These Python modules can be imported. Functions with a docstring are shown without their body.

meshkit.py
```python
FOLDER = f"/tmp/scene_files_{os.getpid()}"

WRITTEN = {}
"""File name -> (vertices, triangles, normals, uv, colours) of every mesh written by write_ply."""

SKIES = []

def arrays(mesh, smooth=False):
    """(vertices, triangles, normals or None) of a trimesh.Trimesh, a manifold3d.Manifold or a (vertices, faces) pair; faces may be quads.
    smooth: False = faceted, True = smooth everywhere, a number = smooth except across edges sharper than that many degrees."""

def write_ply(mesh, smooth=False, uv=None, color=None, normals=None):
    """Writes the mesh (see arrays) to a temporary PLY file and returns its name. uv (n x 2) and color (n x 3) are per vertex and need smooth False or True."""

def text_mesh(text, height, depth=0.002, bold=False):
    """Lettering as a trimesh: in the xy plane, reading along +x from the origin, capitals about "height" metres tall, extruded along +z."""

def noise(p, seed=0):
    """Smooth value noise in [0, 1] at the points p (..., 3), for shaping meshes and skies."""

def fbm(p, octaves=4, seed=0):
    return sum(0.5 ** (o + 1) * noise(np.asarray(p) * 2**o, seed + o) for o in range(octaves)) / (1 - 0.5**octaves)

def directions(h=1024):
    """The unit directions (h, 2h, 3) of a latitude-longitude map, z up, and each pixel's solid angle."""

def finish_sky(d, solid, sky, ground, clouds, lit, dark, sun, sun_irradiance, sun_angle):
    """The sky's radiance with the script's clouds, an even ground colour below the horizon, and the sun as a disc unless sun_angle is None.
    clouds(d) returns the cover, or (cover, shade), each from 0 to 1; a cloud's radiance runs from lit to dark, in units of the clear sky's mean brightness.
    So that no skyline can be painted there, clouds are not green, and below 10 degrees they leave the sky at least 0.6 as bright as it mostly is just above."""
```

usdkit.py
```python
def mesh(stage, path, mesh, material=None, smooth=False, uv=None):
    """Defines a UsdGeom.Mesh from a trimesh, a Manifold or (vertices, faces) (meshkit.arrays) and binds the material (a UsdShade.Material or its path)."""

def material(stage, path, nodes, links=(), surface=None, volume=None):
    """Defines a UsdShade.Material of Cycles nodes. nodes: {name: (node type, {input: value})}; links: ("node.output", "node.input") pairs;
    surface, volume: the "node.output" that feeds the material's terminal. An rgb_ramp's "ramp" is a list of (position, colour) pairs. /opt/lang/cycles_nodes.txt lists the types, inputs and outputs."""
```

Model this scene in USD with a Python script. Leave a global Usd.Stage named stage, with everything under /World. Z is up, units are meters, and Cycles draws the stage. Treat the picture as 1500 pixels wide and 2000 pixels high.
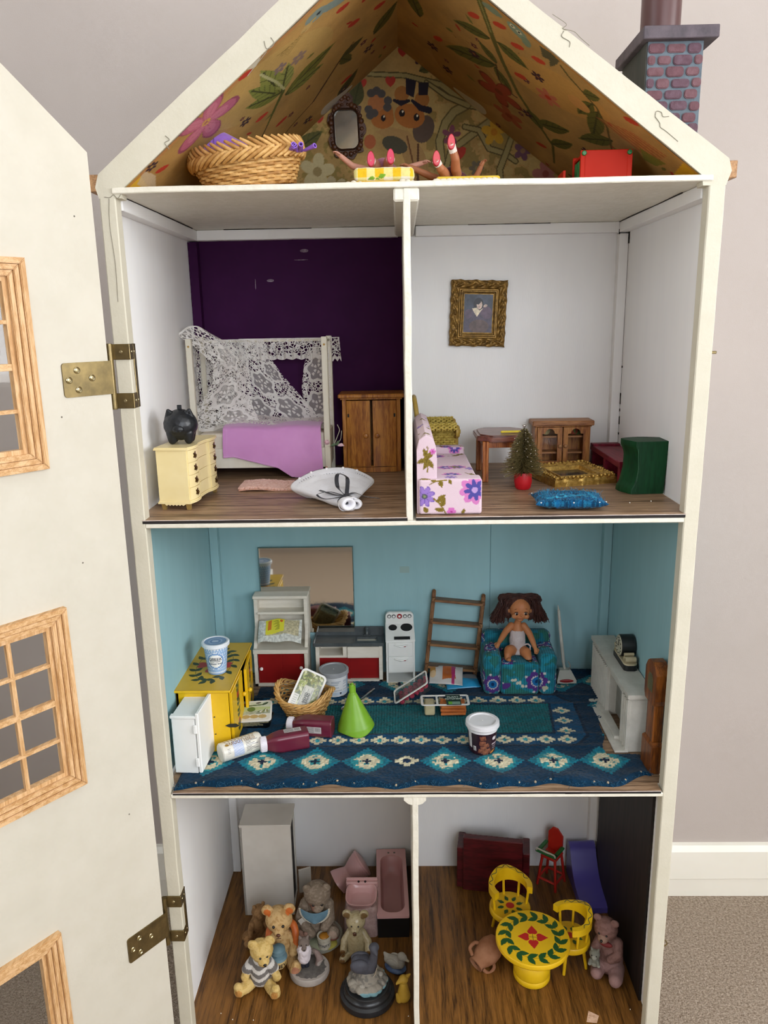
import math, random, re
import numpy as np, trimesh, manifold3d as m3
from shapely.geometry import Polygon, Point, box as sbox
from shapely import contains_xy
from shapely.ops import unary_union
from scipy.spatial import cKDTree
from pxr import Usd, UsdGeom, UsdLux, UsdShade, Gf, Sdf, Vt
import usdkit, meshkit
from meshkit import noise, fbm, text_mesh
random.seed(7); rng = np.random.default_rng(7)
stage = Usd.Stage.CreateInMemory()
UsdGeom.SetStageUpAxis(stage, 'Z'); UsdGeom.SetStageMetersPerUnit(stage, 1.0)
UsdGeom.Xform.Define(stage, '/World'); UsdGeom.Scope.Define(stage, '/World/Looks')
# All lengths below are centimetres: x right, y away from the camera into the doll's house, z up.
# z = 0 is an arbitrary level of the house; the carpet lies GZ below it.
GZ = 92.2
# ---------------- camera ----------------
cam = UsdGeom.Camera.Define(stage, '/World/camera')
CP, YAW, PIT, ROL, FPX = (-1.311, -87.312, 11.239), -0.023, 0.239, -0.018, 1514.06
fw = np.array([math.sin(YAW)*math.cos(PIT), math.cos(YAW)*math.cos(PIT), -math.sin(PIT)])
rt0 = np.array([math.cos(YAW), -math.sin(YAW), 0]); up0 = np.cross(rt0, fw)
rt = rt0*math.cos(ROL)+up0*math.sin(ROL); up = -rt0*math.sin(ROL)+up0*math.cos(ROL)
cam.AddTransformOp().Set(Gf.Matrix4d(*rt, 0, *up, 0, *(-fw), 0, CP[0]*.01, CP[1]*.01, (CP[2]+GZ)*.01, 1))
cam.CreateHorizontalApertureAttr(36.0); cam.CreateVerticalApertureAttr(48.0)
cam.CreateFocalLengthAttr(36.0*FPX/1500); cam.CreateClippingRangeAttr(Gf.Vec2f(.02, 50))
cam.CreateExposureAttr(0.42)
# ---------------- light: daylight through two windows of the room behind and beside the camera ----------------
def rect_light(name, pos, look, w, h, power, col):
    L = UsdLux.RectLight.Define(stage, '/World/'+name)
    p = np.array(pos, float); d = np.array(look, float)-p; d /= np.linalg.norm(d)
    x = np.cross(d, [0, 0, 1]); x /= np.linalg.norm(x); y = np.cross(x, d)
    L.AddTransformOp().Set(Gf.Matrix4d(*x, 0, *y, 0, *(-d), 0, *(p*.01), 1))
    L.CreateWidthAttr(w*.01); L.CreateHeightAttr(h*.01); L.CreateIntensityAttr(power); L.CreateColorAttr(Gf.Vec3f(*col))
# front window x 0..130, z -10..100 in the wall y = -190; side windows y -170..-40 and y -170..-70, z -10..100 in the walls x = 200 and x = -150 (house coordinates)
rect_light('daylight_front_window', (65, -187, 45+GZ), (65, 0, 45+GZ), 126, 106, 2.2, (1.0, .985, .965))
rect_light('daylight_right_window', (197, -105, 45+GZ), (0, -105, 45+GZ), 126, 106, 6.6, (1.0, .98, .95))
rect_light('daylight_left_window', (-147, -120, 45+GZ), (0, -120, 45+GZ), 96, 106, 2.0, (.97, .98, 1.0))
dome = UsdLux.DomeLight.Define(stage, '/World/daylight_sky'); dome.CreateIntensityAttr(1.0); dome.CreateColorAttr(Gf.Vec3f(.75, .85, 1.0))

# ---------------- helpers ----------------
def lin(c):
    if isinstance(c, str):
        c = [int(c[i:i+2], 16)/255 for i in (0, 2, 4)]
    c = np.asarray(c, float)
    return np.where(c <= .04045, c/12.92, ((c+.055)/1.055)**2.4)
used = {}
def numbered(path):
    n = used.get(path, 0); used[path] = n+1
    return path if n == 0 else f'{path}_{n:03d}'
class T:                                     # a placed thing: path, origin; ground: it stands on the plane z = 0 of its own frame
    def __init__(s, path, loc, prim, ground=False): s.path, s.loc, s.prim, s.ground = path, np.array(loc, float), prim, ground
def setkeys(p, label=None, cat=None, group=None, kind=None):
    for k, v in (('label', label), ('category', cat), ('group', group), ('kind', kind)):
        if v: p.SetCustomDataByKey(k, v)
def thing(name, label, cat, loc=(0, 0, 0), rotz=0, group=None, rot=None, kind=None, scale=None):
    path = numbered('/World/'+name); x = UsdGeom.Xform.Define(stage, path)
    x.AddTranslateOp().Set(Gf.Vec3d(loc[0]*.01, loc[1]*.01, (loc[2]+GZ)*.01))
    if rot is not None: x.AddRotateXYZOp().Set(Gf.Vec3f(*rot))
    elif rotz: x.AddRotateZOp().Set(rotz)
    if scale: x.AddScaleOp().Set(Gf.Vec3f(*np.broadcast_to(scale, 3).astype(float).tolist()))
    setkeys(x.GetPrim(), label, cat, group, kind)
    return T(path, loc, x.GetPrim(), rot is None)
def obj(name, mesh, mat, parent=None, smooth=30, label=None, W=False, col=None, attr=None, cat=None, group=None, kind=None, vec=None):
    """One mesh prim (cm in). parent: T, or None for top level. W: the mesh is given in house coordinates."""
    base = parent.path if parent else '/World'
    path = numbered(base+'/'+name)
    if col is not None or attr is not None: smooth = True if smooth else False
    v, f, n = meshkit.arrays(mesh, smooth)
    v = np.array(v, float); us = np.unique(f)
    if len(us) < len(v):
        mp = np.zeros(len(v), int); mp[us] = np.arange(len(us)); f = mp[f]; v = v[us]; n, col, attr, vec = (None if q is None else np.asarray(q)[us] for q in (n, col, attr, vec))
    if parent is not None and parent.ground and not W: v[:, 2] = np.maximum(v[:, 2], 0)
    if parent is None: v = v+[0, 0, GZ]
    elif W: v = v-parent.loc
    m = UsdGeom.Mesh.Define(stage, path)
    m.CreatePointsAttr(Vt.Vec3fArray.FromNumpy((v*.01).astype(np.float32)))
    m.CreateFaceVertexCountsAttr(Vt.IntArray.FromNumpy(np.full(len(f), 3, np.int32)))
    m.CreateFaceVertexIndicesAttr(Vt.IntArray.FromNumpy(np.asarray(f).astype(np.int32).ravel()))
    m.CreateSubdivisionSchemeAttr('none')
    if n is not None:
        m.CreateNormalsAttr(Vt.Vec3fArray.FromNumpy(n.astype(np.float32))); m.SetNormalsInterpolation('vertex')
    if col is not None:
        UsdGeom.PrimvarsAPI(m).CreatePrimvar('col', Sdf.ValueTypeNames.Color3fArray, 'vertex').Set(Vt.Vec3fArray.FromNumpy(np.asarray(lin(col), np.float32)))
    if attr is not None:
        UsdGeom.PrimvarsAPI(m).CreatePrimvar('dens', Sdf.ValueTypeNames.FloatArray, 'vertex').Set(Vt.FloatArray.FromNumpy(np.asarray(attr, np.float32)))
    if vec is not None: UsdGeom.PrimvarsAPI(m).CreatePrimvar('lacep', Sdf.ValueTypeNames.Float3Array, 'vertex').Set(Vt.Vec3fArray.FromNumpy(np.asarray(vec, np.float32)))
    UsdShade.MaterialBindingAPI.Apply(m.GetPrim()).Bind(mat)
    setkeys(m.GetPrim(), label, cat, group, kind)
    return T(path, parent.loc if parent else (0, 0, -GZ), m.GetPrim(), bool(parent and parent.ground))
def dup(t, loc, rotz=0, label=None, group=None, rot=None):
    was = t.prim.GetCustomData()
    r = thing(re.sub(r'_\d{3}$', '', t.path.split('/')[-1]), label or was['label'], was['category'], loc, rotz, group or was.get('group'), rot)
    r.prim.GetReferences().AddInternalReference(t.prim.GetPath()); r.prim.SetInstanceable(True)
    return r
# --- mesh builders ---
def hull(p):
    m = m3.Manifold.hull_points(np.asarray(p, np.float32)).to_mesh()
    return trimesh.Trimesh(np.array(m.vert_properties[:, :3], float), np.array(m.tri_verts), process=False)
def box(x0, x1, y0, y1, z0, z1, b=.04):
    b = min(b, .45*min(x1-x0, y1-y0, z1-z0)); p = []
    if b <= 0:
        m = trimesh.creation.box((x1-x0, y1-y0, z1-z0)); m.apply_translation(((x0+x1)/2, (y0+y1)/2, (z0+z1)/2)); return m
    for x, sx in ((x0, 1), (x1, -1)):
        for y, sy in ((y0, 1), (y1, -1)):
            for z, sz in ((z0, 1), (z1, -1)):
                p += [(x+sx*b, y+sy*b, z), (x+sx*b, y, z+sz*b), (x, y+sy*b, z+sz*b)]
    return hull(p)
def rbox(x0, x1, y0, y1, z0, z1, r, n=10):
    """rounded box: hull of eight spheres"""
    s = trimesh.creation.uv_sphere(radius=r, count=[n, n]).vertices
    return hull(np.vstack([s+[x, y, z] for x in (x0+r, x1-r) for y in (y0+r, y1-r) for z in (z0+r, z1-r)]))
def join(*ms):
    n = np.cumsum([0]+[len(m.vertices) for m in ms])
    return trimesh.Trimesh(np.vstack([m.vertices for m in ms]), np.vstack([m.faces+k for m, k in zip(ms, n)]), process=False)
def lathe(prof, n=40, at=(0, 0, 0)):
    pr = np.asarray(prof, float); k = len(pr); a = np.linspace(0, 2*np.pi, n, endpoint=False)
    v = np.stack([np.outer(pr[:, 0], np.cos(a)), np.outer(pr[:, 0], np.sin(a)), np.repeat(pr[:, 1][:, None], n, 1)], -1).reshape(-1, 3)
    i = np.arange(k-1)[:, None]*n; j = np.arange(n)[None]; j2 = (j+1) % n
    f = np.concatenate([np.stack([i+j, i+j2, i+n+j2], -1).reshape(-1, 3), np.stack([i+j, i+n+j2, i+n+j], -1).reshape(-1, 3)])
    m = trimesh.Trimesh(v, f, process=False); m.merge_vertices(); m.update_faces(m.nondegenerate_faces())
    m.apply_translation(at); return m
def tube(pts, r, n=8, closed=False):
    p = np.asarray(pts, float); k = len(p); r = np.atleast_1d(np.asarray(r, float)); r = np.interp(np.linspace(0, 1, k), np.linspace(0, 1, len(r)), r)
    t = np.gradient(p, axis=0) if not closed else np.roll(p, -1, 0)-np.roll(p, 1, 0)
    t /= np.linalg.norm(t, axis=1, keepdims=True)+1e-12
    u = np.cross(t[0], [0, 0, 1] if abs(t[0][2]) < .9 else [1, 0, 0]); u /= np.linalg.norm(u); fr = []
    for q in t:
        u = u-q*(u@q); u /= np.linalg.norm(u)+1e-12; fr.append((u, np.cross(q, u)))
    a = np.linspace(0, 2*np.pi, n, endpoint=False)
    v = np.vstack([p[i]+r[i]*(np.outer(np.cos(a), fr[i][0])+np.outer(np.sin(a), fr[i][1])) for i in range(k)])
    i = np.arange(k if closed else k-1)[:, None]; j = np.arange(n)[None]; i2, j2 = (i+1) % k*n, (j+1) % n; i = i*n
    f = np.concatenate([np.stack([i+j, i+j2, i2+j2], -1).reshape(-1, 3), np.stack([i+j, i2+j2, i2+j], -1).reshape(-1, 3)])
    if not closed:
        v = np.vstack([v, p[:1], p[-1:]]); c0, c1 = len(v)-2, len(v)-1; j, j2 = np.arange(n), (np.arange(n)+1) % n
        f = np.vstack([f, np.stack([0*j+c0, j2, j], 1), np.stack([0*j+c1, (k-1)*n+j, (k-1)*n+j2], 1)])
    return trimesh.Trimesh(v, f, process=False)
def curve(ctrl, n=24, closed=False):
    """Catmull-Rom through the control points"""
    p = np.asarray(ctrl, float)
    p = np.vstack([p[-1:], p, p[:2]]) if closed else np.vstack([2*p[0]-p[1], p, 2*p[-1]-p[-2]])
    out = []; segs = len(p)-3
    for i in range(segs):
        t = np.linspace(0, 1, max(2, n//segs+1), endpoint=False)[:, None]
        a, b, c, d = p[i:i+4]
        out.append(.5*(2*b+(c-a)*t+(2*a-5*b+4*c-d)*t**2+(3*b-a-3*c+d)*t**3))
    if not closed: out.append(p[-2:-1])
    return np.vstack(out)
def poly3(poly, h0, h1, axis='z'):
    """extrude a 2D polygon; axis z: (x,y); y: (x,z); x: (y,z)"""
    if not hasattr(poly, 'geom_type'): poly = Polygon(poly)
    poly = poly.buffer(0)
    if poly.geom_type != 'Polygon': return join(*[poly3(g, h0, h1, axis) for g in poly.geoms])
    m = trimesh.creation.extrude_polygon(poly, h1-h0, engine='earcut'); v = m.vertices.copy(); v[:, 2] += h0
    if axis == 'y': v = v[:, [0, 2, 1]]; m = trimesh.Trimesh(v, m.faces[:, ::-1], process=False)
    elif axis == 'x': v = v[:, [2, 0, 1]]; m = trimesh.Trimesh(v, m.faces, process=False)
    else: m = trimesh.Trimesh(v, m.faces, process=False)
    return m
def refine(m, L):
    m = m.copy(); m.merge_vertices(); q = m3.Manifold(m3.Mesh(np.asarray(m.vertices, np.float32), np.asarray(m.faces, np.uint32)))
    if q.is_empty(): return m.subdivide_to_size(L)
    q = q.refine_to_length(L).to_mesh(); return trimesh.Trimesh(np.array(q.vert_properties[:, :3], float), np.array(q.tri_verts), process=False)
def xf(m, t=(0, 0, 0), r=(0, 0, 0), s=1):
    m = m.copy(); M = np.eye(4)
    R = trimesh.transformations.euler_matrix(*np.radians(r), axes='sxyz'); S = np.diag([*(np.broadcast_to(s, 3)), 1.0])
    M = R@S; M[:3, 3] = t; m.apply_transform(M); return m
def grid(nu, nv, fn, th=0, closed_u=False):
    """surface from fn(u,v) -> (n,3); th: thickness below the surface"""
    u, v = np.meshgrid(np.linspace(0, 1, nu), np.linspace(0, 1, nv), indexing='ij')
    P = np.asarray(fn(u.ravel(), v.ravel()), float)
    a = np.arange(nu*nv).reshape(nu, nv)
    q = np.stack([a[:-1, :-1], a[1:, :-1], a[1:, 1:], a[:-1, 1:]], -1).reshape(-1, 4)
    f = np.vstack([q[:, [0, 1, 2]], q[:, [0, 2, 3]]])
    m = trimesh.Trimesh(P, f, process=False)
    if th:
        n = m.vertex_normals; B = P-n*th; N = len(P)
        rim = np.concatenate([a[:, 0], a[-1, 1:], a[::-1, -1][1:], a[0, ::-1][1:-1]]); r2 = np.roll(rim, -1)
        side = np.vstack([np.stack([r2, rim, rim+N], -1), np.stack([r2, rim+N, r2+N], -1)])
        m = trimesh.Trimesh(np.vstack([P, B]), np.vstack([f, f[:, ::-1]+N, side]), process=False)
    return m, u.ravel(), v.ravel()
_us = trimesh.creation.icosphere(subdivisions=2).vertices
def body(chains, res=.12, it=8, balls=()):
    """one smooth continuous surface: chains of (x,y,z,r) joints, hulled pairwise; balls: (x,y,z,rx,ry,rz)"""
    parts = []
    for c in chains:
        c = np.asarray(c, float)
        for a, b in zip(c[:-1], c[1:]):
            parts.append(m3.Manifold.hull_points(np.vstack([_us*a[3]+a[:3], _us*b[3]+b[:3]]).astype(np.float32)))
    for b in balls:
        parts.append(m3.Manifold.hull_points((_us*np.array(b[3:6])+b[:3]).astype(np.float32)))
    m = m3.Manifold.batch_boolean(parts, m3.OpType.Add).refine_to_length(res).to_mesh()
    t = trimesh.Trimesh(np.array(m.vert_properties[:, :3], float), np.array(m.tri_verts), process=True)
    if it: trimesh.smoothing.filter_taubin(t, lamb=.5, nu=.52, iterations=it)
    return t
def bumpy(m, amp, freq, seed=0):
    m = m.copy(); n = m.vertex_normals; m.vertices += n*((fbm(m.vertices*freq+50, 3, seed)-.5)*2*amp)[:, None]; return m
def ball(x, y, z, r, sub=2, s=(1, 1, 1)):
    m = trimesh.creation.icosphere(subdivisions=sub); m.vertices = m.vertices*r*np.array(s)+[x, y, z]; return m
def text(s, h, th=.02, bold=True, center=True):
    m = text_mesh(s, h, th, bold)
    if center:
        b = m.bounds; m.apply_translation([-(b[0][0]+b[1][0])/2, -(b[0][1]+b[1][1])/2, 0])
    return m
def wrap(m, R, off=0, z=0):
    """wrap flat lettering (x along, y up, z out) round a vertical cylinder of radius R, facing -y"""
    m = m.copy().subdivide() if len(m.faces) < 400 else m.copy()
    v = m.vertices; a = v[:, 0]/R+off; Rr = (R(v[:, 1]+z) if callable(R) else R)+v[:, 2]
    m.vertices = np.stack([Rr*np.sin(a), -Rr*np.cos(a), v[:, 1]+z], -1); return m
# --- materials ---
MAT = {}
def mat(name, col, rough=.5, spec=.5, metal=0, vary=0, vscale=40, bump=0, bscale=300, bdist=.001, stretch=None, coat=0, sheen=0, trans=0, vcol=False, sub=0, detail=4, coord='geometry'):
    """principled material; col: hex or (hex, hex) mixed by noise; stretch: xyz scale of the noise"""
    if name in MAT: return MAT[name]
    cs = (col, col) if isinstance(col, str) else col
    nodes = {'p': ('principled_bsdf', {'roughness': rough, 'specular_ior_level': spec, 'metallic': metal, 'coat_weight': coat, 'sheen_weight': sheen, 'transmission_weight': trans})}
    links = []
    if sub: nodes['p'][1].update(subsurface_weight=sub, subsurface_scale=.004, subsurface_radius=(1., .4, .3))
    nodes['g'] = ('geometry', {}) if coord == 'geometry' else ('texture_coordinate', {})
    pos = 'g.position' if coord == 'geometry' else 'g.object'
    nodes['m'] = ('mapping', {'scale': tuple(stretch or (1, 1, 1))}); links.append((pos, 'm.vector'))
    if vcol: nodes['a'] = ('attribute', {'attribute': 'col'})
    if cs[0] != cs[1] or vary:
        nodes['n'] = ('noise_texture', {'scale': vscale, 'detail': detail, 'roughness': .6}); links.append(('m.vector', 'n.vector'))
        if vcol:
            nodes['r'] = ('rgb_ramp', {'ramp': [(.3, (1-vary,)*3), (.7, (1+vary*.5,)*3)]}); nodes['x'] = ('mix_color', {'blend_type': 'multiply', 'fac': 1.0, 'use_clamp': False})
            links += [('n.fac', 'r.fac'), ('a.color', 'x.a'), ('r.color', 'x.b'), ('x.result', 'p.base_color')]
        else:
            a, b = lin(cs[0]), lin(cs[1])
            if vary: a, b = a*(1-vary), b*(1+vary*.5)
            nodes['r'] = ('rgb_ramp', {'ramp': [(.32, tuple(a)), (.68, tuple(b))]}); links += [('n.fac', 'r.fac'), ('r.color', 'p.base_color')]
    elif vcol: links.append(('a.color', 'p.base_color'))
    else: nodes['p'][1]['base_color'] = tuple(lin(cs[0]))
    if bump:
        nodes['bn'] = ('noise_texture', {'scale': bscale, 'detail': 3}); nodes['b'] = ('bump', {'strength': bump, 'distance': bdist})
        links += [('m.vector', 'bn.vector'), ('bn.fac', 'b.height'), ('b.normal', 'p.normal')]
    MAT[name] = usdkit.material(stage, '/World/Looks/'+name, nodes, links, surface='p.BSDF')
    return MAT[name]
def wood(name, c1, c2, axis='x', scale=18, rough=.45, spec=.4, streak=14, bump=.15, coat=0, c0=None):
    st = {'x': (1, streak, streak), 'y': (streak, 1, streak), 'z': (streak, streak, 1)}[axis]
    if name in MAT: return MAT[name]
    a, b = lin(c1), lin(c2); c = lin(c0) if c0 else a*.6
    nodes = {'g': ('geometry', {}), 'm': ('mapping', {'scale': st}), 'n': ('noise_texture', {'scale': scale, 'detail': 6, 'roughness': .62, 'distortion': .4}),
             'n2': ('noise_texture', {'scale': scale*5, 'detail': 3}), 'x': ('mix_float', {'fac': .3}),
             'r': ('rgb_ramp', {'ramp': [(.36, tuple(c)), (.45, tuple(a)), (.57, tuple(b)), (.68, tuple(b*1.1))]}),
             'b': ('bump', {'strength': bump, 'distance': .0006}), 'p': ('principled_bsdf', {'roughness': rough, 'specular_ior_level': spec, 'coat_weight': coat})}
    links = [('g.position', 'm.vector'), ('m.vector', 'n.vector'), ('m.vector', 'n2.vector'), ('n.fac', 'x.a'), ('n2.fac', 'x.b'), ('x.result', 'r.fac'), ('r.color', 'p.base_color'), ('n2.fac', 'b.height'), ('b.normal', 'p.normal')]
    MAT[name] = usdkit.material(stage, '/World/Looks/'+name, nodes, links, surface='p.BSDF'); return MAT[name]
VC = mat('painted_colours', 'ffffff', .75, .25, vcol=True, vary=.08, vscale=300, bump=.15, bscale=900)
VCG = mat('glazed_colours', 'ffffff', .3, .5, vcol=True, vary=.05, vscale=200)
VCF = mat('fabric_colours', 'ffffff', .95, .1, vcol=True, vary=.15, vscale=1500, bump=.4, bscale=1800, bdist=.0006, sheen=.1)
class Paint:
    """flat colour on a dense set of points: shapes are laid over each other in (x, y)"""
    def __init__(s, x, y, base): s.x, s.y = np.asarray(x, float), np.asarray(y, float); s.c = np.tile(np.array([int(base[i:i+2], 16)/255 for i in (0, 2, 4)]), (len(s.x), 1))
    def put(s, mask, col, a=1.0):
        c = np.array([int(col[i:i+2], 16)/255 for i in (0, 2, 4)]) if isinstance(col, str) else np.asarray(col, float)
        a = np.broadcast_to(a, len(s.x))[mask][:, None]; s.c[mask] = s.c[mask]*(1-a)+(c if c.ndim == 1 else c[mask])*a; return s
    def ell(s, cx, cy, rx, ry, col, rot=0, a=1.0):
        r = math.radians(rot); dx, dy = s.x-cx, s.y-cy
        return s.put(((dx*math.cos(r)+dy*math.sin(r))/rx)**2+((-dx*math.sin(r)+dy*math.cos(r))/ry)**2 < 1, col, a)
    def poly(s, pts, col, a=1.0): return s.put(contains_xy(Polygon(pts).buffer(0), s.x, s.y), col, a)
    def line(s, pts, w, col, a=1.0):
        d = np.full(len(s.x), 1e9); p = np.asarray(pts, float); ws = np.full(len(s.x), 0.)
        w = np.broadcast_to(w, len(p)); q = np.stack([s.x, s.y], 1)
        for i in range(len(p)-1):
            ab = p[i+1]-p[i]; t = np.clip(((q-p[i])@ab)/(ab@ab+1e-12), 0, 1); dd = np.hypot(*(q-p[i]-t[:, None]*ab).T)-(w[i]*(1-t)+w[i+1]*t)/2
            d = np.minimum(d, dd)
        return s.put(d < 0, col, a)
    def leaf(s, x, y, L, w, rot, col, col2=None):
        r = math.radians(rot); u = ((s.x-x)*math.cos(r)+(s.y-y)*math.sin(r))/L; v = (-(s.x-x)*math.sin(r)+(s.y-y)*math.cos(r))/w
        m = (u > 0) & (u < 1); hw = np.where(m, np.sin(np.pi*np.clip(u, 0, 1)**.8), 0)
        s.put(m & (np.abs(v) < hw), col)
        if col2: s.put(m & (np.abs(v) < .1) & (u < .9), col2); s.put(m & (np.abs(v) < hw) & (((u*5-np.abs(v)*1.2) % 1) < .16), col2, .6)
        return s
    def flower(s, x, y, r, n, col, core, rot=0, r0=.55, cr=.25, edge=None, sharp=1):
        a = np.arctan2(s.y-y, s.x-x)-math.radians(rot); d = np.hypot(s.x-x, s.y-y)
        rr = r*(r0+(1-r0)*np.abs(np.cos(n*a/2))**sharp)
        if edge: s.put(d < rr*1.12, edge)
        s.put(d < rr, col); s.put(d < r*cr, core); return s
    def heart(s, x, y, r, col, rot=0):
        q = math.radians(rot); u = ((s.x-x)*math.cos(q)+(s.y-y)*math.sin(q))/r; v = (-(s.x-x)*math.sin(q)+(s.y-y)*math.cos(q))/r
        return s.put((u*u+v*v-.6)**3-1.6*u*u*v**3 < 0, col)
# ================= the room =================
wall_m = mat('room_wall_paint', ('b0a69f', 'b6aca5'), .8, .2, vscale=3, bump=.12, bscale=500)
skirt_m = mat('skirting_gloss', ('e4e0d3', 'e9e5d9'), .35, .5, vscale=8, bump=.05, bscale=200)
carpet_m = mat('carpet_fleck', ('80705f', 'b8a896'), .95, .1, vscale=260, bump=1.0, bscale=420, bdist=.004, detail=3)
RX0, RX1, RY0, RY1, RZ = -150, 200, -190, 37.2, 150
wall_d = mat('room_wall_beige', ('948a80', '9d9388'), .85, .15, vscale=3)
tag = lambda t, **k: (setkeys(t.prim, **k), t)[1]
obj('floor', box(RX0-4, RX1+4, RY0-4, RY1+4, -GZ-4, -GZ, 0), carpet_m, kind='structure')
obj('wall_back', box(RX0-4, RX1+4, RY1, RY1+4, -GZ, RZ, 0), wall_m, kind='structure')
def wall_with_hole(a0, a1, h0, h1, d0, d1, axis):
    p = sbox(a0, -GZ, a1, RZ).difference(sbox(h0[0], h0[1], h1[0], h1[1]))
    return poly3(p, d0, d1, axis)
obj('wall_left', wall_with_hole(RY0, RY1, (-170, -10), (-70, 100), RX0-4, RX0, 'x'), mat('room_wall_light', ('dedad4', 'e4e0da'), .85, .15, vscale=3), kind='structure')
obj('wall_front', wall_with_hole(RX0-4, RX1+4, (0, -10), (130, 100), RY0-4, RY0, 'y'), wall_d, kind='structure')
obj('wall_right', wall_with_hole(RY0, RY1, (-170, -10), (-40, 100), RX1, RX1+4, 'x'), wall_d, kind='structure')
obj('ceiling', box(RX0-4, RX1+4, RY0-4, RY1+4, RZ, RZ+4, 0), mat('ceiling_paint', 'f0efec', .9, .1), kind='structure')
def window_frame(x0, x1, z0, z1, w=5):
    return sbox(x0, z0, x1, z1).difference(unary_union([sbox(x0+w, z0+w, (x0+x1)/2-w/2, z1-w), sbox((x0+x1)/2+w/2, z0+w, x1-w, z1-w)]))
frame_m = mat('window_gloss', 'f2f1ec', .3)
obj('window_1', poly3(window_frame(0, 130, -10, 100), RY0-3, RY0+1, 'y'), frame_m, kind='structure')
obj('window_2', poly3(window_frame(-170, -40, -10, 100), RX1-1, RX1+3, 'x'), frame_m, kind='structure')
obj('window_3', poly3(window_frame(-170, -70, -10, 100), RX0-3, RX0+1, 'x'), frame_m, kind='structure')
sk = [(37.2, -GZ), (35.6, -GZ), (35.6, -88.6), (35.4, -88.4), (35.7, -83.0), (36.4, -82.1), (37.2, -82.0)]
obj('baseboard_back', poly3([(y, z) for y, z in sk], RX0, RX1, 'x'), skirt_m, kind='structure', smooth=20)

# ================= the doll's house =================
D, ZA, ZT, ZM, ZB = 34.8, 25.7, -10.65, -46.6, -85.0
cream = mat('cream_house_paint', ('c7c1ae', 'cdc7b5'), .6, .3, vscale=25, bump=.25, bscale=260)
white = mat('white_house_paint', ('ecebea', 'efeeec'), .6, .3, vscale=14, stretch=(3, 3, .6), bump=.12, bscale=160)
white2 = mat('thick_white_gloss', ('d8d3c2', 'e2ddcf'), .4, .4, vscale=60, bump=.5, bscale=160, bdist=.0015)
blue = mat('blue_room_paint', ('8db3b9', '92b8be'), .7, .25, vscale=14, stretch=(3, 3, .5), bump=.1, bscale=250)
purple = mat('purple_wall_paint', ('330b36', '3a0f3d'), .65, .12, vscale=20, bump=.12, bscale=200)
lam_t = wood('brown_laminate', '7b6048', 'a3866a', 'x', 11, .42, .35, 16, c0='49382a')
lam_b = wood('teak_laminate', '5f3e19', '7d5425', 'y', 9, .36, .4, 14, c0='38220c')
edge_m = mat('laminate_edge', ('b9a9a0', 'd8cdc6'), .4, vscale=60)
dark_m = mat('dark_gap', '1c1614', .8)
raw = wood('raw_timber', '9a7048', 'b58a5c', 'y', 20)
H = None or thing('dolls_house', "tall cream wooden doll's house with open front, gabled roof and furnished rooms", "doll's house", (0, 0, -GZ)); H.ground = False
def hp(name, mesh, m, label=None, smooth=30, parent=None, **k): return obj(name, mesh, m, parent or H, smooth, label, W=True, **k)
def wob(m, amp=.05, f=.35, seed=3):            # hand-made wobble of board edges
    m = m.subdivide_to_size(4.0) if len(m.faces) < 4000 else m
    m.vertices += (np.stack([fbm(m.vertices*f+9*k, 2, seed+k) for k in range(3)], -1)-.5)*2*amp; return m
PW = 1.74
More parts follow.
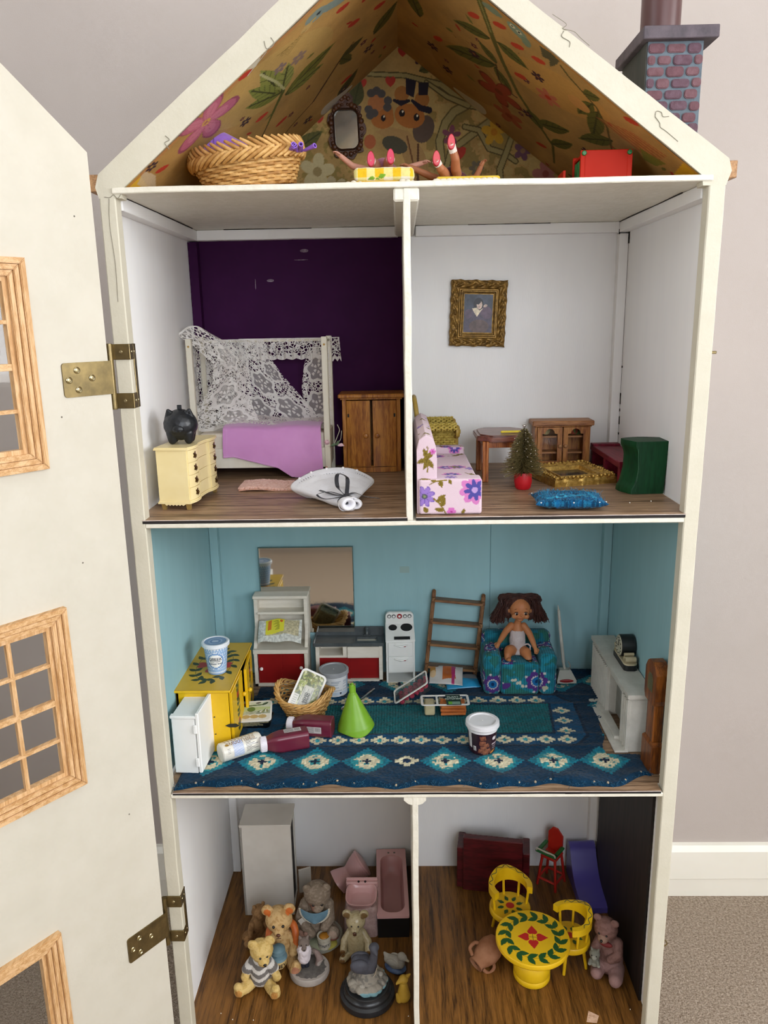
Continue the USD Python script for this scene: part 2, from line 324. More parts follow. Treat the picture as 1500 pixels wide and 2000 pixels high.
for s in (-1, 1):
    x0, x1 = sorted((s*33.0, s*(33-PW)))
    hp('front_post', wob(box(x0, x1, 0, PW, -89.5, 25.2, .12)), cream, smooth=40)
    w0, w1 = sorted((s*33.0, s*32.6))
    for nm, z0, z1, m in (('side_panel', ZT-.2, ZA-.6, white), ('side_panel', ZM-.2, ZT-.8, blue), ('side_panel', -90, ZM-.8, white)):
        hp(nm, box(w0, w1, PW*.9, D+.3, z0, z1, .02), m)
    # battens along the ceiling and the corner posts at the back
    b0, b1 = sorted((s*32.6, s*(32.6-1.5)))
    hp('ceiling_batten', wob(box(b0, b1, PW, D-.1, ZA-.62-1.5, ZA-.68, .06), .04), white)
    for z0, z1, m in ((ZT, ZA-2.3, purple if s < 0 else white), (ZM, ZT-.9, blue), (ZB, ZM-.9, white)):
        hp('corner_post', wob(box(*sorted((s*32.55, s*31.2)), D-1.5, D-.02, z0, z1, .05), .03), m)
# back panels
hp('back_panel', box(-32.6, -.3, D, D+.3, ZT-.5, ZA-.3, 0), purple, 'purple painted back wall of the bedroom')
hp('back_panel', box(-.3, 32.6, D, D+.3, ZT-.5, ZA-.3, 0), white)
hp('back_panel', box(-32.6, 13.15, D, D+.3, ZM-.5, ZT-.5, 0), blue); hp('back_panel', box(13.25, 32.6, D, D+.3, ZM-.5, ZT-.5, 0), blue)
hp('back_panel', box(13.1, 13.3, D+.06, D+.3, ZM-.5, ZT-.5, 0), mat('blue_seam', '5f868c', .7))
hp('back_panel', box(-32.6, 32.6, D, D+.3, -90, ZM-.5, 0), white)
hp('wall_patch', box(-1.7, -.1, D-.03, D+.1, -28.9, -27.8, .01), mat('patch_grey', '8ea9a6', .7))
hp('ceiling_batten', wob(box(-31.1, -1.3, D-1.5, D, ZA-2.1, ZA-.66, .06), .05), white); hp('ceiling_batten', wob(box(1.3, 31.1, D-1.5, D, ZA-2.1, ZA-.66, .06), .03), white)
# chipped paint scars on the purple wall
for x, z, w, h in ((-15.4, 22.0, 1.3, .5), (-15.9, 20.7, 2.2, .12), (-20.7, 17.8, 1.1, .45), (-23, 17.3, .15, 1.6)):
    hp('paint_chip', xf(bumpy(ball(0, 0, 0, .5, 2), .08, 3), (x, D-.01, z), s=(w, .03, h)), mat('chip_grey', ('5a4458', '8d7d8b'), .8, vscale=300))
# floors: a board with a painted front edge, laminate on top
hp('attic_floor', wob(box(-31.6, 31.6, -.15, D, ZA-.62, ZA, .1), .07, .12), white2, smooth=40)
hp('attic_floor_paper', box(-30.4, 30.4, .5, D, ZA, ZA+.04, 0), mat('yellow_paper', ('c99a1e', 'e0b52c'), .6, vscale=60))
hp('upper_floor', wob(box(-31.3, 31.3, -.05, D, ZT-1.06, ZT-.5, .1), .06, .2), white2, smooth=40)
hp('middle_floor', wob(box(-31.3, 31.3, -.05, D, ZM-.92, ZM-.36, .1), .05, .2), white2, smooth=40)
def laminate(x0, x1, z, m, y0=-.1):
    z -= .03
    hp('laminate_sheet', poly3([(x0, y0), (x1, y0), (x1, PW), (x1+(.9 if x1 > 5 else 0), PW), (x1+(.9 if x1 > 5 else 0), D), (x0-(.9 if x0 < -5 else 0), D), (x0-(.9 if x0 < -5 else 0), PW), (x0, PW)], z-.09, z, 'z'), m, smooth=False)
    hp('laminate_edge', box(x0, x1, y0-.03, y0+.05, z-.1, z-.01, .02), edge_m)
    hp('floor_gap', box(x0, x1, y0+.06, y0+.3, z-.45, z-.1, 0), dark_m)
laminate(-31.6, -.6, ZT, lam_t); laminate(.4, 31.4, ZT, lam_t)
laminate(-31.0, 31.0, ZM, lam_t)
hp('ground_floor', poly3([(-31.2, 0), (31.2, 0), (31.2, PW), (32.6, PW), (32.6, D), (-32.6, D), (-32.6, PW), (-31.2, PW)], ZB-.5, ZB-.03), lam_b, 'glossy teak effect floor of the bottom rooms', smooth=False)
hp('plinth', box(-33, 33, .2, D+.3, -GZ+.02, ZB-.5, .1), cream)
# partitions
hp('partition', wob(box(-.72, .05, .05, D, ZT-.5, ZA-.6, .08), .09, .15, 5), white2, smooth=40)
hp('partition', wob(box(-.4, .35, .05, D, ZB, ZM-.9, .08), .08, .15, 8), white2, smooth=40)
hp('partition_batten', wob(box(-1.75, 1.0, .1, D, ZA-2.0, ZA-.6, .2), .05), white2, smooth=40)
hp('partition_batten', poly3([(-1.45, ZM-.9), (1.4, ZM-.9), (1.4, ZM-1.4), (.9, ZM-1.9), (0, ZM-2.2), (-.9, ZM-1.9), (-1.45, ZM-1.4)], .1, D, 'y'), white2, smooth=40)
hp('wall_board', box(32.2, 32.6, 5.9, D-3.2, ZB, ZM-.95, .03), mat('black_board', ('120d0c', '2a201d'), .55, .3, vscale=20, stretch=(6, 6, 1)), 'dark brown black board on the right wall of the bottom room')
hp('floor_mark', poly3([(23.9, 2.4), (25.3, 2.2), (25.9, 3.4), (24.6, 4.2)], ZB-.03, ZB-.01), mat('bare_mark', ('b98f70', 'd9b79c'), .6, vscale=300))
# open joints where the battens have shrunk from the boards
for q in ((31.0, 31.13, 7.5, 33.2, ZA-.74, ZA-.6), (9, 21, 33.2, 33.34, ZA-.72, ZA-.6), (-27, -14, 33.2, 33.34, ZA-.72, ZA-.6), (-31.13, -31.02, 2.5, 31, ZA-.72, ZA-.62), (31.05, 31.22, 33.2, 33.32, 23.3, 24.0), (32.45, 32.62, 33.0, 33.3, 22, 23.6)): hp('open_joint', box(*q, 0), dark_m)
for z0, z1 in ((-1.5, .2), (-2.6, -2.2), (-4.6, -3.4), (-6.2, -5.9), (-8.2, -7.6), (4, 4.3)): hp('open_joint', box(32.5, 32.63, 33.1, 33.32, z0, z1, 0), dark_m)
# gable frame, roof, papered attic
AL, AR, APX = (-30.6, 25.4), (30.5, 25.6), (-1.0, 49.2)
outer = [(-33.0, 24.6), (-33.3, 25.7), (-32.9, 27.0), (-1.5, 51.8), (33.1, 27.2), (33.5, 26.0), (33.0, 24.6)]
hp('gable_frame', wob(poly3(Polygon(outer+[(30.6, 24.6), AR, APX, AL, (-30.6, 24.6)]), 0, PW, 'y'), .06), cream, smooth=30)
hp('roof_panel', poly3([AL, APX, (-1.5, 51.6), (-32.8, 26.9), (-32.8, 25.3)], PW, D+1.5, 'y'), cream, smooth=False)
hp('roof_panel', poly3([AR, APX, (-1.5, 51.6), (33, 27.0), (33, 25.3)], PW, D+1.5, 'y'), cream, smooth=False)
hp('attic_back_panel', poly3([(-32, 25.2), (32, 25.2), (-1, 51)], D+.2, D+.5, 'y'), cream)
for s in (-1, 1): hp('eave_strip', box(*sorted((s*33.1, s*34.5)), 1.2, D, 25.5, 27.2, .05), raw, 'unpainted timber strip under the eaves')
crack = mat('pencil_crack', '8a8474', .8)
def cracks(ctrl): hp('board_joint', tube([(x, -.03, z) for x, z in curve(ctrl, 40)], .035, 5), crack)
for ctrl in ([(14.4, 40.9), (15.8, 40.0), (15.5, 39.6), (16.6, 39.3), (17.3, 38.7), (18.2, 38.0)], [(15.6, 39.4), (15.4, 38.9), (16.2, 38.4), (16.2, 37.9)], [(25.2, 31.3), (25.3, 31.8), (25.8, 31.7), (26.0, 31.3), (26.6, 31.3)], [(25.2, 31.3), (25.7, 30.7), (25.8, 30.3), (26.4, 29.9), (27.7, 28.9)],
             [(-14.6, 39.2), (-14.4, 38.5), (-13.9, 38.6), (-13.6, 39.0), (-13.9, 39.5)], [(-25.4, 30.6), (-25.0, 30.2), (-25.5, 29.9), (-25.1, 29.3)], [(-14.4, 38.2), (-16.5, 36.0)],
             [(-32.4, 24.75), (-31.8, 24.7), (-31.4, 24.95), (-31.0, 24.6), (-30.6, 25.0)], [(-31.9, 24.6), (-32.1, 22), (-31.9, 18), (-32.0, 14)]): cracks(ctrl)
# printed wallpaper of the attic: flat print on the two roof slopes and the back wall
PAPER, OL, OD = 'ab8850', '6a6a2c', '3d3f22'
def mottle(P, k=.1, f=.35, seed=1):
    n = fbm(np.stack([P.x*f, P.y*f, P.x*0+seed], 1), 4, seed); P.c *= (1+k*2*(n-.5))[:, None]
def scatter_sprigs(P, n, W0, W1, seed, keep):
    r = np.random.default_rng(seed)
    for _ in range(n):
        x, y = r.uniform(0, W0), r.uniform(0, W1)
        if keep(x, y): continue
        k = r.integers(4); a = r.uniform(0, 360)
        if k == 0: P.ell(x, y, r.uniform(.4, .7), r.uniform(.18, .3), 'a8352a', a)
        elif k == 1: P.flower(x, y, r.uniform(.4, .6), 5, '5a3038', 'b88a50', a)
        elif k == 2: P.leaf(x, y, r.uniform(1, 1.8), .3, a, '6d6a34')
        else: P.line([(x, y), (x+.5*math.cos(a), y+.5*math.sin(a))], .08, '7a5a34')
def slope_paper(E, name):
    E = np.array(E); A = np.array(APX); d = (A-E)/np.linalg.norm(A-E); Ls = np.linalg.norm(A-E); nrm = np.array([d[1], -d[0]])*(1 if E[0] < 0 else -1)
    def fn(u, v):
        a, y = u*Ls, .25+v*(D-.25); w = (fbm(np.stack([a*.12, y*.12, a*0], 1), 2, 5)-.5)*.16+.06
        q = E+np.outer(a, d)+nrm*w[:, None]; return np.stack([q[:, 0], y, q[:, 1]], 1)
    m, u, v = grid(300, 270, fn)
    if E[0] > 0: m.faces = m.faces[:, ::-1]
    P = Paint(u*Ls, .25+v*(D-.25), PAPER); return m, P
def leafL(P, x, y, x2, y2, w, c=OL, c2=OD): P.leaf(x, y, math.hypot(x2-x, y2-y), w, math.degrees(math.atan2(y2-y, x2-x)), c, c2)
mL, P = slope_paper(AL, 'L')
mottle(P, .16, .25, 3)
P.ell(20, 8, 9, 6, 'b8a060', 25, .4); P.ell(27, 20, 7, 5, 'a98b50', 0, .4)
P.poly([(0, .2), (2.6, .2), (1.2, 9), (0, 12)], 'd6b23a'); P.poly([(1.4, 2), (3.2, .4), (3.4, 4), (1.8, 8)], 'c9bda6', .8)
P.line([(0, .6), (38, .6)], .7, 'b07a4e', .7)
scatter_sprigs(P, 60, 37, 34, 4, lambda x, y: (8 < x < 30 and y < 9))
P.flower(11.4, 3.0, 4.2, 5, 'b0627a', 'c09a4a', 20, .35, .16, '8e4c5e'); P.flower(11.4, 3.0, 3.1, 5, 'bd7488', 'c9a54e', 20, .2, .2)
for a in range(0, 360, 24): P.line([(11.4, 3), (11.4+3*math.cos(math.radians(a)), 3+3*math.sin(math.radians(a)))], .07, '9a5468', .7)
P.line([(16.6, 19), (18.5, 16), (20.3, 13.5), (21, 10)], [.3, .5, .7, .3], '4f5426'); P.line([(16.6, 19), (14, 23), (13.5, 27)], .25, '463a22')
leafL(P, 20.4, 14.9, 28.6, 13.6, 1.5); leafL(P, 20.4, 15.2, 26.5, 16.5, 1.2, '767a38'); leafL(P, 20.1, 13.3, 19.2, 3.1, 1.5, '7f8440'); leafL(P, 20.1, 13.3, 22.4, 7.4, 1.4, '868a48'); leafL(P, 20.1, 13.3, 15.6, 8.4, 1.3, '717634'); leafL(P, 19.4, 12, 17, 5, 1.1, '79803c')
P.line([(19, 4), (20.2, 9.5), (20.6, 13)], .35, 'a9a878')
P.ell(27.0, 2.6, 1.5, 1.0, '7d8b84', 15); P.ell(29.2, 3.8, 2.6, .7, '74827c', 35); P.ell(25.6, 3.4, .8, .6, 'b79a62'); P.ell(27.4, 2.7, .3, .25, '20242a'); P.ell(26.6, 3.0, .4, .18, 'c99a3a')
for k in range(7): P.line([(25.7-k*.5, 3.5+k*.05), (22.6-k*.2, 5.4-k*.35)], .1, '75602f', .8)
P.flower(23.6, 8.5, 1.2, 6, '8a7468', 'a08a60', 0, .5); P.flower(21.2, 6.8, 1, 5, '7c6a66', 'a08a60', 10, .5)
P.line([(23.3, 25.8), (26, 23), (28.8, 20.1), (31, 18.5)], [.3, .4, .3, .2], '4a3520'); leafL(P, 28.8, 20.1, 32.5, 19.6, 1.0, '4e4a26'); leafL(P, 28.8, 20.1, 30.2, 23.5, .9, '565428'); leafL(P, 34, 22, 38, 18.5, 1.4, '5c5a2a'); leafL(P, 27, 33, 31, 28.5, 1.2, '4c4a26')
P.line([(14, 30), (19, 27), (23.3, 25.8)], .25, '4a3520')
for x, y, a in ((17.6, 1.0, 20), (30.3, 6.7, 20), (31.4, 13.2, 30), (4.4, 4.0, 40), (16.6, 15, 10), (18.4, 22.1, 0), (35.2, 15, 30), (28.9, 28.7, 0), (8, 9, 30)): P.ell(x, y, 1.0, .5, 'b13a2c', a)
for x, y in ((4.0, 1.2), (14.7, 12.1), (21.7, 30.6), (28.2, 31.7), (33, 25), (12, 22)): P.flower(x, y, .9, 6, '3e2c34', 'a58a4c', 15, .45)
P.heart(33.5, 9.5, .7, 'a8352a'); P.ell(13, 29, 1.6, 1.1, 'a86a62'); P.ell(10, 32, 2.2, 1.5, '8d7a44')
hp('attic_wallpaper', mL, VC, 'printed leaf and flower wallpaper on the left roof slope', smooth=True, col=P.c)
mR, P = slope_paper(AR, 'R')
mottle(P, .18, .22, 8); P.ell(18, 8, 8, 4, 'c0914a', 30, .5); P.ell(28, 24, 6, 7, '94703a', 0, .5)
P.poly([(0, .2), (2.4, .2), (1.0, 10), (0, 12)], 'd0a428'); P.line([(0, .5), (38, .5)], .5, 'b07a3e', .7)
scatter_sprigs(P, 60, 37, 34, 14, lambda x, y: y < 3)
P.line([(30, 0), (29, 1.7), (26.9, 6.4), (24.4, 11.7), (21.2, 16.9), (17.1, 21.3), (13.7, 24.9), (12, 31)], [.9, .9, .8, .7, .6, .55, .5, .3], '5d5a2c'); P.line([(30, .3), (28.9, 2), (26.8, 6.6)], .2, '8c8850')
for q in ((26.6, 8.2, 31.6, 11.4, 1.0), (25.0, 14.2, 32, 20.6, 1.5), (25.8, 7.6, 21.2, 8.3, 1.1), (25.1, 14.9, 21.6, 18.6, .9), (24.9, 13.6, 28, 11.2, .8), (16.9, 21, 13.3, 15.8, 1.3), (19, 19.4, 16.0, 22.5, 1.2), (14, 24.6, 12.0, 19, 1.0), (15, 3.4, 13.2, 1.6, .9), (13.5, 4, 14.0, 9.2, 1.0), (12.5, 4.8, 10.8, 12.5, 1.2), (36, 18, 38, 12, 1.2), (9, 9, 12, 16, 1.1)): leafL(P, *q, c='5f5f2c')
P.line([(18.5, 1.5), (17.2, 2.4), (12.9, 4.1), (10.5, 6.9), (8, 12)], .3, '59502a'); P.line([(25, 14), (24, 17.5), (22.6, 19), (21, 18.6)], .3, '4a3a22')
P.ell(24.1, 1.6, 1.4, .9, '7d8f7a', -20); P.ell(24.8, 1.35, .35, .28, 'd8d2b0'); P.ell(24.8, 1.35, .18, .16, '1d2420'); P.ell(23.9, 1.55, .35, .28, 'd8d2b0'); P.ell(23.9, 1.55, .18, .16, '1d2420'); P.ell(27.4, 1.5, 1.3, .6, '76856e', 10); P.ell(22.8, 2.4, .6, .9, '748670', 20)
P.poly([(21.4, .9), (20.6, 2.6), (19.8, 2.2), (19.4, 3.6), (19.0, 2.4), (18.8, .8), (20, .5)], '56523a')
for x, y, a in ((26.1, 3.5, 40), (23.5, 4.9, 40), (21.8, 11.6, 40), (33.1, 20.1, 60), (9.3, .9, 30), (29.2, 6, 50), (20.8, 4.2, 30), (15, 28, 40)): P.ell(x, y, 1.0, .5, 'b5402a', a)
P.flower(23.4, 21.5, 3.4, 5, '97442e', '7c3a22', 40, .4, .2, '6e3420'); P.flower(20.8, 27, 2.6, 5, 'a0583a', '86402a', 10, .45)
for x, y in ((20, 8.2), (18.8, 21), (33.7, 23.9), (31, 28), (28, 16), (10, 18)): P.flower(x, y, .95, 6, '3c2230', '8c5a34', 30, .45)
P.flower(17.8, 11.3, 1.8, 6, 'b86a50', 'b5402a', 0, .4); P.ell(14.6, 6.6, 1.5, 1.2, 'c29054')
for k in range(16): P.line([(4.0, 2.2+k*.25), (8.5+.25*k, 3.4+.2*k)], .22, ('a05038', 'b98648', '8a5a32')[k % 3], .6)
P.poly([(3.2, 4), (6.4, 5.4), (5.0, 7.4), (3.6, 6.6)], '7d7a34')
hp('attic_wallpaper', mR, VC, 'printed leaf and flower wallpaper on the right roof slope', smooth=True, col=P.c)
def gb(u, v):
    z = 25.7+v*(49.1-25.7); xl = np.interp(z, [25.4, 49.2], [-30.6, -1.0]); xr = np.interp(z, [25.6, 49.2], [30.5, -1.0]); x = xl+(xr-xl)*u
    return np.stack([x, D+.12+0*x, z], 1)
mG, u, v = grid(420, 240, gb); g = gb(u, v); P = Paint(g[:, 0], g[:, 2], 'a98a52')
mottle(P, .2, .3, 11); sh = fbm(np.stack([P.x*.8, P.y*.8, P.x*0], 1), 4, 9)
P.put((sh > .55) & (P.x > 3), '6b6232', .5); P.put((sh < .42) & (P.x > 2), 'b6a468', .5); P.put((fbm(np.stack([P.x*1.2, P.y*1.2, P.x*0], 1), 4, 19) > .58) & (P.x < -6) & (P.y < 40), '746a34', .6)
tr = lambda pts, w: (P.line(pts, np.array(w)+.35, '5a5030'), P.line(pts, w, '988a58'))
tr([(-8, 46.4), (-5.1, 45.8), (0, 45.5), (5.1, 44.2), (8, 42.2)], [.3, .4, .5, .6, .7]); tr([(12.4, 41), (9.1, 41.6), (7.0, 40.6), (5.8, 39.2), (4.9, 36.8), (5.2, 34)], [.9, 1, 1, 1, .9, .9]); tr([(14, 40), (12.4, 39.4), (8.4, 36.7), (6.6, 35.5), (5.6, 32)], [.8, .8, .8, .7, .6]); tr([(8.5, 38.6), (10.6, 38.1), (12.1, 35.6), (14.4, 34.9), (16, 33.8)], [.5, .6, .6, .6, .5]); tr([(15.4, 37.2), (14.6, 35), (13.7, 32.8), (14, 28)], [.6, .7, .7, .7]); tr([(3, 44.6), (6, 42.6), (9, 41.4)], [.3, .5, .6])
P.line([(1.7, 47.8), (8.4, 42.5)], .16, 'b9ad90')
# two mice in wedding clothes: generic figures
P.ell(2.6, 38.4, 1.5, 1.9, '5a4a3e', -25); P.poly([(-4.4, 38.2), (-2.5, 38.9), (.4, 38.2), (2.6, 35.5), (4.0, 31), (3.6, 26), (-1.2, 28), (.2, 33), (-1.0, 36.4)], 'a07f4e')
P.line([(.2, 37.5), (1.2, 33.2), (2.1, 31)], .25, '6e4a2c'); P.line([(1.8, 36.4), (1.7, 31.5)], .3, '573a24'); P.ell(-1.6, 36.4, 1.9, 1.1, '4a4636', -20); P.ell(-5.2, 36.9, .85, .95, 'a25a36')
P.ell(-4.2, 42.0, 1.2, 1.1, 'a66a3e'); P.ell(-3.3, 39.8, 1.65, 1.2, 'a0622c'); P.poly([(-4.7, 40.4), (-4.5, 41.4), (-3.9, 40.8), (-3.2, 41.3), (-2.4, 40.8), (-1.9, 41.5), (-1.7, 40.2)], 'a0622c'); P.ell(-3.2, 40.0, .34, .42, '1c1414'); P.ell(-3.1, 40.2, .1, .12, 'e8dcc0')
for x, y in ((-4.9, 43.3), (-4.1, 43.6), (-3.4, 43.2), (-2.5, 42.3), (-2.6, 41.4), (-5.3, 41.2), (-5.1, 40.4), (-4.5, 40.7)): P.ell(x, y, .6, .55, '4d4844')
P.ell(-.5, 43.1, 1.05, 1.05, 'a06a34'); P.ell(2.4, 42.3, 1.05, 1.05, 'a06a34'); P.ell(.6, 40.2, 2.2, 1.6, 'a2642c', -15); P.ell(-.5, 40.6, .42, .5, '1c1414'); P.ell(1.6, 40.0, .42, .5, '1c1414'); P.ell(-.4, 40.8, .14, .14, 'e8dcc0'); P.ell(1.7, 40.2, .14, .14, 'e8dcc0')
P.poly([(.1, 45.2), (1.6, 44.8), (1.2, 42.6), (.1, 43.1)], '26202a'); P.poly([(1.9, 44.6), (3.4, 44.5), (3.2, 42.9), (1.9, 42.9)], '26202a'); P.line([(-1.6, 42.3), (-.6, 41.9), (.5, 42.2)], [.4, .7, .4], '221d28'); P.line([(1.0, 42.2), (2.2, 41.2), (3.4, 40.9)], [.4, .8, .9], '221d28')
for x, y, r in ((-.3, 48.4, .7), (-2.1, 44.6, .75), (-6.1, 44.5, .65), (7.8, 34.9, 1.0), (-12.5, 40, .7)): P.heart(x, y, r, 'a8382a')
P.flower(12.8, 37.8, 1.9, 5, 'c2962e', 'b97c24', 20, .45, .25); P.flower(6.6, 37.5, 1.4, 5, '7d4a58', '8d5a60', 10, .3, .2); P.flower(17, 35.2, 1.4, 5, '6a4a58', '8a6a50', 0, .5); P.flower(10.3, 33.0, 1.1, 6, '6d6450', '8a7a50', 0, .6); P.flower(20.4, 32, 2.0, 5, 'a0685e', '8a4a40', 30, .5); P.flower(2.3, 47.6, 1.0, 5, '46303a', '8c5a34', 0, .5); P.flower(-13, 33, 2.6, 5, 'b3a67c', '8a7a50', 10, .5); P.flower(-9, 45.5, 1.3, 6, '5a3a34', '8a6a40'); P.flower(-10.5, 30.5, 2.0, 5, 'a99c78', '7d6a40', 40, .5)
leafL(P, -6.5, 46.5, -4, 48.6, .8, '55522c'); leafL(P, 2, 46, 5, 47.2, .7, '5e5a2e'); leafL(P, -7.5, 41.5, -6.4, 45.2, 1.1, '4c4a2a'); leafL(P, 7, 44, 10, 43.4, .7, '55522c'); leafL(P, -16, 36, -12, 38.5, 1.0, '5a582c'); leafL(P, 22, 30, 25, 28, .8, '4e4c28')
hp('attic_wallpaper', mG, VC, 'printed wallpaper on the attic back wall with two mice in wedding clothes', smooth=True, col=P.c)
# ---------------- open front panel with pine windows, hinges, chimney ----------------
pine = wood('pine_moulding', 'c79a66', 'dcb587', 'z', 22, .5, .35, 10, .1, c0='b98a58')
pine_h = wood('pine_moulding_rail', 'c79a66', 'dcb587', 'y', 22, .5, .35, 10, .1, c0='b98a58')
steel = mat('brassed_steel', ('8c7a52', '6e6144'), .32, .5, metal=.9, vscale=60)
screw_m = mat('screw_steel', 'b9ac86', .25, metal=1)
glassy = usdkit.material(stage, '/World/Looks/window_pane', {'t': ('transparent_bsdf', {}), 'g': ('glossy_bsdf', {'roughness': .02}), 'f': ('fresnel', {'IOR': 1.3}), 'x': ('mix_closure', {})},
                         [('f.fac', 'x.fac'), ('t.BSDF', 'x.closure1'), ('g.BSDF', 'x.closure2')], surface='x.closure')
DA = .9231; DU, DN, DO = np.array([-math.cos(DA), -math.sin(DA)]), np.array([math.sin(DA), -math.cos(DA)]), np.array([-33.304, -1.31])
def dframe(m):                               # (d along the panel, t out of its inner face, z) -> house
    v = m.vertices; xy = DO+np.outer(v[:, 0], DU)+np.outer(v[:, 1], DN); m = trimesh.Trimesh(np.column_stack([xy, v[:, 2]]), m.faces, process=False)
    m.invert() if m.volume < 0 else None; return m
panel = Polygon([(0, -89.5), (0, 28.9), (33, 55.6), (66, 28.9), (66, -89.5)])
WIN = [(8.4, 21.2, -2.9, 18.1, 4), (8.45, 21.2, -39.8, -18.2, 4), (13.8, 27, -80.5, -56.35, 1)]
for x0, x1, z0, z1, n in WIN: panel = panel.difference(sbox(x0+1.75, z0+1.75, x1-1.75, z1-1.75))
FP = hp('front_panel', dframe(poly3(panel, -.9, 0, 'y')), mat('front_panel_paint', ('cac4b4', 'd0cabb'), .6, .3, vscale=20, bump=.2, bscale=220), 'open cream front panel of the house with pine windows', smooth=20)
def fp(name, m, mm, label=None): return hp(name, dframe(m), mm, label, 25, FP)
for x0, x1, z0, z1, n in WIN:
    def side(k):                             # mitred moulding of three steps
        out = []
        for i, (o, i2, h) in enumerate(((0, .62, .75), (.62, 1.2, .55), (1.2, 1.78, .38))):
            A, B = [(x0+o, z0+o), (x1-o, z0+o), (x1-o, z1-o), (x0+o, z1-o)], [(x0+i2, z0+i2), (x1-i2, z0+i2), (x1-i2, z1-i2), (x0+i2, z1-i2)]
            q = Polygon([A[k], A[(k+1) % 4], B[(k+1) % 4], B[k]]).buffer(-.012)
            out += [poly3(q, 0, h-.08, 'y'), poly3(q.buffer(-.07), 0, h, 'y')]
        return join(*out)
    for k in range(4): fp('window_casing', side(k), pine_h if k % 2 == 0 else pine)
    a, b, c, d = x0+1.75, x1-1.75, z0+1.75, z1-1.75
    fp('sash', poly3(sbox(a, c, b, d).difference(sbox(a+.5, c+.5, b-.5, d-.5)), -.85, -.05, 'y'), pine)
    if n > 1:
        fp('muntin', box((a+b)/2-.24, (a+b)/2+.24, -.7, -.12, c+.45, d-.45, .03), pine)
        for k in range(1, n):
            z = c+(d-c)*k/n; w = .34 if k == 2 else .2; fp('muntin', box(a+.45, b-.45, -.75, -.1, z-w, z+w, .03), pine_h)
    fp('pane', box(a+.4, b-.4, -.5, -.46, c+.4, d-.4, 0), glassy)
for k in range(5): fp('paint_speck', ball((2.2, 12.5, 5.6, 3.3, 6.1)[k], 0, (22.5, 4.0, -14, -47, 2.2)[k], .1, 1, (1, .3, 1)), mat('speck_grey', '6e675c', .8))
def hinge(zc, s=1):
    leaf = poly3(sbox(-.3, zc-1.8, 5.55, zc+1.8).buffer(-.35).buffer(.35).union(sbox(-.3, zc-1.8, 1, zc+1.8)), 0, .16, 'y')
    Hg = hp('hinge', dframe(leaf), steel, 'brassed steel hinge leaf screwed to the open panel')
    sub = lambda n, m, mm=steel: hp(n, m, mm, None, 30, Hg)
    sub('barrel', lathe([(.0, -3.65), (.36, -3.6), (.38, -3.4), (.38, 3.4), (.36, 3.6), (0, 3.65)], 16, (-33.35, -.5, zc)))
    for z in (zc+2.7, zc-2.7):
        sub('arm', join(box(-33.3, -31.2, -.2, -.02, z-.85, z+.85, .05), box(-31.32, -31.16, -.2, 1.8, z-.85, z+.85, .05)))
        for y in (.5, 1.3): sub('screw', xf(lathe([(0, .06), (.16, .05), (.2, 0)], 12), (-31.16, y, z), (0, 90, 0)), screw_m)
        sub('screw', xf(lathe([(0, .06), (.16, .05), (.2, 0)], 12), (-32.2, -.2, z), (90, 0, 0)), screw_m)
    sub('back_leaf', box(-31.34, -31.15, 1.0, 1.8, zc-3.55, zc+3.55, .05))
    for d, z in ((4.9, 0), (3.9, 1.0), (3.9, -1.05), (2.2, .1)):
        m = join(lathe([(.2, .0), (.34, .02), (.36, .1), (.3, .14), (.2, .05)], 16), lathe([(0, .08), (.2, .05)], 12), box(-.16, .16, -.03, .03, .05, .1, 0), box(-.03, .03, -.16, .16, .05, .1, 0))
        v = xf(m, r=(-90, 0, 20)); v.vertices = v.vertices*[1, 1, 1]; m2 = xf(m, r=(90, 0, 0)); m2.vertices = m2.vertices*[1, -1, 1]+[d, .14, zc+z]
        sub('screw', dframe(m2), screw_m)
hinge(5.95); hinge(-65.6)
hp('catch', box(33, 33.7, .6, 1.3, 7.3, 7.6, .05), steel); hp('catch', tube(curve([(33.0, 1.6, -70.6), (33.6, 1.5, -70.5), (33.9, 1.5, -71.0), (33.6, 1.5, -71.4), (33.1, 1.6, -71.3)], 16), .08, 6), steel)
# chimney: rendered stack with proud painted bricks
brick_m = [mat('brick_%d' % i, c, .7, .25, vscale=150, bump=.4, bscale=700) for i, c in enumerate((('5e3f45', '6d4c52'), ('563c46', '67505a'), ('634247', '74555a')))]
CH = hp('chimney', poly3([(25.7, 31.9), (31.6, 27.9), (31.6, 40), (25.7, 40)], 5.6, 15, 'y'), mat('chimney_render', ('535e66', '636f78'), .8, vscale=120, bump=.3, bscale=400), 'painted brick chimney stack with dark cap and pot')
def brick(x0, x1, z0, z1, y=5.6):
    r = min(.38, (z1-z0)*.4, (x1-x0)*.4); q = sbox(x0, z0, x1, z1).buffer(-r).buffer(r, 6); rr = random.Random(int(x0*97+z0*31))
    hp('brick', join(poly3(q, y-.1, y+.05, 'y'), poly3(q.buffer(-.09), y-.16, y, 'y')), brick_m[rr.randrange(3)], None, 30, CH)
for k in range(10):
    z1 = 39.7-k*1.13; z0 = z1-.92; xs = 25.72-(1.1 if k % 2 else .3)*1.0; x = xs
    while x < 31.5:
        w = 1.75+.35*math.sin(k*3.1+x*5); a, b = max(x, 25.74), min(x+w, 31.58)
        if b-a > .35 and z0 > 50.5-.7*(a+b)/2: brick(a, b, z0+.06*math.sin(k+x), z1+.05*math.cos(2*k+x))
        x += w+.24
hp('brick_side', bumpy(box(25.55, 25.72, 5.7, 14.9, 31.8, 39.9, 0).subdivide_to_size(.5), .07, 2.5), mat('side_render', ('3a3d38', '4c4a45'), .85, vscale=30, stretch=(1, 1, .4)), None, True, CH)
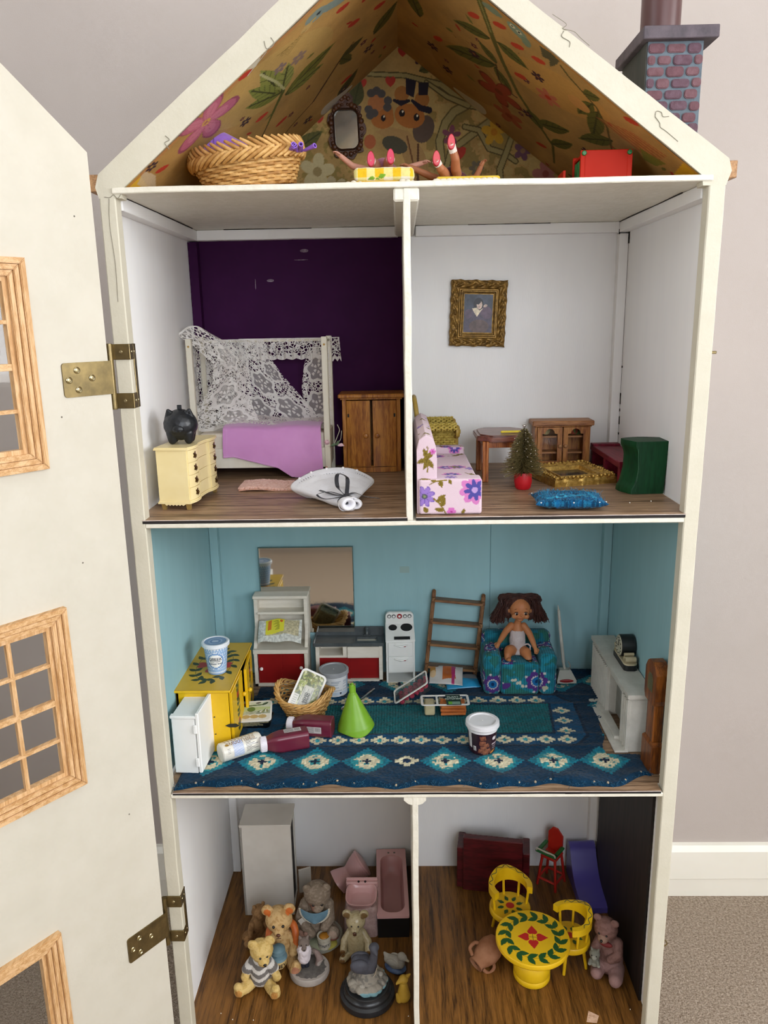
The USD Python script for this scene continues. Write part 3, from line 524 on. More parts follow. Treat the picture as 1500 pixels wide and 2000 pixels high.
hp('chimney_cap', wob(box(24.9, 32.85, 4.6, 15.7, 39.95, 41.2, .08), .04), mat('cap_paint', ('4d464b', '655a60'), .65, .3, vscale=60, bump=.3), 'dark grey chimney cap', 30, CH)
hp('chimney_pot', lathe([(0, 41.2), (2.15, 41.2), (2.15, 52), (1.8, 52), (1.8, 45)], 40, (28.3, 10.3, 0)), mat('pot_paint', ('4d3130', '5d3f3d'), .35, .5, vscale=25, stretch=(1, 1, .3)), 'brown chimney pot', 40, CH)
# ================= upper floor: bedroom (left) =================
# --- cream serpentine dresser, drawers facing right ---
ivory = mat('ivory_plastic', ('e3cf96', 'ead8a4'), .35, .4, vscale=20)
brassd = mat('dark_brass', ('4a3418', '6b4e24'), .35, .6, metal=.7, vscale=400)
DR = thing('dresser', 'ivory serpentine chest of four drawers with dark brass handles beside the bed', 'chest of drawers', (-28.5, 10.2, ZT), -5)
# local: x across (front of the drawers at +x), y along, z up
def serp(off=0.0):
    y = np.linspace(-5.4, 5.4, 49); a = np.abs(y)
    x = 1.75+.0*y+.42*np.exp(-((a-3.6)/1.5)**4)+.0*y-.34*np.exp(-(y/1.5)**4)*0+.18*np.cos(np.clip(y/1.6, -1, 1)*np.pi/2)**2*0
    x = 1.78+.34*np.where(a > 1.6, np.sin(np.clip((a-1.6)/3.5, 0, 1)*np.pi)**.7, -.25*np.cos(a/1.6*np.pi/2))
    return [(px+off, py) for px, py in zip(x, y)]
prof = lambda off, e=0: Polygon([(-2.0-e, -5.4-e)]+[(-2.0-e, 5.4+e)]+[(x, y*(1+e/5.4)) for x, y in serp(off)[::-1]])
obj('body', poly3(prof(0), .95, 7.45), ivory, DR, 40)
obj('top', join(poly3(prof(.28, .2), 7.42, 7.62), poly3(prof(.2, .12), 7.6, 7.74)), ivory, DR, 30)
obj('base_moulding', join(poly3(prof(.2, .16), .8, 1.0), poly3(prof(.1, .08), 1.0, 1.15)), ivory, DR, 30)
for yy in (-5.45, 5.45):
    obj('scalloped_apron', poly3(Polygon([(-1.3, .85)]+[(x, .72-.14*abs(math.sin((x+1.3)*np.pi/.42))) for x in np.linspace(-1.25, 1.25, 60)]+[(1.3, .85)]), yy-.08, yy+.08, 'y'), ivory, DR)
for k in range(4):
    z0 = 1.25+k*1.53
    for y0, y1 in ((-5.2, -2.15), (-1.7, 1.7), (2.15, 5.2)):
        q = [(x, y) for x, y in serp(0) if y0-.12 <= y <= y1+.12]; pts = [(x+.13, y) for x, y in q]+[(x-.3, y) for x, y in q[::-1]]
        dw = obj('drawer', poly3(pts, z0, z0+1.46), ivory, DR, 40)
        if abs((y0+y1)/2) > 1:
            yc = (y0+y1)/2; xs = np.interp(yc, [p[1] for p in serp(0)], [p[0] for p in serp(0)])+.13
            st = Polygon([(.36*(1+.3*math.cos(5*t))*math.cos(t), .36*(1+.3*math.cos(5*t))*math.sin(t)) for t in np.linspace(0, 2*np.pi, 40)])
            m = poly3(st, 0, .1); m.vertices = m.vertices[:, [2, 0, 1]]+[xs-.03, yc, z0+.75]; m.fix_normals()
            obj('handle', join(m, ball(xs+.16, yc, z0+.72, .13, 1), tube(curve([(xs+.05, yc-.22, z0+.72), (xs+.18, yc, z0+.5), (xs+.05, yc+.22, z0+.72)], 10), .05, 6)), brassd, dw)
for x, y in ((-1.6, -5.0), (1.5, -5.0), (-1.6, 5.0), (1.5, 5.0)):
    obj('foot', hull([(x+sx*.3, y+sy*.3, .85) for sx in (-1, 1) for sy in (-1, 1)]+[(x+sx*.22+.05, y+sy*.22, 0) for sx in (-1, 1) for sy in (-1, 1)]), mat('gilt_foot', 'a98d52', .35, metal=.5), DR)
# --- piggy bank standing on the dresser ---
PG = thing('piggy_bank', 'round black piggy bank standing on the ivory dresser', 'piggy bank', (-28.6, 8.4, ZT+7.76), 6)
pb = body([[(x, y, .3, .5), (x*.92, y*.9, 1.2, .8)] for x in (-1.0, 1.0) for y in (-.85, .95)]+[[(s*.75, -.55, 3.35, .42), (s*1.25, -.7, 3.95, .2)] for s in (-1, 1)]+[[(s*1.45, -.35, 2.9, .42), (s*1.3, -.7, 3.95, .2)] for s in (-1, 1)]+[[(s*.75, -.55, 3.35, .42), (s*1.45, -.35, 2.9, .42)] for s in (-1, 1)], .12, 4, [(0, 0, 2.12, 2.1, 2.1, 1.95), (0, -1.95, 1.75, .68, .38, .52)])
pb.apply_translation([0, 0, -pb.bounds[0][2]])
blackp = mat('black_plastic', ('0f1216', '15191f'), .38, .5, vscale=30)
obj('body', pb, blackp, PG, True)
for s in (-1, 1):
    obj('nostril', ball(s*.22, -2.27, 1.72, .1, 1, (1, .5, 1.6)), mat('piggy_hole', '050608', .6), PG); obj('eye', join(xf(lathe([(0, .02), (.1, .02), (.14, .12), (.22, .1), (.28, 0)], 16), (s*.72, -1.72, 2.72), (74, 0, s*24))), blackp, PG)
obj('coin', box(-.28, .28, -.06, .06, 3.95, 4.75, .05), blackp, PG)
obj('coin_slot', box(-.6, .6, -.12, .12, 3.98, 4.1, .04), mat('piggy_slot', '08090b', .5), PG)
# --- four poster bed with lace canopy ---
bedw = mat('white_bed_paint', ('d8d0bb', 'e4dfd0'), .6, .3, vscale=30, stretch=(1, 1, .2), bump=.25, bscale=300)
bx0, bx1, by0, by1 = -31.6, -11.6, 24.6, 32.85
BD = thing('four_poster_bed', 'white wooden four poster bed standing against the purple wall', 'bed', (bx0, by0, ZT))
for x in (.35, bx1-bx0-.35):
    for y in (.35, by1-by0-.35):
        ps = obj('post', box(x-.42, x+.42, y-.42, y+.42, 0, 20.2, .08), bedw, BD)
        if y < 1: obj('nail_head', ball(x, y-.42, 19.1, .16, 1, (1, .4, 1)), mat('rusty_nail', 'b08a45', .6), ps)
Lb, Wb = bx1-bx0, by1-by0
obj('canopy_rail', tube([(.3, Wb-.35, 19.6), (Lb-.3, Wb-.35, 19.6)], .18, 8), bedw, BD)
for y in (.35, Wb-.35): obj('side_board', box(.3, Lb-.3, y-.25, y+.25, 1.5, 4.4, .06), bedw, BD)
for x in (.35, Lb-.35): obj('canopy_rail', tube([(x, .3, 19.6), (x, Wb-.3, 19.6)], .18, 8), bedw, BD); obj('end_board', box(x-.25, x+.25, .3, Wb-.3, 1.5, 6.8, .1), bedw, BD)
obj('mattress', rbox(.7, Lb-.7, .5, Wb-.6, 3.8, 6.6, .5), mat('mattress_cloth', 'd9cfc0', .9, .1, bump=.2), BD, 40)
# pink bedspread: falls over the near side, its corner reaching the floor rug
pink = mat('pink_satin_cloth', ('cf8fc9', 'd89bd2'), .6, .25, vscale=15, bump=.3, bscale=900, bdist=.0004, sheen=.3)
def spread(u, v):                            # u along the bed, v from the wall side over the near edge
    x = 4.4+u*14.3; low = 1.7-.0*u; hang = np.interp(u, [0, .1, .3, .55, .75, .9, 1], [4.0, 3.9, 4.6, 5.6, 7.6, 8.5, 7.6])
    s = v*(7.6+hang); top = s < 7.6
    wav = np.sin(u*9+v*2)*.12+(fbm(np.stack([u*6, v*4, u*0], 1), 3, 2)-.5)*.5
    y = np.where(top, 7.9-s, .28-.35*np.clip((s-7.6)/2, 0, 1)-.45*np.clip((s-7.6)/8, 0, 1)+wav*.5*np.clip((s-7.6)/2, 0, 1))
    z = np.where(top, 7.35+.5*np.sin(np.clip(s/7.6, 0, 1)*np.pi)**.5*.5+wav*.35-np.where(s > 6.6, (s-6.6)**2*.25, 0), 7.1-(s-7.6))
    x = x+np.where(top, 0, (s-7.6)*(.02+.06*(u-.6)))
    return np.stack([x, y, np.maximum(z, -.1+.25)], 1)
mS, _, _ = grid(70, 60, spread, .08)
BS = obj('bedspread', mS, pink, None, True) if False else thing('bedspread', 'plain pink cloth bedspread draped over the four poster bed', 'bedspread', (bx0, by0, ZT))
obj('cloth', mS, pink, BS, True)
hem = lambda u: np.array([spread(np.array([u]), np.array([v]))[0] for v in np.linspace(.45, 1, 30)])
obj('stitched_hem', join(tube(hem(.04)+[0, -.05, .02], .035, 5), tube(np.array([spread(np.array([u]), np.array([.985]))[0]+[0, -.06, 0] for u in np.linspace(0, 1, 40)]), .035, 5)), mat('pink_thread', 'e0b4dd', .8), BS)
# lace: net, holes and motifs cut by a procedural alpha
def lace_mat(name, sc, seed):
    n = {'g': ('attribute', {'attribute': 'lacep'}), 'd': ('attribute', {'attribute': 'dens'}),
         'mp': ('mapping', {'location': (seed, seed, 0)}), 'v1': ('voronoi_texture', {'feature': 'distance_to_edge', 'scale': sc}), 'v2': ('voronoi_texture', {'feature': 'distance_to_edge', 'scale': sc*3.2}),
         'l1': ('math', {'math_type': 'less_than', 'value2': .10}), 'l2': ('math', {'math_type': 'less_than', 'value2': .10}), 'nz': ('noise_texture', {'scale': sc*.55, 'detail': 2}),
         'th': ('math', {'math_type': 'greater_than', 'value2': .53}), 'fine': ('math', {'math_type': 'multiply'}), 'mx': ('math', {'math_type': 'maximum'}), 'mo': ('math', {'math_type': 'maximum'}), 'nt': ('math', {'math_type': 'less_than', 'value2': -.5}), 'al': ('mix_float', {'b': .36}), 'dd': ('math', {'math_type': 'greater_than', 'value2': .5}),
         'df': ('diffuse_bsdf', {'color': (.93, .90, .86)}), 'tl': ('translucent_bsdf', {'color': (.9, .87, .82)}), 'm1': ('mix_closure', {'fac': .3}), 'tr': ('transparent_bsdf', {}), 'm2': ('mix_closure', {})}
    l = [('g.vector', 'mp.vector'), ('mp.vector', 'v1.vector'), ('mp.vector', 'v2.vector'), ('mp.vector', 'nz.vector'), ('v1.distance', 'l1.value1'), ('v2.distance', 'l2.value1'), ('nz.fac', 'th.value1'),
         ('l2.value', 'fine.value1'), ('th.value', 'fine.value2'), ('l1.value', 'mx.value1'), ('fine.value', 'mx.value2'), ('d.fac', 'dd.value1'), ('mx.value', 'mo.value1'), ('dd.value', 'mo.value2'), ('d.fac', 'nt.value1'), ('nt.value', 'al.fac'), ('mo.value', 'al.a'),
         ('df.BSDF', 'm1.closure1'), ('tl.BSDF', 'm1.closure2'), ('al.result', 'm2.fac'), ('tr.BSDF', 'm2.closure1'), ('m1.closure', 'm2.closure2')]
    return usdkit.material(stage, '/World/Looks/'+name, n, l, surface='m2.closure')
LACE = lace_mat('white_lace', 2.2, 3)
def lace(name, fn, nu, nv, W_, H_, parent, motifs=(), edge=True, keep=None):
    """cloth surface with lace coordinates in cm; dens 1 = solid thread"""
    m, u, v = grid(nu, nv, fn); x, y = u*W_, v*H_; r = np.random.default_rng(int(W_*10+H_)); d = np.zeros(len(x))
    for cx, cy, R in motifs:                 # a flower: net ground, scalloped rim, small petals inside
        a = np.arctan2(y-cy, x-cx); q = np.hypot(x-cx, y-cy); rim = R*(1+.12*np.cos(6*a)); d[(q < rim*1.22) & (q > rim*.94)] = 1; d[(q < R*.42) & (q > R*.16) & (np.cos(5*a) > -.2)] = 1; d[(q < R*.75) & (q > R*.5) & (np.cos(5*a+1) > .55)] = 1
        ins = (q < rim*.94) & (d < .5); d[ins] = -1
    for _ in range(int(W_*H_*.35)):
        cx, cy, a0 = r.uniform(0, W_), r.uniform(0, H_), r.uniform(0, 6.3); a = np.arctan2(y-cy, x-cx); q = np.hypot(x-cx, y-cy); d[(q < .42*(.6+.4*np.abs(np.cos(2.5*a+a0)))) & (q > .1) & (d > -.5)] = 1
    if edge: e = .45+.25*np.abs(np.sin(x*2.4)); d[((y > H_-e) & (y > H_-.99*e)) | (y < .15)] = 1
    if keep is not None:
        k = keep(x, y); fk = k[m.faces].all(1); m.update_faces(fk)
    return obj(name, m, LACE, parent, True, attr=d, vec=np.stack([x, y, np.where(d < -.5, 4.0, 0)], 1))
LC = thing('lace_canopy', 'white lace canopy draped from the rails of the four poster bed', 'canopy', (bx0, by0, ZT))
# frill hanging from the back rail
fr = lambda amp, n: (lambda u, v: np.stack([6.0+u*13.8, Wb-.45-.12*v+np.sin(u*n*6.283)*amp*(.3+v), 19.95-v*(3.0+.25*np.abs(np.sin(u*30)))], 1))
lace('frill', fr(.32, 11), 220, 44, 13.8, 3.2, LC)
# back curtain: left panel sweeping down from the rail, right panel beside the foot post
def backL(u, v):
    z = 19.9-v*15.2; w = np.interp(v, [0, .15, .35, .6, .8, 1], [9.0, 9.6, 11.6, 14.8, 17.4, 18.6]); x = .8+u*w
    return np.stack([x, Wb-.75+np.sin(u*17)*.22+np.sin(u*7+v*3)*.2-.6*v, z+.0*u], 1)
lace('curtain', backL, 260, 230, 17, 15.2, LC, [(5.0, 5.5, 1.7), (9.0, 3.2, 1.5), (11.6, 6.6, 1.6), (8.3, 10.6, 1.8), (13.4, 10.6, 1.7), (3.6, 11, 1.6), (15.6, 13.2, 1.2), (11, 14, 1.3), (15.0, 5, 1.3)])
def backR(u, v):
    z = 18.6-v*13.6; w = np.interp(v, [0, .2, .45, .7, 1], [2.9, 3.9, 4.4, 4.0, 6]); x = Lb-.3-(1-u)*w
    return np.stack([x, Wb-.9+np.sin(u*9)*.2, z], 1)
lace('curtain', backR, 90, 220, 4.6, 13.6, LC, [(2.5, 3.2, 1.75), (2.6, 8.6, 1.7), (2, 12.6, 1.1)])
# front swag from the near left post: bunched at the top, falling inwards and along the bed
def swag(u, v):
    t = v; x0 = np.interp(t, [0, .12, .3, .5, .75, 1], [1.0, 3.6, 5.6, 5.4, 4.2, 4.4]); wid = np.interp(t, [0, .12, .3, .5, .75, 1], [4.6, 5.2, 4.5, 5.2, 7.8, 10.5])
    x = x0+(u-.5)*wid+.0; z = 20.8-t*14.2+np.sin(u*np.pi)*1.2*(1-t)**2; y = .3+Wb*.5*np.interp(t, [0, .3, .6, 1], [.02, .25, .5, .55])+np.sin(u*13+t*4)*.3+u*np.interp(t, [0, .4, 1], [1.5, 3.0, 2.0])
    return np.stack([x, y, z], 1)
lace('swag', swag, 150, 230, 6.5, 15, LC, [(3.4, 4.2, 1.3), (3.0, 9.5, 1.5), (4.2, 13, 1.2)])
# lower edge lying over the bedspread
def lowf(u, v):
    x = 2.6+u*16.6; y = Wb-1.3-v*5.2-.5*np.sin(u*3.1); z = 8.3-v*1.05+.42*np.sin(u*15)*v+.3*np.sin(u*6)-.9*np.clip(v-.55, 0, 1)*1.2; return np.stack([x, y, z], 1)
lace('valance', lowf, 220, 80, 16.6, 5.4, LC, [(3, 2.6, 1.2), (9.6, 2.4, 1.4), (14, 2.2, 1.1)])
def sidel(u, v): return np.stack([-.05+np.sin(u*16)*.18+.0*v, .6+u*7.6, 19.8-v*np.interp(u, [0, 1], [15, 16])], 1)
lace('curtain', sidel, 100, 160, 7.6, 15, LC, [(3.5, 5, 1.6), (4, 11, 1.6)])
def tailr(u, v): return np.stack([Lb-.2+u*1.5+.25*v, Wb-.9-.3*np.sin(u*8), 20.0-v*(3.4+.2*np.sin(u*14))], 1)
lace('frill', tailr, 50, 60, 1.6, 3.5, LC)
# rosebud posy tied to the foot post
PY = thing('posy', 'tiny pink and white rosebuds with green leaves tied to the bed post', 'flowers', (-11.3, 24.1, ZT+4.7))
for i, (x, y, z, r, c) in enumerate(((1.35, -.1, -.1, .5, 'e6b7c6'), (-.7, .25, .5, .38, 'c98a98'), (.2, -.35, -.3, .22, 'd8a3b0'))):
    pet = [xf(ball(0, 0, 0, r*.62, 2, (1, .5, 1)), (x+r*.45*math.cos(k*1.257), y-.12+.06*k, z+r*.45*math.sin(k*1.257)), (0, k*72, 20)) for k in range(5)]+[ball(x, y-.2, z, r*.45, 2)]
    obj('rosebud', join(*pet), mat('rosebud_%d' % i, (c, 'f0d6dc'), .6, sheen=.2, vscale=800), PY, 40)
for k, (x, z, a) in enumerate(((.3, .2, 20), (-.2, -.3, 160), (.75, -.35, -30), (.9, .45, 60))):
    obj('leaf', xf(ball(0, 0, 0, .42, 2, (1, .18, .5)), (x, -.3, z), (0, -a, 0)), mat('posy_leaf', ('3d5238', '5a6f4e'), .5, vscale=500), PY, 40)
obj('stem', join(tube(curve([(.3, -.2, 0), (.8, -.1, 1.2), (1.2, 0, 2.3), (.9, .1, 3.1)], 14), .06, 5), tube(curve([(.6, 0, .3), (1.3, 0, .9), (1.5, .1, 2.2)], 10), .05, 5)), mat('posy_stem', 'b9b3a0', .6), PY)
# --- wardrobe with two bowed doors ---
wr = wood('honey_pine_wardrobe', '9c5c1c', 'c08030', 'z', 18, .38, .45, 10, .15, coat=.2, c0='78430f')
WA = thing('wardrobe', 'honey brown wooden wardrobe with two doors beside the bed', 'wardrobe', (-5.6, 31.0, ZT), 0)
obj('carcass', join(box(-4.35, -3.75, -2.5, 2.9, 0, 11.2, .06), box(3.75, 4.35, -2.5, 2.9, 0, 11.2, .06), box(-4.3, 4.3, 2.6, 2.9, 0, 11.2, 0), box(-3.8, 3.8, -2.4, 2.8, .2, .9, .05)), wr, WA)
obj('top', join(box(-4.9, 4.9, -3.1, 3.1, 11.15, 11.75, .12), box(-4.6, 4.6, -2.8, 3.0, 10.9, 11.2, .05)), wr, WA)
obj('plinth', poly3([(-3.8, -2.4), (3.8, -2.4), (3.8, -2.6), (2, -2.85), (0, -2.95), (-2, -2.85), (-3.8, -2.6)], 0, .75), wr, WA)
for s in (-1, 1):
    pts = [(s*t, -2.5-.42*(1-(t/3.75)**2)) for t in np.linspace(.2, 3.7, 14)]; dr = obj('door', poly3(pts+[(x, y+.45) for x, y in pts[::-1]], .85, 10.75), wr, WA, 40)
    obj('knob', lathe([(0, .75), (.3, .68), (.38, .48), (.26, .25), (.16, .1), (.18, 0)], 18).apply_transform(trimesh.transformations.translation_matrix((s*.85, -3.0, 5.6))@trimesh.transformations.rotation_matrix(np.pi/2, (1, 0, 0))), wr, dr)
    obj('hinge_slot', box(s*3.45-.13, s*3.45+.13, -2.64, -2.5, 8.3, 8.8, .03), mat('slot_black', '120d0a', .6), dr)
# --- fluffy pink rug, curled at one end ---
def rugf(u, v):
    x = -23.4+u*12.6; y = 15.3+v*5.2+u*.6-.5*u*(1-v); lift = np.clip((u-.72)/.28, 0, 1)
    z = ZT+.25+lift**1.6*2.0*(.35+.65*v)+.14*np.sin(u*9); x = x-lift**2*1.1; return np.stack([x, y, z], 1)
mR2, _, _ = grid(90, 40, rugf, .22)
RG = thing('bedside_rug', 'fluffy pale pink bedside rug with one end curled up', 'rug', (-17, 17.5, ZT))
obj('backing', mR2, mat('rug_backing', ('c8947c', 'd9ab96'), .95, .05, vscale=300, bump=.5, bscale=600), RG, True, W=True)
r9 = np.random.default_rng(5); uu, vv = r9.random(2600)*.8, r9.random(2600); pp = rugf(uu, vv); tf = trimesh.creation.icosphere(subdivisions=1)
obj('pile', join(*[trimesh.Trimesh(tf.vertices*[.2, .2, .2]*r9.uniform(.6, 1.2)+p+[r9.normal()*.06, r9.normal()*.06, .08], tf.faces, process=False) for p in pp]), mat('pink_pile', ('d6a290', 'edc8ba'), 1.0, .05, vscale=250, sheen=.4), RG, True, W=True, kind='stuff')
# --- white felt pouch with blanket stitch and black ribbon ---
felt = mat('white_felt', ('d9d8dd', 'e6e5e8'), .95, .1, vscale=40, bump=.3, bscale=1200, bdist=.0005, sheen=.3)
PO = thing('felt_pouch', 'white felt pouch tied with a black ribbon bow, edge blanket stitched', 'pouch', (-8.9, 7.8, ZT), 17)
def pouch(u, v):                             # u round the cone, v from tied neck to open mouth
    a = u*2*np.pi; R = np.interp(v, [0, .12, .2, .3, .5, .75, 1], [1.0, .85, .7, 1.2, 2.2, 3.3, 4.3]); fold = 1+.10*np.sin(a*2+1)*np.interp(v, [0, .2, .6, 1], [1.5, 1.8, .6, .15])
    x = R*np.cos(a)*fold*1.05*(1+.2*np.abs(np.cos(a))**10*v); z = np.maximum(R*np.sin(a)*fold*np.interp(v, [0, .2, .5, .8, 1], [.8, .85, .45, .4, .5])+np.interp(v, [0, .2, 1], [.75, .72, 1.5]), .03)
    return np.stack([x, -4.6+v*9.2+.25*np.sin(3*a)*(v > .9), z], 1)
mP, _, _ = grid(96, 60, pouch, .14); obj('bag', mP, felt, PO, True)
for k, (x, y, z, r, az) in enumerate(((-.35, -4.5, .95, .95, 8), (.95, -4.2, .75, .75, -22))):   # the gathered felt ends
    e = lathe([(.25, -.1), (.45, -.75), (.75, -1.05), (.98, -.85), (1.0, -.2), (.75, .7), (.5, 1.2), (0, 1.2)], 28); obj('gathered_end', bumpy(xf(e, (x, y, z), (90, 0, az), (r, r*.85, -r)), .06, 1.5, k), felt, PO, True)
st = [pouch(np.array([u]), np.array([1.0]))[0] for u in np.linspace(0, 1, 70)]
obj('blanket_stitch', join(tube([p+[0, .04, .05] for p in st], .08, 5), *[tube([p+[0, 0, .03], pouch(np.array([u]), np.array([.85]))[0]*1.0+(0, 0, .06)], .075, 5) for p, u in list(zip(st, np.linspace(0, 1, 70)))[::1]]), mat('navy_thread', '1d2030', .8), PO)
for u in (.12, .2, .28, .36, .43): obj('pearl_bead', ball(*(pouch(np.array([u]), np.array([.985]))[0]+[0, 0, .12]), .2, 2), mat('pearl_white', 'e8e4e4', .25, coat=.4), PO)
rib = mat('black_ribbon', '10111c', .45, sheen=.2)
def ribbon(ctrl, w=.42, th=.04, n=40):
    c = curve(ctrl, n); t = np.gradient(c, axis=0); t /= np.linalg.norm(t, axis=1, keepdims=True); s = np.cross(t, [0, 0, 1.0]); s = np.where(np.linalg.norm(s, axis=1, keepdims=True) < .2, [1, 0, 0], s); s /= np.linalg.norm(s, axis=1, keepdims=True)
    k = len(c); m, _, _ = grid(k, 3, lambda u, v: c[np.round(u*(k-1)).astype(int)]+s[np.round(u*(k-1)).astype(int)]*((v-.5)*w)[:, None], th); return m
nk = [pouch(np.array([u]), np.array([.2]))[0] for u in np.linspace(0, 1, 40)]
obj('ribbon', join(tube([p*np.array([1.06, 1, 1.08]) for p in nk], .16, 6), ribbon([(0, -2.7, 1.4), (-.9, -2.4, 2.6), (-.6, -1.4, 3.9), (.5, -1.6, 3.4), (.2, -2.6, 1.6)], .5), ribbon([(0, -2.7, 1.4), (-1.8, -2.0, 1.9), (-3.2, -1.2, 1.5), (-2.4, -2.2, 1.1), (-.2, -2.8, 1.4)], .3),
    ribbon([(0, -2.7, 1.45), (1.3, -2.2, 1.6), (2.6, -2.0, 1.0), (4.6, -1.6, .5)], .5), ribbon([(0, -2.7, 1.45), (-1.2, -2.0, 1.5), (-2.8, -.6, 1.9)], .45), ball(0, -2.75, 1.45, .32, 2)), rib, PO, 40)
# ================= upper floor: living room (right) =================
def fabric(m, size, paints, base, seed=1):
    """dense mesh whose print is laid on by the direction each spot faces; paints: {axis: fn(Paint)} with (x,z) for y, (x,y) for z, (y,z) for x"""
    m = refine(m, size*.72); n = m.vertex_normals; v = m.vertices; ax = np.abs(n).argmax(1); c = np.zeros((len(v), 3))
    for a, (i, j) in {0: (1, 2), 1: (0, 2), 2: (0, 1)}.items():
        k = ax == a; P = Paint(v[k][:, i], v[k][:, j], base); fn = paints.get('xyz'[a])
        if fn: fn(P)
        c[k] = P.c
    return m, c
OLV, PK, PU, BL = '7d6a2c', 'c46bae', '8f72b8', '4e4a93'
def sprays(P, seed, x0, x1, y0, y1, n, s=1.0):
    r = np.random.default_rng(seed)
    for _ in range(n):
        x, y, a = r.uniform(x0, x1), r.uniform(y0, y1), r.uniform(0, 360); k = r.integers(5)
        if k == 0: P.flower(x, y, 1.25*s, 8, 'c979b4', 'c9a4cf', a, .75); P.flower(x, y, .95*s, 8, BL, 'c0a0cf', a, .5, .3)
        elif k == 1: P.flower(x, y, .9*s, 8, PU, '5d5566', a, .55, .25, '6f58a0')
        elif k == 2: P.flower(x, y, .5*s, 6, PK, 'a03c86', a, .7, .3)
        else:
            P.line([(x, y), (x+1.5*s*math.cos(a), y+1.5*s*math.sin(a))], .14*s, OLV)
            for b in (-40, 10, 60): P.leaf(x, y, 1.0*s, .25*s, a*57+b, OLV, '5f5122')
SF = thing('floral_sofa', 'pink sofa printed with purple and pink flowers against the white partition', 'sofa', (4.4, 12.6, ZT))
sb_ = '%s' % 'd3bcc6'
def near(P):
    P.flower(-3.0, 2.2, 1.15, 8, PU, '54525e', 20, .62, .3, '7158a2'); P.ell(-3.0, 2.2, .16, .16, '7d8a5a')
    for a in range(0, 360, 45): P.line([(-3+.4*math.cos(math.radians(a)), 2.2+.4*math.sin(math.radians(a))), (-3+.85*math.cos(math.radians(a)), 2.2+.85*math.sin(math.radians(a)))], .05, '6a529a')
    P.flower(2.75, 2.9, 1.75, 8, 'c879b2', 'c879b2', 10, .72); P.flower(2.85, 2.9, 1.28, 8, BL, 'b493c8', 10, .5, .27)
    P.line([(-1.9, 1.9), (-1.2, 1.3), (-.6, .3), (-.5, 0)], .2, OLV)
    for q in ((-1.5, 1.6, 1.3, .32, 40), (-1.0, 1.0, 1.15, .32, 70), (-.7, .5, 1.2, .28, 170), (1.4, 0, .8, .22, 70), (-2.6, .3, .8, .3, 130), (-1.2, 4.1, .9, .3, -75), (-.2, 4.2, .7, .22, -60), (-2.2, 4, .8, .25, 30)): P.leaf(*q, OLV, '63531f')
    P.flower(.15, .35, .55, 6, PK, '9c3580', 0, .75, .25); P.line([(-2.4, 3.6), (-1.6, 4.0), (-.4, 4.1)], .14, OLV)
top_ = lambda P: sprays(P, 5, -3.5, 3.7, -12, 12, 22, 1.0); side_ = lambda P: sprays(P, 8, -12, 12, 0, 9, 20, 1.0)
mm, cc = fabric(rbox(-3.65, 3.7, -11.8, -9.2, 0, 4.25, .35), .14, {'y': near, 'z': lambda P: sprays(P, 3, -3.5, 3.5, -12, -9, 4, .8), 'x': side_}, sb_); obj('arm', mm, VCF, SF, True, col=cc)
mm, cc = fabric(rbox(-3.65, 3.4, 9.6, 11.9, 0, 4.6, .35), .16, {'y': lambda P: sprays(P, 9, -3.5, 3.5, 0, 4.5, 7, .8), 'z': lambda P: sprays(P, 4, -3.5, 3.5, 9, 12, 4, .7), 'x': side_}, sb_); obj('arm', mm, VCF, SF, True, col=cc)
mm, cc = fabric(rbox(-3.4, 3.55, -9.3, 9.7, .1, 3.7, .4), .16, {'z': top_, 'x': side_}, sb_); obj('seat', mm, VCF, SF, True, col=cc)
prof_b = [(-3.75, .1), (-3.75, 7.6), (-3.5, 8.7), (-2.8, 9.2), (-2.1, 8.9), (-1.75, 8.0), (-1.6, 6.5), (-1.65, 3.4), (-1.7, .1)]
mm = poly3(Polygon(prof_b).buffer(.1), -11.2, 11.2, 'y'); mm, cc = fabric(mm, .18, {'y': lambda P: (P.line([(-2.6, 5), (-2.6, 8)], .15, OLV), [P.leaf(-2.6, 6.5, 1.4, .3, a, OLV, '5f5122') for a in (60, 110, 200, 250, 300)], P.flower(-2.0, 7.4, .4, 6, PK, '9c3580')), 'x': side_, 'z': lambda P: sprays(P, 6, -4, -1, -12, 12, 9, .9)}, sb_); obj('back', mm, VCF, SF, True, col=cc)
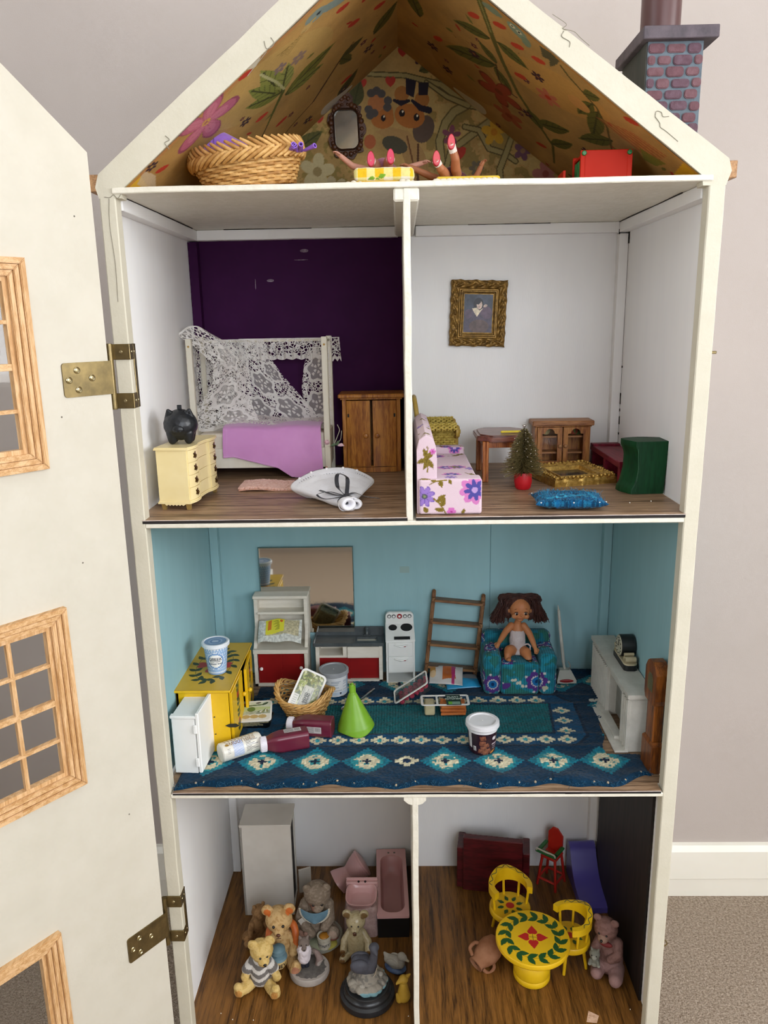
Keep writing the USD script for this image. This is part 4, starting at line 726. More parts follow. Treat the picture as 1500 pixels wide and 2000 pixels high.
# --- wicker armchair ---
wick = mat('straw_wicker', ('9d8738', 'c4ae58'), .6, .3, vscale=120, bump=.3, bscale=500)
wfr = mat('wicker_rim', ('8f7430', 'a98d3e'), .5, .4, vscale=60)
WC = thing('wicker_armchair', 'yellow wicker armchair behind the floral sofa', 'armchair', (4.0, 28.3, ZT))
def weave(fn, U, V, du, dv, r):
    """strands over and under stakes on the surface fn(u,v)->(point, normal)"""
    ms = []
    for i in range(int(V/dv)):
        u = np.linspace(0, U, int(U/du*4)+1); p, n = fn(u, np.full_like(u, (i+.5)*dv)); ms.append(tube(p+n*(np.sin(u/du*np.pi+i*np.pi)*r*.9)[:, None], r, 5))
    for k in range(int(U/du)+1):
        v = np.linspace(0, V, 12); p, n = fn(np.full_like(v, min(k*du, U)), v); ms.append(tube(p, r*.7, 5))
    return join(*ms)
for y, s in ((-3.1, -1), (3.1, 1)):
    def arm(u, v, y=y, s=s):                 # upright then rolled outwards
        a = np.clip((v-6.2)/1.0, 0, 3.6); yy = y+s*np.where(v < 6.2, 0, .9*(1-np.cos(a))); zz = np.where(v < 6.2, v, 6.2+.9*np.sin(a)); n = np.stack([0*u, np.where(v < 6.2, s, s*np.cos(a)), np.where(v < 6.2, 0, np.sin(a))], 1)
        return np.stack([-2.2+u*1.0, yy, zz+.4], 1), n
    A = obj('arm', weave(arm, 5.0, 9.2, .42, .36, .17), wick, WC, 60)
    obj('arm_end', join(tube([(2.85, y, .1), (2.85, y, 6.2)], .28, 8), xf(lathe([(0, .35), (.75, .32), (.98, .1), (.98, -.2), (0, -.25)], 20), (2.9, y+s*.9, 6.5), (0, 90, 0)), xf(lathe([(0, .2), (.3, .16), (.36, 0)], 14), (3.2, y+s*.9, 6.5), (0, 90, 0))), wfr, WC, 40)
obj('seat', weave(lambda u, v: (np.stack([-2.2+u, -3+v, 3.2+0*u], 1), np.tile([0, 0, 1.0], (len(u), 1))), 5, 6, .42, .36, .17), wick, WC, 60)
obj('back', weave(lambda u, v: (np.stack([-2.3-v*.07, -3+u, .4+v], 1), np.tile([1.0, 0, 0], (len(u), 1))), 6, 9.6, .42, .36, .17), wick, WC, 60)
obj('back_rim', tube(curve([(-2.3, -3.4, .2), (-2.6, -3.5, 6), (-3.0, -3.2, 9.6), (-3.2, -1.6, 11.0), (-3.2, 1.6, 11.0), (-3.0, 3.2, 9.6), (-2.6, 3.5, 6), (-2.3, 3.4, .2)], 50), .34, 8), wfr, WC, 50)
# --- red-brown table ---
mah = wood('mahogany_table', '6a3a2c', '854e3c', 'x', 16, .35, .5, 8, .1, coat=.3, c0='53291f')
mah2 = wood('mahogany_legs', '8a481a', 'b06a30', 'z', 20, .4, .4, 10, .1, c0='682f0d')
TB = thing('dining_table', 'mahogany coloured oval table behind the little Christmas tree', 'table', (13.2, 24.2, ZT))
octo = lambda k: Polygon([(-3.8*k, -3.2*k), (-2.2*k, -5.1*k), (2.2*k, -5.1*k), (3.8*k, -3.2*k), (3.8*k, 3.2*k), (2.2*k, 5.1*k), (-2.2*k, 5.1*k), (-3.8*k, 3.2*k)]).buffer(-.8).buffer(.8, 6)
obj('tabletop', join(poly3(octo(1.0), 5.75, 6.15), poly3(octo(.97), 5.6, 6.3), poly3(octo(.86), 6.2, 6.48)), mah, TB, 25)
obj('apron', poly3(Polygon([(-2.9, -4.6), (2.9, -4.6), (2.9, 4.6), (-2.9, 4.6)]).difference(sbox(-2.4, -4.1, 2.4, 4.1)), 4.8, 5.65), mah2, TB)
for x in (-2.7, 2.7):
    for y in (-4.5, 4.5): obj('leg', join(box(x-.42, x-.03, y-.42, y+.42, 0, 5.7, .07), box(x+.03, x+.42, y-.42, y+.42, 0, 5.7, .07), box(x-.3, x+.3, y-.3, y+.3, .02, 5.6, 0)), mah2, TB)
tag(obj('knife', xf(hull(np.vstack([_us*.17+[0, 0, 0], _us*[.2, .26, .17]+[1.2, 0, 0], _us*[.2, .3, .16]+[3.0, .05, 0]])), (13.0, 21.9, ZT+6.68), (0, 0, 4)), mat('yellow_plastic', 'e8cf2e', .35, .5), smooth=40), label='bright yellow plastic toy knife lying on the mahogany table', cat='knife')
# --- glazed cabinet ---
cabw = wood('cabinet_oak', '8a5020', 'b07638', 'z', 18, .4, .4, 9, .1, c0='6b3a14'); cabt = wood('cabinet_oak_top', '8f5c34', 'b07a4a', 'x', 18, .45, .4, 12, .1, c0='6a4022')
CB = thing('display_cabinet', 'small oak display cabinet with two glazed doors against the back wall', 'cabinet', (23.4, 32.2, ZT))
obj('carcass', join(box(-4.2, -3.85, -1.5, 1.6, 0, 6.3, .04), box(3.85, 4.2, -1.5, 1.6, 0, 6.3, .04), box(-4.1, 4.1, 1.3, 1.6, 0, 6.3, 0), box(-3.9, 3.9, -1.45, 1.4, .05, .55, .03)), cabw, CB)
obj('top', join(box(-4.65, 4.65, -2.0, 1.8, 6.3, 7.05, .1),), cabt, CB); obj('moulding', box(-4.35, 4.35, -1.75, 1.7, 6.1, 6.35, .06), cabw, CB)
for z in (1.9, 4.35): obj('shelf', box(-3.85, 3.85, -.95, 1.35, z, z+.3, .03), cabt, CB)
for s in (-1, 1):
    a, b = sorted((s*.08, s*3.82)); ar = [(a+.72, .9), (b-.72, .9), (b-.72, 5.05)]+[((a+b)/2+(.95-.0)*math.cos(t)*(1 if True else 0)*.75, 5.1+.75*math.sin(t)) for t in np.linspace(0, np.pi, 12)]+[(a+.72, 5.05)]
    d = obj('door', poly3(Polygon([(a, .55), (b, .55), (b, 6.05), (a, 6.05)]).difference(Polygon(ar).buffer(0)), -1.75, -1.4, 'y'), cabw, CB)
    obj('pane', box(a+.5, b-.5, -1.56, -1.53, .7, 6.0, 0), glassy, d); obj('knob', ball(s*.42, -1.95, 3.2, .3, 2), mat('knob_beech', 'a97a52', .4), d)
for i, (x, z, c) in enumerate(((-2.2, 5.05, 'b0a070'), (2.1, 5.05, '9a4a34'), (2.8, 5.0, '6a7d4a'))):
    tag(obj('plate', xf(lathe([(0, .06), (.5, .06), (.75, .16), (.72, .2), (.45, .1), (0, .1)], 20), (23.4+x, 32.9, ZT+z+.3), (75, 0, 0)), mat('plate_%d' % i, c, .3), smooth=40), label=('tiny cream plate behind the left cabinet door', 'tiny red plate behind the right cabinet door', 'tiny green plate at the right end of the cabinet shelf')[i], cat='plate')
# --- bottle brush Christmas tree ---
XT = thing('christmas_tree', 'small bottle brush Christmas tree in a red pot', 'christmas tree', (15.0, 14.7, ZT))
obj('pot', lathe([(0, 0), (.85, 0), (1.05, .25), (1.18, 1.0), (1.16, 1.9), (1.05, 2.25), (.9, 2.25), (.85, 2.0), (0, 2.0)], 36), mat('red_pot', ('b3121c', 'c41a24'), .45, .4), XT, 40)
obj('trunk', tube([(0, 0, 1.9), (0, 0, 8.2)], .1, 6), mat('twisted_wire', '5c5540', .4, metal=.8), XT)
rx = np.random.default_rng(12); br, tips = [], []
for k in range(1900):
    t = rx.random()**.85; z = 2.3+t*5.7; L = (1-t)**.8*2.75*rx.uniform(.7, 1.12)+.3; a = rx.uniform(0, 6.283); e = np.array([L*math.cos(a), L*math.sin(a), z+.35*L*rx.uniform(.1, .9)-.3*L*(1-t)])
    br.append(tube([(0, 0, z), e], [.04, .026], 3))
    if rx.random() < .03: tips.append(ball(*e, .06, 1))
obj('bristles', join(*br), mat('tinsel_bristles', ('4d4628', '8d7c4e'), .45, .5, metal=.2, vscale=250), XT, False, kind='stuff')
obj('frosting', join(*tips), mat('silver_fleck', 'e6e2d8', .2, metal=.8), XT, kind='stuff'); obj('star', join(ball(0, 0, 8.45, .22, 1), *[hull([(0, -.08, 8.45), (0, .08, 8.45), (.42*math.sin(a), 0, 8.45+.42*math.cos(a)), (.15*math.sin(a+.5), 0, 8.45+.15*math.cos(a+.5)), (.15*math.sin(a-.5), 0, 8.45+.15*math.cos(a-.5))]) for a in np.arange(5)*1.2566]), mat('silver_star', 'c9c6c0', .25, metal=.9), XT)
# --- ornate frames ---
def ornate(w, h, bw, seed, amp=.35, base=.35, n=170):
    """carved frame as a height field over w x h with a hole; y up out of the wall"""
    nx, nz = n, int(n*h/w)
    def fn(u, v):
        x, z = (u-.5)*w, (v-.5)*h; e = np.minimum(w/2-np.abs(x), h/2-np.abs(z))         # distance from the outer edge
        s = np.where(w/2-np.abs(x) < h/2-np.abs(z), z, x); wob_ = .28*np.sin(s*2.6+seed)+.16*np.sin(s*5.3+1.3*seed); x2, z2 = x*(1+wob_*.035*(np.abs(x) > w/2-.4)), z*(1+wob_*.035*(np.abs(z) > h/2-.4))
        t = np.clip(e/bw, 0, 1.2); carve = .5*np.sin(s*4.2+2.5*np.sin(e*3+seed))*np.sin(e*5.5)+1.2*(fbm(np.stack([x*1.6, z*1.6, 0*x+seed], 1), 3, seed)-.5)
        prof_ = base+np.where(t < .62, amp*(.75+.55*np.sin(t/.62*np.pi)+.7*carve*np.sin(np.clip(t/.62, 0, 1)*np.pi)), np.where(t < .72, amp*.35, np.where(t < .86, amp*1.1, np.where(t < .93, amp*.35, amp*.12))))
        prof_ = np.where(e < .02, .0, prof_); return np.stack([x2, -prof_, z2], 1)
    m, u, v = grid(nx, nz, fn); x, z = (u-.5)*w, (v-.5)*h; keep = (np.minimum(w/2-np.abs(x), h/2-np.abs(z)) < bw*1.02)[m.faces].any(1); m.update_faces(keep); m.remove_unreferenced_vertices(); return m
gilt = lambda nm, a, b, me=.55: mat(nm, (a, b), .42, .5, metal=me, vscale=180, bump=.3, bscale=600)
PT = thing('portrait_picture', 'framed portrait in an ornate dark gilt frame hanging on the white back wall', 'picture', (10.7, 34.6, 2.05+ZT+21.0), rot=(0, 2.2, 0))
obj('frame', ornate(8.5, 9.8, 2.1, 3, .42, .3), gilt('antique_gilt', '57401c', '9c783a'), PT, True); obj('backing', box(-4.0, 4.0, -.28, .1, -4.7, 4.7, .05), mat('frame_back', '3b2a18', .7), PT)
m, u, v = grid(90, 110, lambda u, v: np.stack([(u-.5)*4.3, -.36+0*u, (v-.5)*5.6], 1)); P = Paint((u-.5)*4.3, (v-.5)*5.6, '3c4250'); mottle(P, .3, 1.2, 4)
P.poly([(-2.1, -2.8), (-2.0, -.6), (-1.2, .6), (0, .8), (1.2, .9), (2.0, .2), (2.1, -2.8)], '4d4454'); P.ell(1.25, .15, .85, .95, '5f4c5e', 20); P.ell(-1.5, -.1, .55, .7, '5a4a5c'); P.ell(.2, -1.9, 1.5, 1.0, '5f4a42', 0, .8); P.ell(0, 1.35, .75, .95, '1d1c22'); P.ell(.15, 1.25, .42, .62, 'c9b3a4'); P.ell(-.05, 1.65, .4, .3, '1d1c22', 30); P.poly([(-.95, .75), (-.3, .85), (.2, .45), (.75, .85), (.3, .2), (-.15, -.5), (-.6, .1)], 'cfc2a8'); P.ell(1.05, 1.15, .3, .2, 'c9b3a4', 20); P.ell(.05, 1.3, .05, .04, '3a2c2c'); P.ell(.3, 1.3, .05, .04, '3a2c2c'); P.ell(.2, .98, .1, .04, '9a5a52')
mottle(P, .25, 2.5, 7); obj('canvas', m, mat('canvas_print', 'ffffff', .4, .4, vcol=True, vary=.1, vscale=600), PT, True, col=P.c)
GF = thing('gilt_frame', 'bright gold ornate picture frame lying flat on the floor', 'picture frame', (22.6, 20.9, ZT+.05), rot=(-87, 0, 16.5))
fm = ornate(9.4, 9.0, 2.2, 8, .55, .6); obj('frame', fm, gilt('bright_gilt', '8f6d2c', 'd2ac5c', .7), GF, True)
obj('rim', poly3(sbox(-4.7, -4.5, 4.7, 4.5).difference(sbox(-4.3, -4.1, 4.3, 4.1)), -.75, -.02, 'y'), gilt('bright_gilt_side', '96742e', 'c8a052', .7), GF); obj('glass', box(-2.6, 2.6, -.66, -.5, -2.4, 2.4, .02), mat('dark_glazed_print', ('1d1a18', '4a4644'), .12, .6, vscale=40), GF)
rg_ = np.random.default_rng(3); obj('beading', join(*[ball(x, -1.25-.15*rg_.random(), z, rg_.uniform(.16, .3), 1) for x, z in [(4.4*math.cos(0)*sx, t) for sx in (-1, 1) for t in np.linspace(-4.2, 4.2, 15)]+[(t, 4.2*sz) for sz in (-1, 1) for t in np.linspace(-4.2, 4.2, 15)]]), gilt('bright_gilt', '', ''), GF, 60)
# --- knitted cushion ---
def cush(u, v):
    a, b = u*2-1, v*2-1; return a, b
KC = thing('knitted_cushion', 'small blue knitted cushion lying near the front edge', 'cushion', (18.9, 4.4, ZT), -3)
ms_, cs_ = [], []
for side in (1, -1):
    def fn(u, v):
        a, b = u*2-1, v*2-1; th = (np.clip((1-a**4)*(1-b**4), 0, 1))**.45; k = 1-.07*(1-np.abs(a)**3)*np.abs(b)**2-.09*(1-np.abs(b)**3)*np.abs(a)**2
        x, y = a*4.25*k, b*2.75*k; nz = (fbm(np.stack([x*3, y*3, 0*x+side], 1), 3, 4)-.5)*.3; return np.stack([x, y, .8+side*(th*.72)+nz*(th+.15)], 1)
    m, u, v = grid(110, 80, fn); m.faces = m.faces if side > 0 else m.faces[:, ::-1]; P = Paint(u*8.5-4.25, v*5.5-2.75, '0f4468'); mottle(P, .5, 1.1, 3)
    P.poly([(-3.6, -1.6), (-2.8, -1.9), (-2.2, 1.8), (-3.2, 2.0)], '186f96'); P.poly([(-1.8, .5), (3.2, .9), (3.4, -1.3), (-1.6, -1.5)], '135a82'); P.poly([(-1.2, .7), (1.4, .3), (1.2, -.1), (-1, .2)], '122c4a'); P.poly([(2.2, 1.3), (2.9, 1.0), (3.1, -1.6), (2.6, -1.9)], '2492b8'); P.line([(-3, -1.9), (-1, -1.6), (1, -.9), (3, -1.7)], .45, '2f9fc0'); P.line([(-1.5, -.3), (.5, -.7), (2, -.2)], .3, '2f9fc0')
    k = fbm(np.stack([P.x*7, P.y*7, 0*P.x], 1), 2, 9); P.put(k > .62, '2b8fb4', .45); P.put(k < .36, '0a2a44', .6); ms_.append(m); cs_.append(P.c)
obj('cover', join(*ms_), VCF, KC, True, col=np.vstack(cs_))
obj('fuzz', join(*[tube(p+np.cumsum(np.vstack([np.zeros(3), rg_.normal(0, .08, (4, 3))+[0, 0, .05]]), 0), .018, 3) for p in ms_[0].vertices[rg_.integers(0, len(ms_[0].vertices), 420)]]), mat('blue_wool', ('1a5a80', '2a86aa'), .95, vscale=300), KC, False, kind='stuff')
for x, y in ((-4.1, 2.6), (-3.6, -2.6), (.2, -2.6), (4, -2.2), (3.2, -2.5)): obj('bead', ball(x, y, 1.0, .1, 1), mat('clear_bead', 'cfd4d0', .2), KC)
# --- maroon bench and green block chair ---
def loft(secs, cap=True):
    """stack of equal-length rings (k, n, 3)"""
    s = np.asarray(secs, float); k, n = s.shape[:2]; v = s.reshape(-1, 3); f = []
    for i in range(k-1):
        for j in range(n): j2 = (j+1) % n; f += [(i*n+j, i*n+j2, (i+1)*n+j2), (i*n+j, (i+1)*n+j2, (i+1)*n+j)]
    v = np.vstack([v, s[0].mean(0), s[-1].mean(0)]); a, b = len(v)-2, len(v)-1
    for j in range(n): j2 = (j+1) % n; f += [(a, j2, j), (b, (k-1)*n+j, (k-1)*n+j2)]
    m = trimesh.Trimesh(v, f, process=False); m.invert() if m.volume < 0 else None; return m
maroon = wood('maroon_stain', '6a1124', '801b32', 'y', 14, .45, .3, 9, .1, c0='570c1c')
RB = thing('red_bench', 'long dark red wooden bench behind the green block, by the right wall', 'bench', (30.3, 24.6, ZT))
obj('seat', join(box(-2.1, 2.1, -8.2, 8.2, 2.2, 3.0, .08), box(-2.1, 2.1, -8.2, -6.6, 2.9, 3.15, .06), box(-2.1, 2.1, 6.6, 8.2, 2.9, 3.3, .06)), maroon, RB)
for y in (-7.6, 0, 7.6): obj('leg', box(-2.0, 2.0, y-.6, y+.6, 0, 2.25, .06), maroon, RB)
green = wood('green_stain', '06351a', '0b4021', 'z', 12, .5, .22, 7, .1, c0='052a14')
secs = []
for z in np.linspace(0, 6.75, 24):
    t = z/6.75; lft = np.interp(t, [0, .08, .2, .45, .7, .8, .9, 1], [-3.0, -2.95, -2.55, -2.2, -2.15, -2.3, -2.62, -2.62]); rgt = 2.2+.35*t
    ring = [(lft+.9, -2.0), (lft+1.1, -2.1), (rgt-.1, -2.0), (rgt, -1.85), (rgt, 1.6)]+[(rgt-(rgt-lft)*k, 1.6+.75*math.sin(np.pi*k)) for k in (.15, .35, .5, .65, .85)]+[(lft, 1.4), (lft, .2)]
    secs.append([(x, y, z) for x, y in ring])
GB = thing('green_armchair', 'dark green solid wooden block chair with curved side by the right wall', 'chair', (30.15, 12.6, ZT), 2)
obj('body', loft(secs), green, GB, 35); obj('chamfer', tube([(-1.48, -2.06, .3), (-1.3, -2.08, 3.2), (-1.46, -2.06, 6.6)], .04, 4), mat('green_edge', '2c5a3c', .5), GB)
# ================= middle floor: kitchen and sitting room =================
# --- knitted rug: flat print of stepped diamonds, ribbed ---
NAVY, TEAL, TURQ, CREAM = '072c44', '0e5a60', '0f6f82', 'c9c0a2'
def rug_z(x, y):
    z = .28+.05*np.sin(y*2.1+.6*np.sin(x*.5))+.35*np.clip((y-31.5)/3, 0, 1)**2*(x > 22)*2.2
    for yc, a in ((10.2, .10), (13.4, .12), (22.4, .16), (24.9, .14)): z = z+a*np.exp(-((y-yc-.25*np.sin(x*.35+yc))/.45)**2)
    z = z+.55*np.exp(-((y-2.2)/1.2)**2)*(.6+.5*np.sin(x*.7)); return z
def rugp(u, v):
    x = -31.05+u*61.9; y = np.where(True, 0, 0)+v*34.3; fe = 1.0+.35*np.sin(x*.45)+.25*np.sin(x*1.1+1)+1.9*np.clip((x-24)/6, 0, 1)**1.5; y = fe+v*(34.2-fe); return x, y
m, u, v = grid(520, 330, lambda u, v: np.stack([*rugp(u, v), 0*u], 1)); x, y = m.vertices[:, 0], m.vertices[:, 1]
P = Paint(x, y, NAVY); yc = lambda y: y
P.poly([(-24.5, 10.4), (22.6, 10.4), (24.6, 13), (24.9, 22.6), (22.6, 25), (-23.5, 25)], '0b4060'); P.line([(-24.5, 10.3), (22.6, 10.3), (24.8, 12.8), (25, 22.6), (22.6, 25.1), (-24, 25.1)], .45, '051f33')
P.poly([(-19.2, 13.6), (20.2, 13.6), (21.0, 22.2), (-18.2, 22.2)], TEAL); P.line([(-19.2, 13.5), (20.2, 13.5), (21.1, 22.3), (-18.4, 22.3), (-19.2, 13.5)], .4, '06263c')
stp = lambda w, s: np.floor(w/s)*s
def diamond(cx, cy, a, b, inner=True):
    dx, dy = np.abs(stp(P.x-cx+.2, .4)), np.abs(stp(P.y-cy+.2, .4)); q = dx/a+dy/b
    P.put(q < 1, TURQ); P.put(q < .86, '0d6478')
    if inner:
        r = np.hypot(dx/(a*.52), dy/(b*.52)); nz = noise(np.stack([stp(P.x, .34)*1.9+cx, stp(P.y, .34)*1.9, 0*P.x], 1), 7); P.put(r < 1.22, '2f8f92', .7); P.put((r < 1.05) & (nz > .3) & ((dx < a*.24) | (dy < b*.22) | (r < .85)), CREAM); P.put((r < .5) & (nz < .42), '2b8288'); P.put(np.hypot(dx/.62, dy/.52) < 1, '0a1d36')
def small(cx, cy, s=1.0):
    for ox, oy in ((-1, 0), (1, 0), (0, .75), (0, -.75), (-.5, .35), (.5, .35), (-.5, -.35), (.5, -.35)): P.put((np.abs(P.x-cx-ox*s) < .38*s) & (np.abs(P.y-cy-oy*s) < .3*s), CREAM)
    P.put((np.abs(P.x-cx) < .28) & (np.abs(P.y-cy) < .3), '2f8f98')
for cx in (-27.8, -20.6, -13.4, -6.4, 4.2, 11.4, 18.7, 25.6): diamond(cx, 6.5, 3.3, 3.4)
small(-1.0, 6.6, 1.15); P.put((np.abs(P.x+1) < .5) & (np.abs(P.y-6.6) < .35), '0c2440')
for k in range(16): small(-22.5+k*2.95, 11.95, .95)
for k in range(15): small(-22+k*2.95, 23.6, .95)
for k in range(3): small(22.6-.25*k, 20.3-3.0*k, .95)
for cx in (-20, -11, -2, 6, 16, 24): diamond(cx, 29.6, 3.4, 3.2)
for cy in (13.0, 21.8, 30.2): diamond(30.3, cy, 3.4, 2.7)
rib_ = np.sin(P.x*2*np.pi/.42); inn = (P.x > -19) & (P.x < 20.9) & (P.y > 13.6) & (P.y < 22.2); P.c *= (1+.10*rib_*inn)[:, None]
k = fbm(np.stack([P.x*4, P.y*4, 0*P.x], 1), 3, 5); P.c *= (.78+.44*k)[:, None]
dep = rug_z(x, y)+.05*rib_*inn+.06*(noise(np.stack([x*5, y*5, 0*x], 1), 3)-.5)*2
ed = np.clip(np.minimum.reduce([u, 1-u, v*1.2, (1-v)*1.2])*60, 0, 1)**.5
# the right strip of the rug is folded back against the fireplace: cut it there
keep = ~((x > 26.2+.17*(y-8.3)+.25*np.sin(y*1.1)) & (y > 8.2) & (y < 27)) & ~((x < -25.3) & (y > 9.3) & (y < 26)) & ~((x < -24.8) & (y > 26)) & ~((y > 29.0) & (x > -26.2) & (x < -16.5)) & ~((y > 30.6) & (x > -16.6) & (x < .9))
m.vertices[:, 2] = ZM+dep*ed; m.update_faces(keep[m.faces].all(1))
RU = thing('knitted_rug', 'large navy and teal knitted rug with cream stepped diamonds across the middle floor', 'rug', (0, 16, ZM))
obj('knit', m, VCF, RU, True, W=True, col=P.c)
rr_ = np.random.default_rng(6); fz = []
for _ in range(420):
    xx = rr_.uniform(-31, 31); _, yy = rugp((xx+31.05)/61.9, 0.01*rr_.random()); p = np.array([xx, yy, ZM+.2+rr_.uniform(0, .3)]); fz.append(tube(p+np.cumsum(np.vstack([np.zeros(3), rr_.normal(0, .16, (3, 3))+[0, -.06, .02]]), 0), .02, 3))
obj('fringe_fuzz', join(*fz), mat('navy_wool', ('143c58', '2c6a86'), .95, vscale=300), RU, False, W=True, kind='stuff')
obj('wool_knot', join(*[bumpy(ball(xx, rugp((xx+31.05)/61.9, .012)[1], ZM+.35, .16, 1), .05, 9) for xx in np.linspace(-29, 29.5, 26)+rr_.normal(0, .5, 26)]), mat('cream_knot', 'b5a184', .95), RU, W=True)
# --- white toy fridge ---
wpl = mat('white_plastic', ('e6e7e4', 'edeeeb'), .4, .4, vscale=10, bump=.06, bscale=300)
FR = thing('fridge', 'plain white toy fridge at the front left corner of the rug', 'fridge', (-29.7, 8.7, ZM+.3), -3)
obj('body', join(box(-1.75, 1.4, -4.9, 5.0, 0, 8.3, .12), box(-1.9, 1.55, -5.0, -4.2, 7.95, 8.35, .08), box(-1.9, 1.55, 4.2, 5.1, 7.95, 8.35, .08)), wpl, FR)
dr = obj('door', box(1.5, 1.98, -5.0, 5.1, .15, 8.75, .1), wpl, FR)
for z in (1.1, 5.9): obj('hinge', box(1.2, 1.62, -5.12, -4.8, z, z+1.2, .05), wpl, dr)
# --- yellow painted cupboard ---
yel = mat('yellow_enamel', ('d9ac08', 'e5bb14'), .4, .5, vscale=30, bump=.15, bscale=150, coat=.2); yelw = mat('yellow_print', 'ffffff', .45, .4, vcol=True, vary=.05, vscale=60, coat=.15)
YC = thing('yellow_cupboard', 'yellow painted cupboard with folk art leaves, one door open, left wall', 'cupboard', (-28.9, 17.2, ZM))
obj('carcass', join(box(-3.6, 3.55, -7.9, -7.5, .1, 9.2, .06), box(-3.6, 3.55, 7.5, 7.9, .1, 9.2, .06), box(-3.6, -3.2, -7.9, 7.9, .1, 9.2, .06), box(-3.5, 3.4, -7.7, 7.7, .1, .5, 0), box(-3.5, 3.4, -7.7, 7.7, 8.9, 9.2, 0)), yel, YC)
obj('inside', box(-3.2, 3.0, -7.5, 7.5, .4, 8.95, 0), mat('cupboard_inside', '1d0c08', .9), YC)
def folk(P, cx, cy, rx, ry, n, L, w, col, gap=()):
    pts = [(cx+rx*math.cos(t), cy+ry*math.sin(t)) for t in np.linspace(0, 2*np.pi, 60)]
    P.line(pts, .1, '5a5a20', .8)
    for k in range(n):
        t = 2*np.pi*k/n; tg = math.degrees(math.atan2(ry*math.cos(t), -rx*math.sin(t))); x, y = cx+rx*math.cos(t), cy+ry*math.sin(t)
        for s in (-45, 45): P.leaf(x, y, L, w, tg+180+s, col)
m, u, v = grid(160, 320, lambda u, v: np.stack([(u-.5)*7.9, (v-.5)*16.3, 0*u+9.62], 1)); P = Paint((u-.5)*7.9, (v-.5)*16.3, 'cfa62a')
folk(P, 0, 0, 2.5, 5.2, 16, 1.35, .38, '2f3f1f'); [P.heart(0, s*1.4, 1.0, 'b8322a', 0 if s > 0 else 180) for s in (-1, 1)]; [P.heart(s*1.4, 0, 1.0, 'b8322a', -s*90) for s in (-1, 1)]
P.line([(-3.9, -8.1), (3.9, -8.1), (3.9, 8.1), (-3.9, 8.1), (-3.9, -8.1)], .18, 'b58a10'); tp = obj('top', box(-3.95, 3.95, -8.2, 8.2, 9.2, 9.61, .12), yel, YC); obj('painted_leaves', m, yelw, tp, True, col=P.c)
def folkdoor(P):
    for y in (-1.9, 1.9): P.heart(0, y, .75, 'a8322a', 0 if y > 0 else 180); P.line([(0, y-1.8), (0, y+1.8)], .1, '3d4a20'); [P.leaf(0, y+k*.7, 1.1, .3, a, '3b4a22') for k in (-2, -1, 1, 2) for a in (35, 145)]
for nm, y0, ang, hinge_y in (('door', -7.3, 0, -7.3), ('door', 0, 5, 7.3)):
    pts = box(-.22, .22, -3.6, 3.6, .6, 8.8, .06); m, u, v = grid(70, 90, lambda u, v: np.stack([0*u+.24, (u-.5)*6.9, .8+v*7.8], 1)); P = Paint((u-.5)*6.9, v*7.8-3.9, 'd8ad12'); folkdoor(P)
    a = math.radians(ang); c = np.array([3.72, hinge_y, 0]); off = np.array([0, 3.65 if hinge_y < 0 else -3.65, 0])
    R = trimesh.transformations.rotation_matrix(a, (0, 0, 1)); place = lambda q: q.apply_translation(off).apply_transform(R).apply_translation(c)
    d = obj(nm, place(pts), yel, YC); obj('painted_leaves', place(m), yelw, d, True, col=P.c); kb = ball(.5, 3.0 if hinge_y < 0 else -3.0, 5.3, .34, 2); obj('knob', place(kb), yel, d)
for z, s in ((5.2, 1), (3.9, -1), (2.6, 1)): obj('painted_leaf', xf(poly3([(.3*0, 0), (.7, .35), (1.6, .45), (2.1, .15), (1.5, -.15), (.6, -.2)], 0, .03), (1.3 if s > 0 else 2.9, -7.91, z+.3), (90, 0, 8*s), (s, 1, 1) if s > 0 else (1, 1, 1)), mat('painted_leaf_black', '23251a', .5), YC)
# --- yoghurt cup on the cupboard ---
CU = thing('yoghurt_cup', 'blue and white yoghurt cup with lid on the yellow cupboard', 'cup', (-28.0, 15.0, ZM+9.66), 4)
m = lathe([(0, 0), (1.25, 0), (1.3, .1), (1.72, 4.25), (1.6, 4.25), (0, 4.2)], 120); m = m.subdivide_to_size(.16); m.merge_vertices(); a = np.arctan2(m.vertices[:, 0], -m.vertices[:, 1])*1.5; P = Paint(a, m.vertices[:, 2], '8fb0d6')
for i in range(30):
    for j in range(9): P.ell(-4.6+i*.32+(j % 2)*.16, .45+j*.45, .06, .1, 'dfe7f0', 40)
P.put(P.y < .45, 'dfe3ea'); P.put(P.y < .28, '8aa9d0'); P.put((P.y > 3.75) & (np.sin(P.x*16) > 0), 'e4eaf2'); P.ell(.1, 2.2, 1.3, 1.3, 'e8ecf2'); P.ell(.1, 2.2, 1.22, 1.22, '6f97c8'); P.ell(.1, 2.2, .98, .98, 'f1f1ee')
obj('cup', m, VCG, CU, True, col=P.c)
cr = lambda z: 1.27+.106*z
for s, h, z, c in (('GREEK', .42, 2.5, '2d3440'), ('STYLE YOGURT', .15, 2.13, '4a5260'), ('UNSWEETENED', .2, 1.78, '41546f')): obj('lettering', wrap(text(s, h, .012), cr(z)+.02, .07, z), mat('ink_'+c, c, .6), CU, False)
obj('lid', lathe([(0, 4.62), (1.55, 4.62), (1.62, 4.72), (1.86, 4.72), (1.98, 4.6), (1.98, 4.2), (1.88, 4.12), (1.7, 4.2)], 48), mat('lid_white', 'dfe3e8', .3, .4), CU, 40)
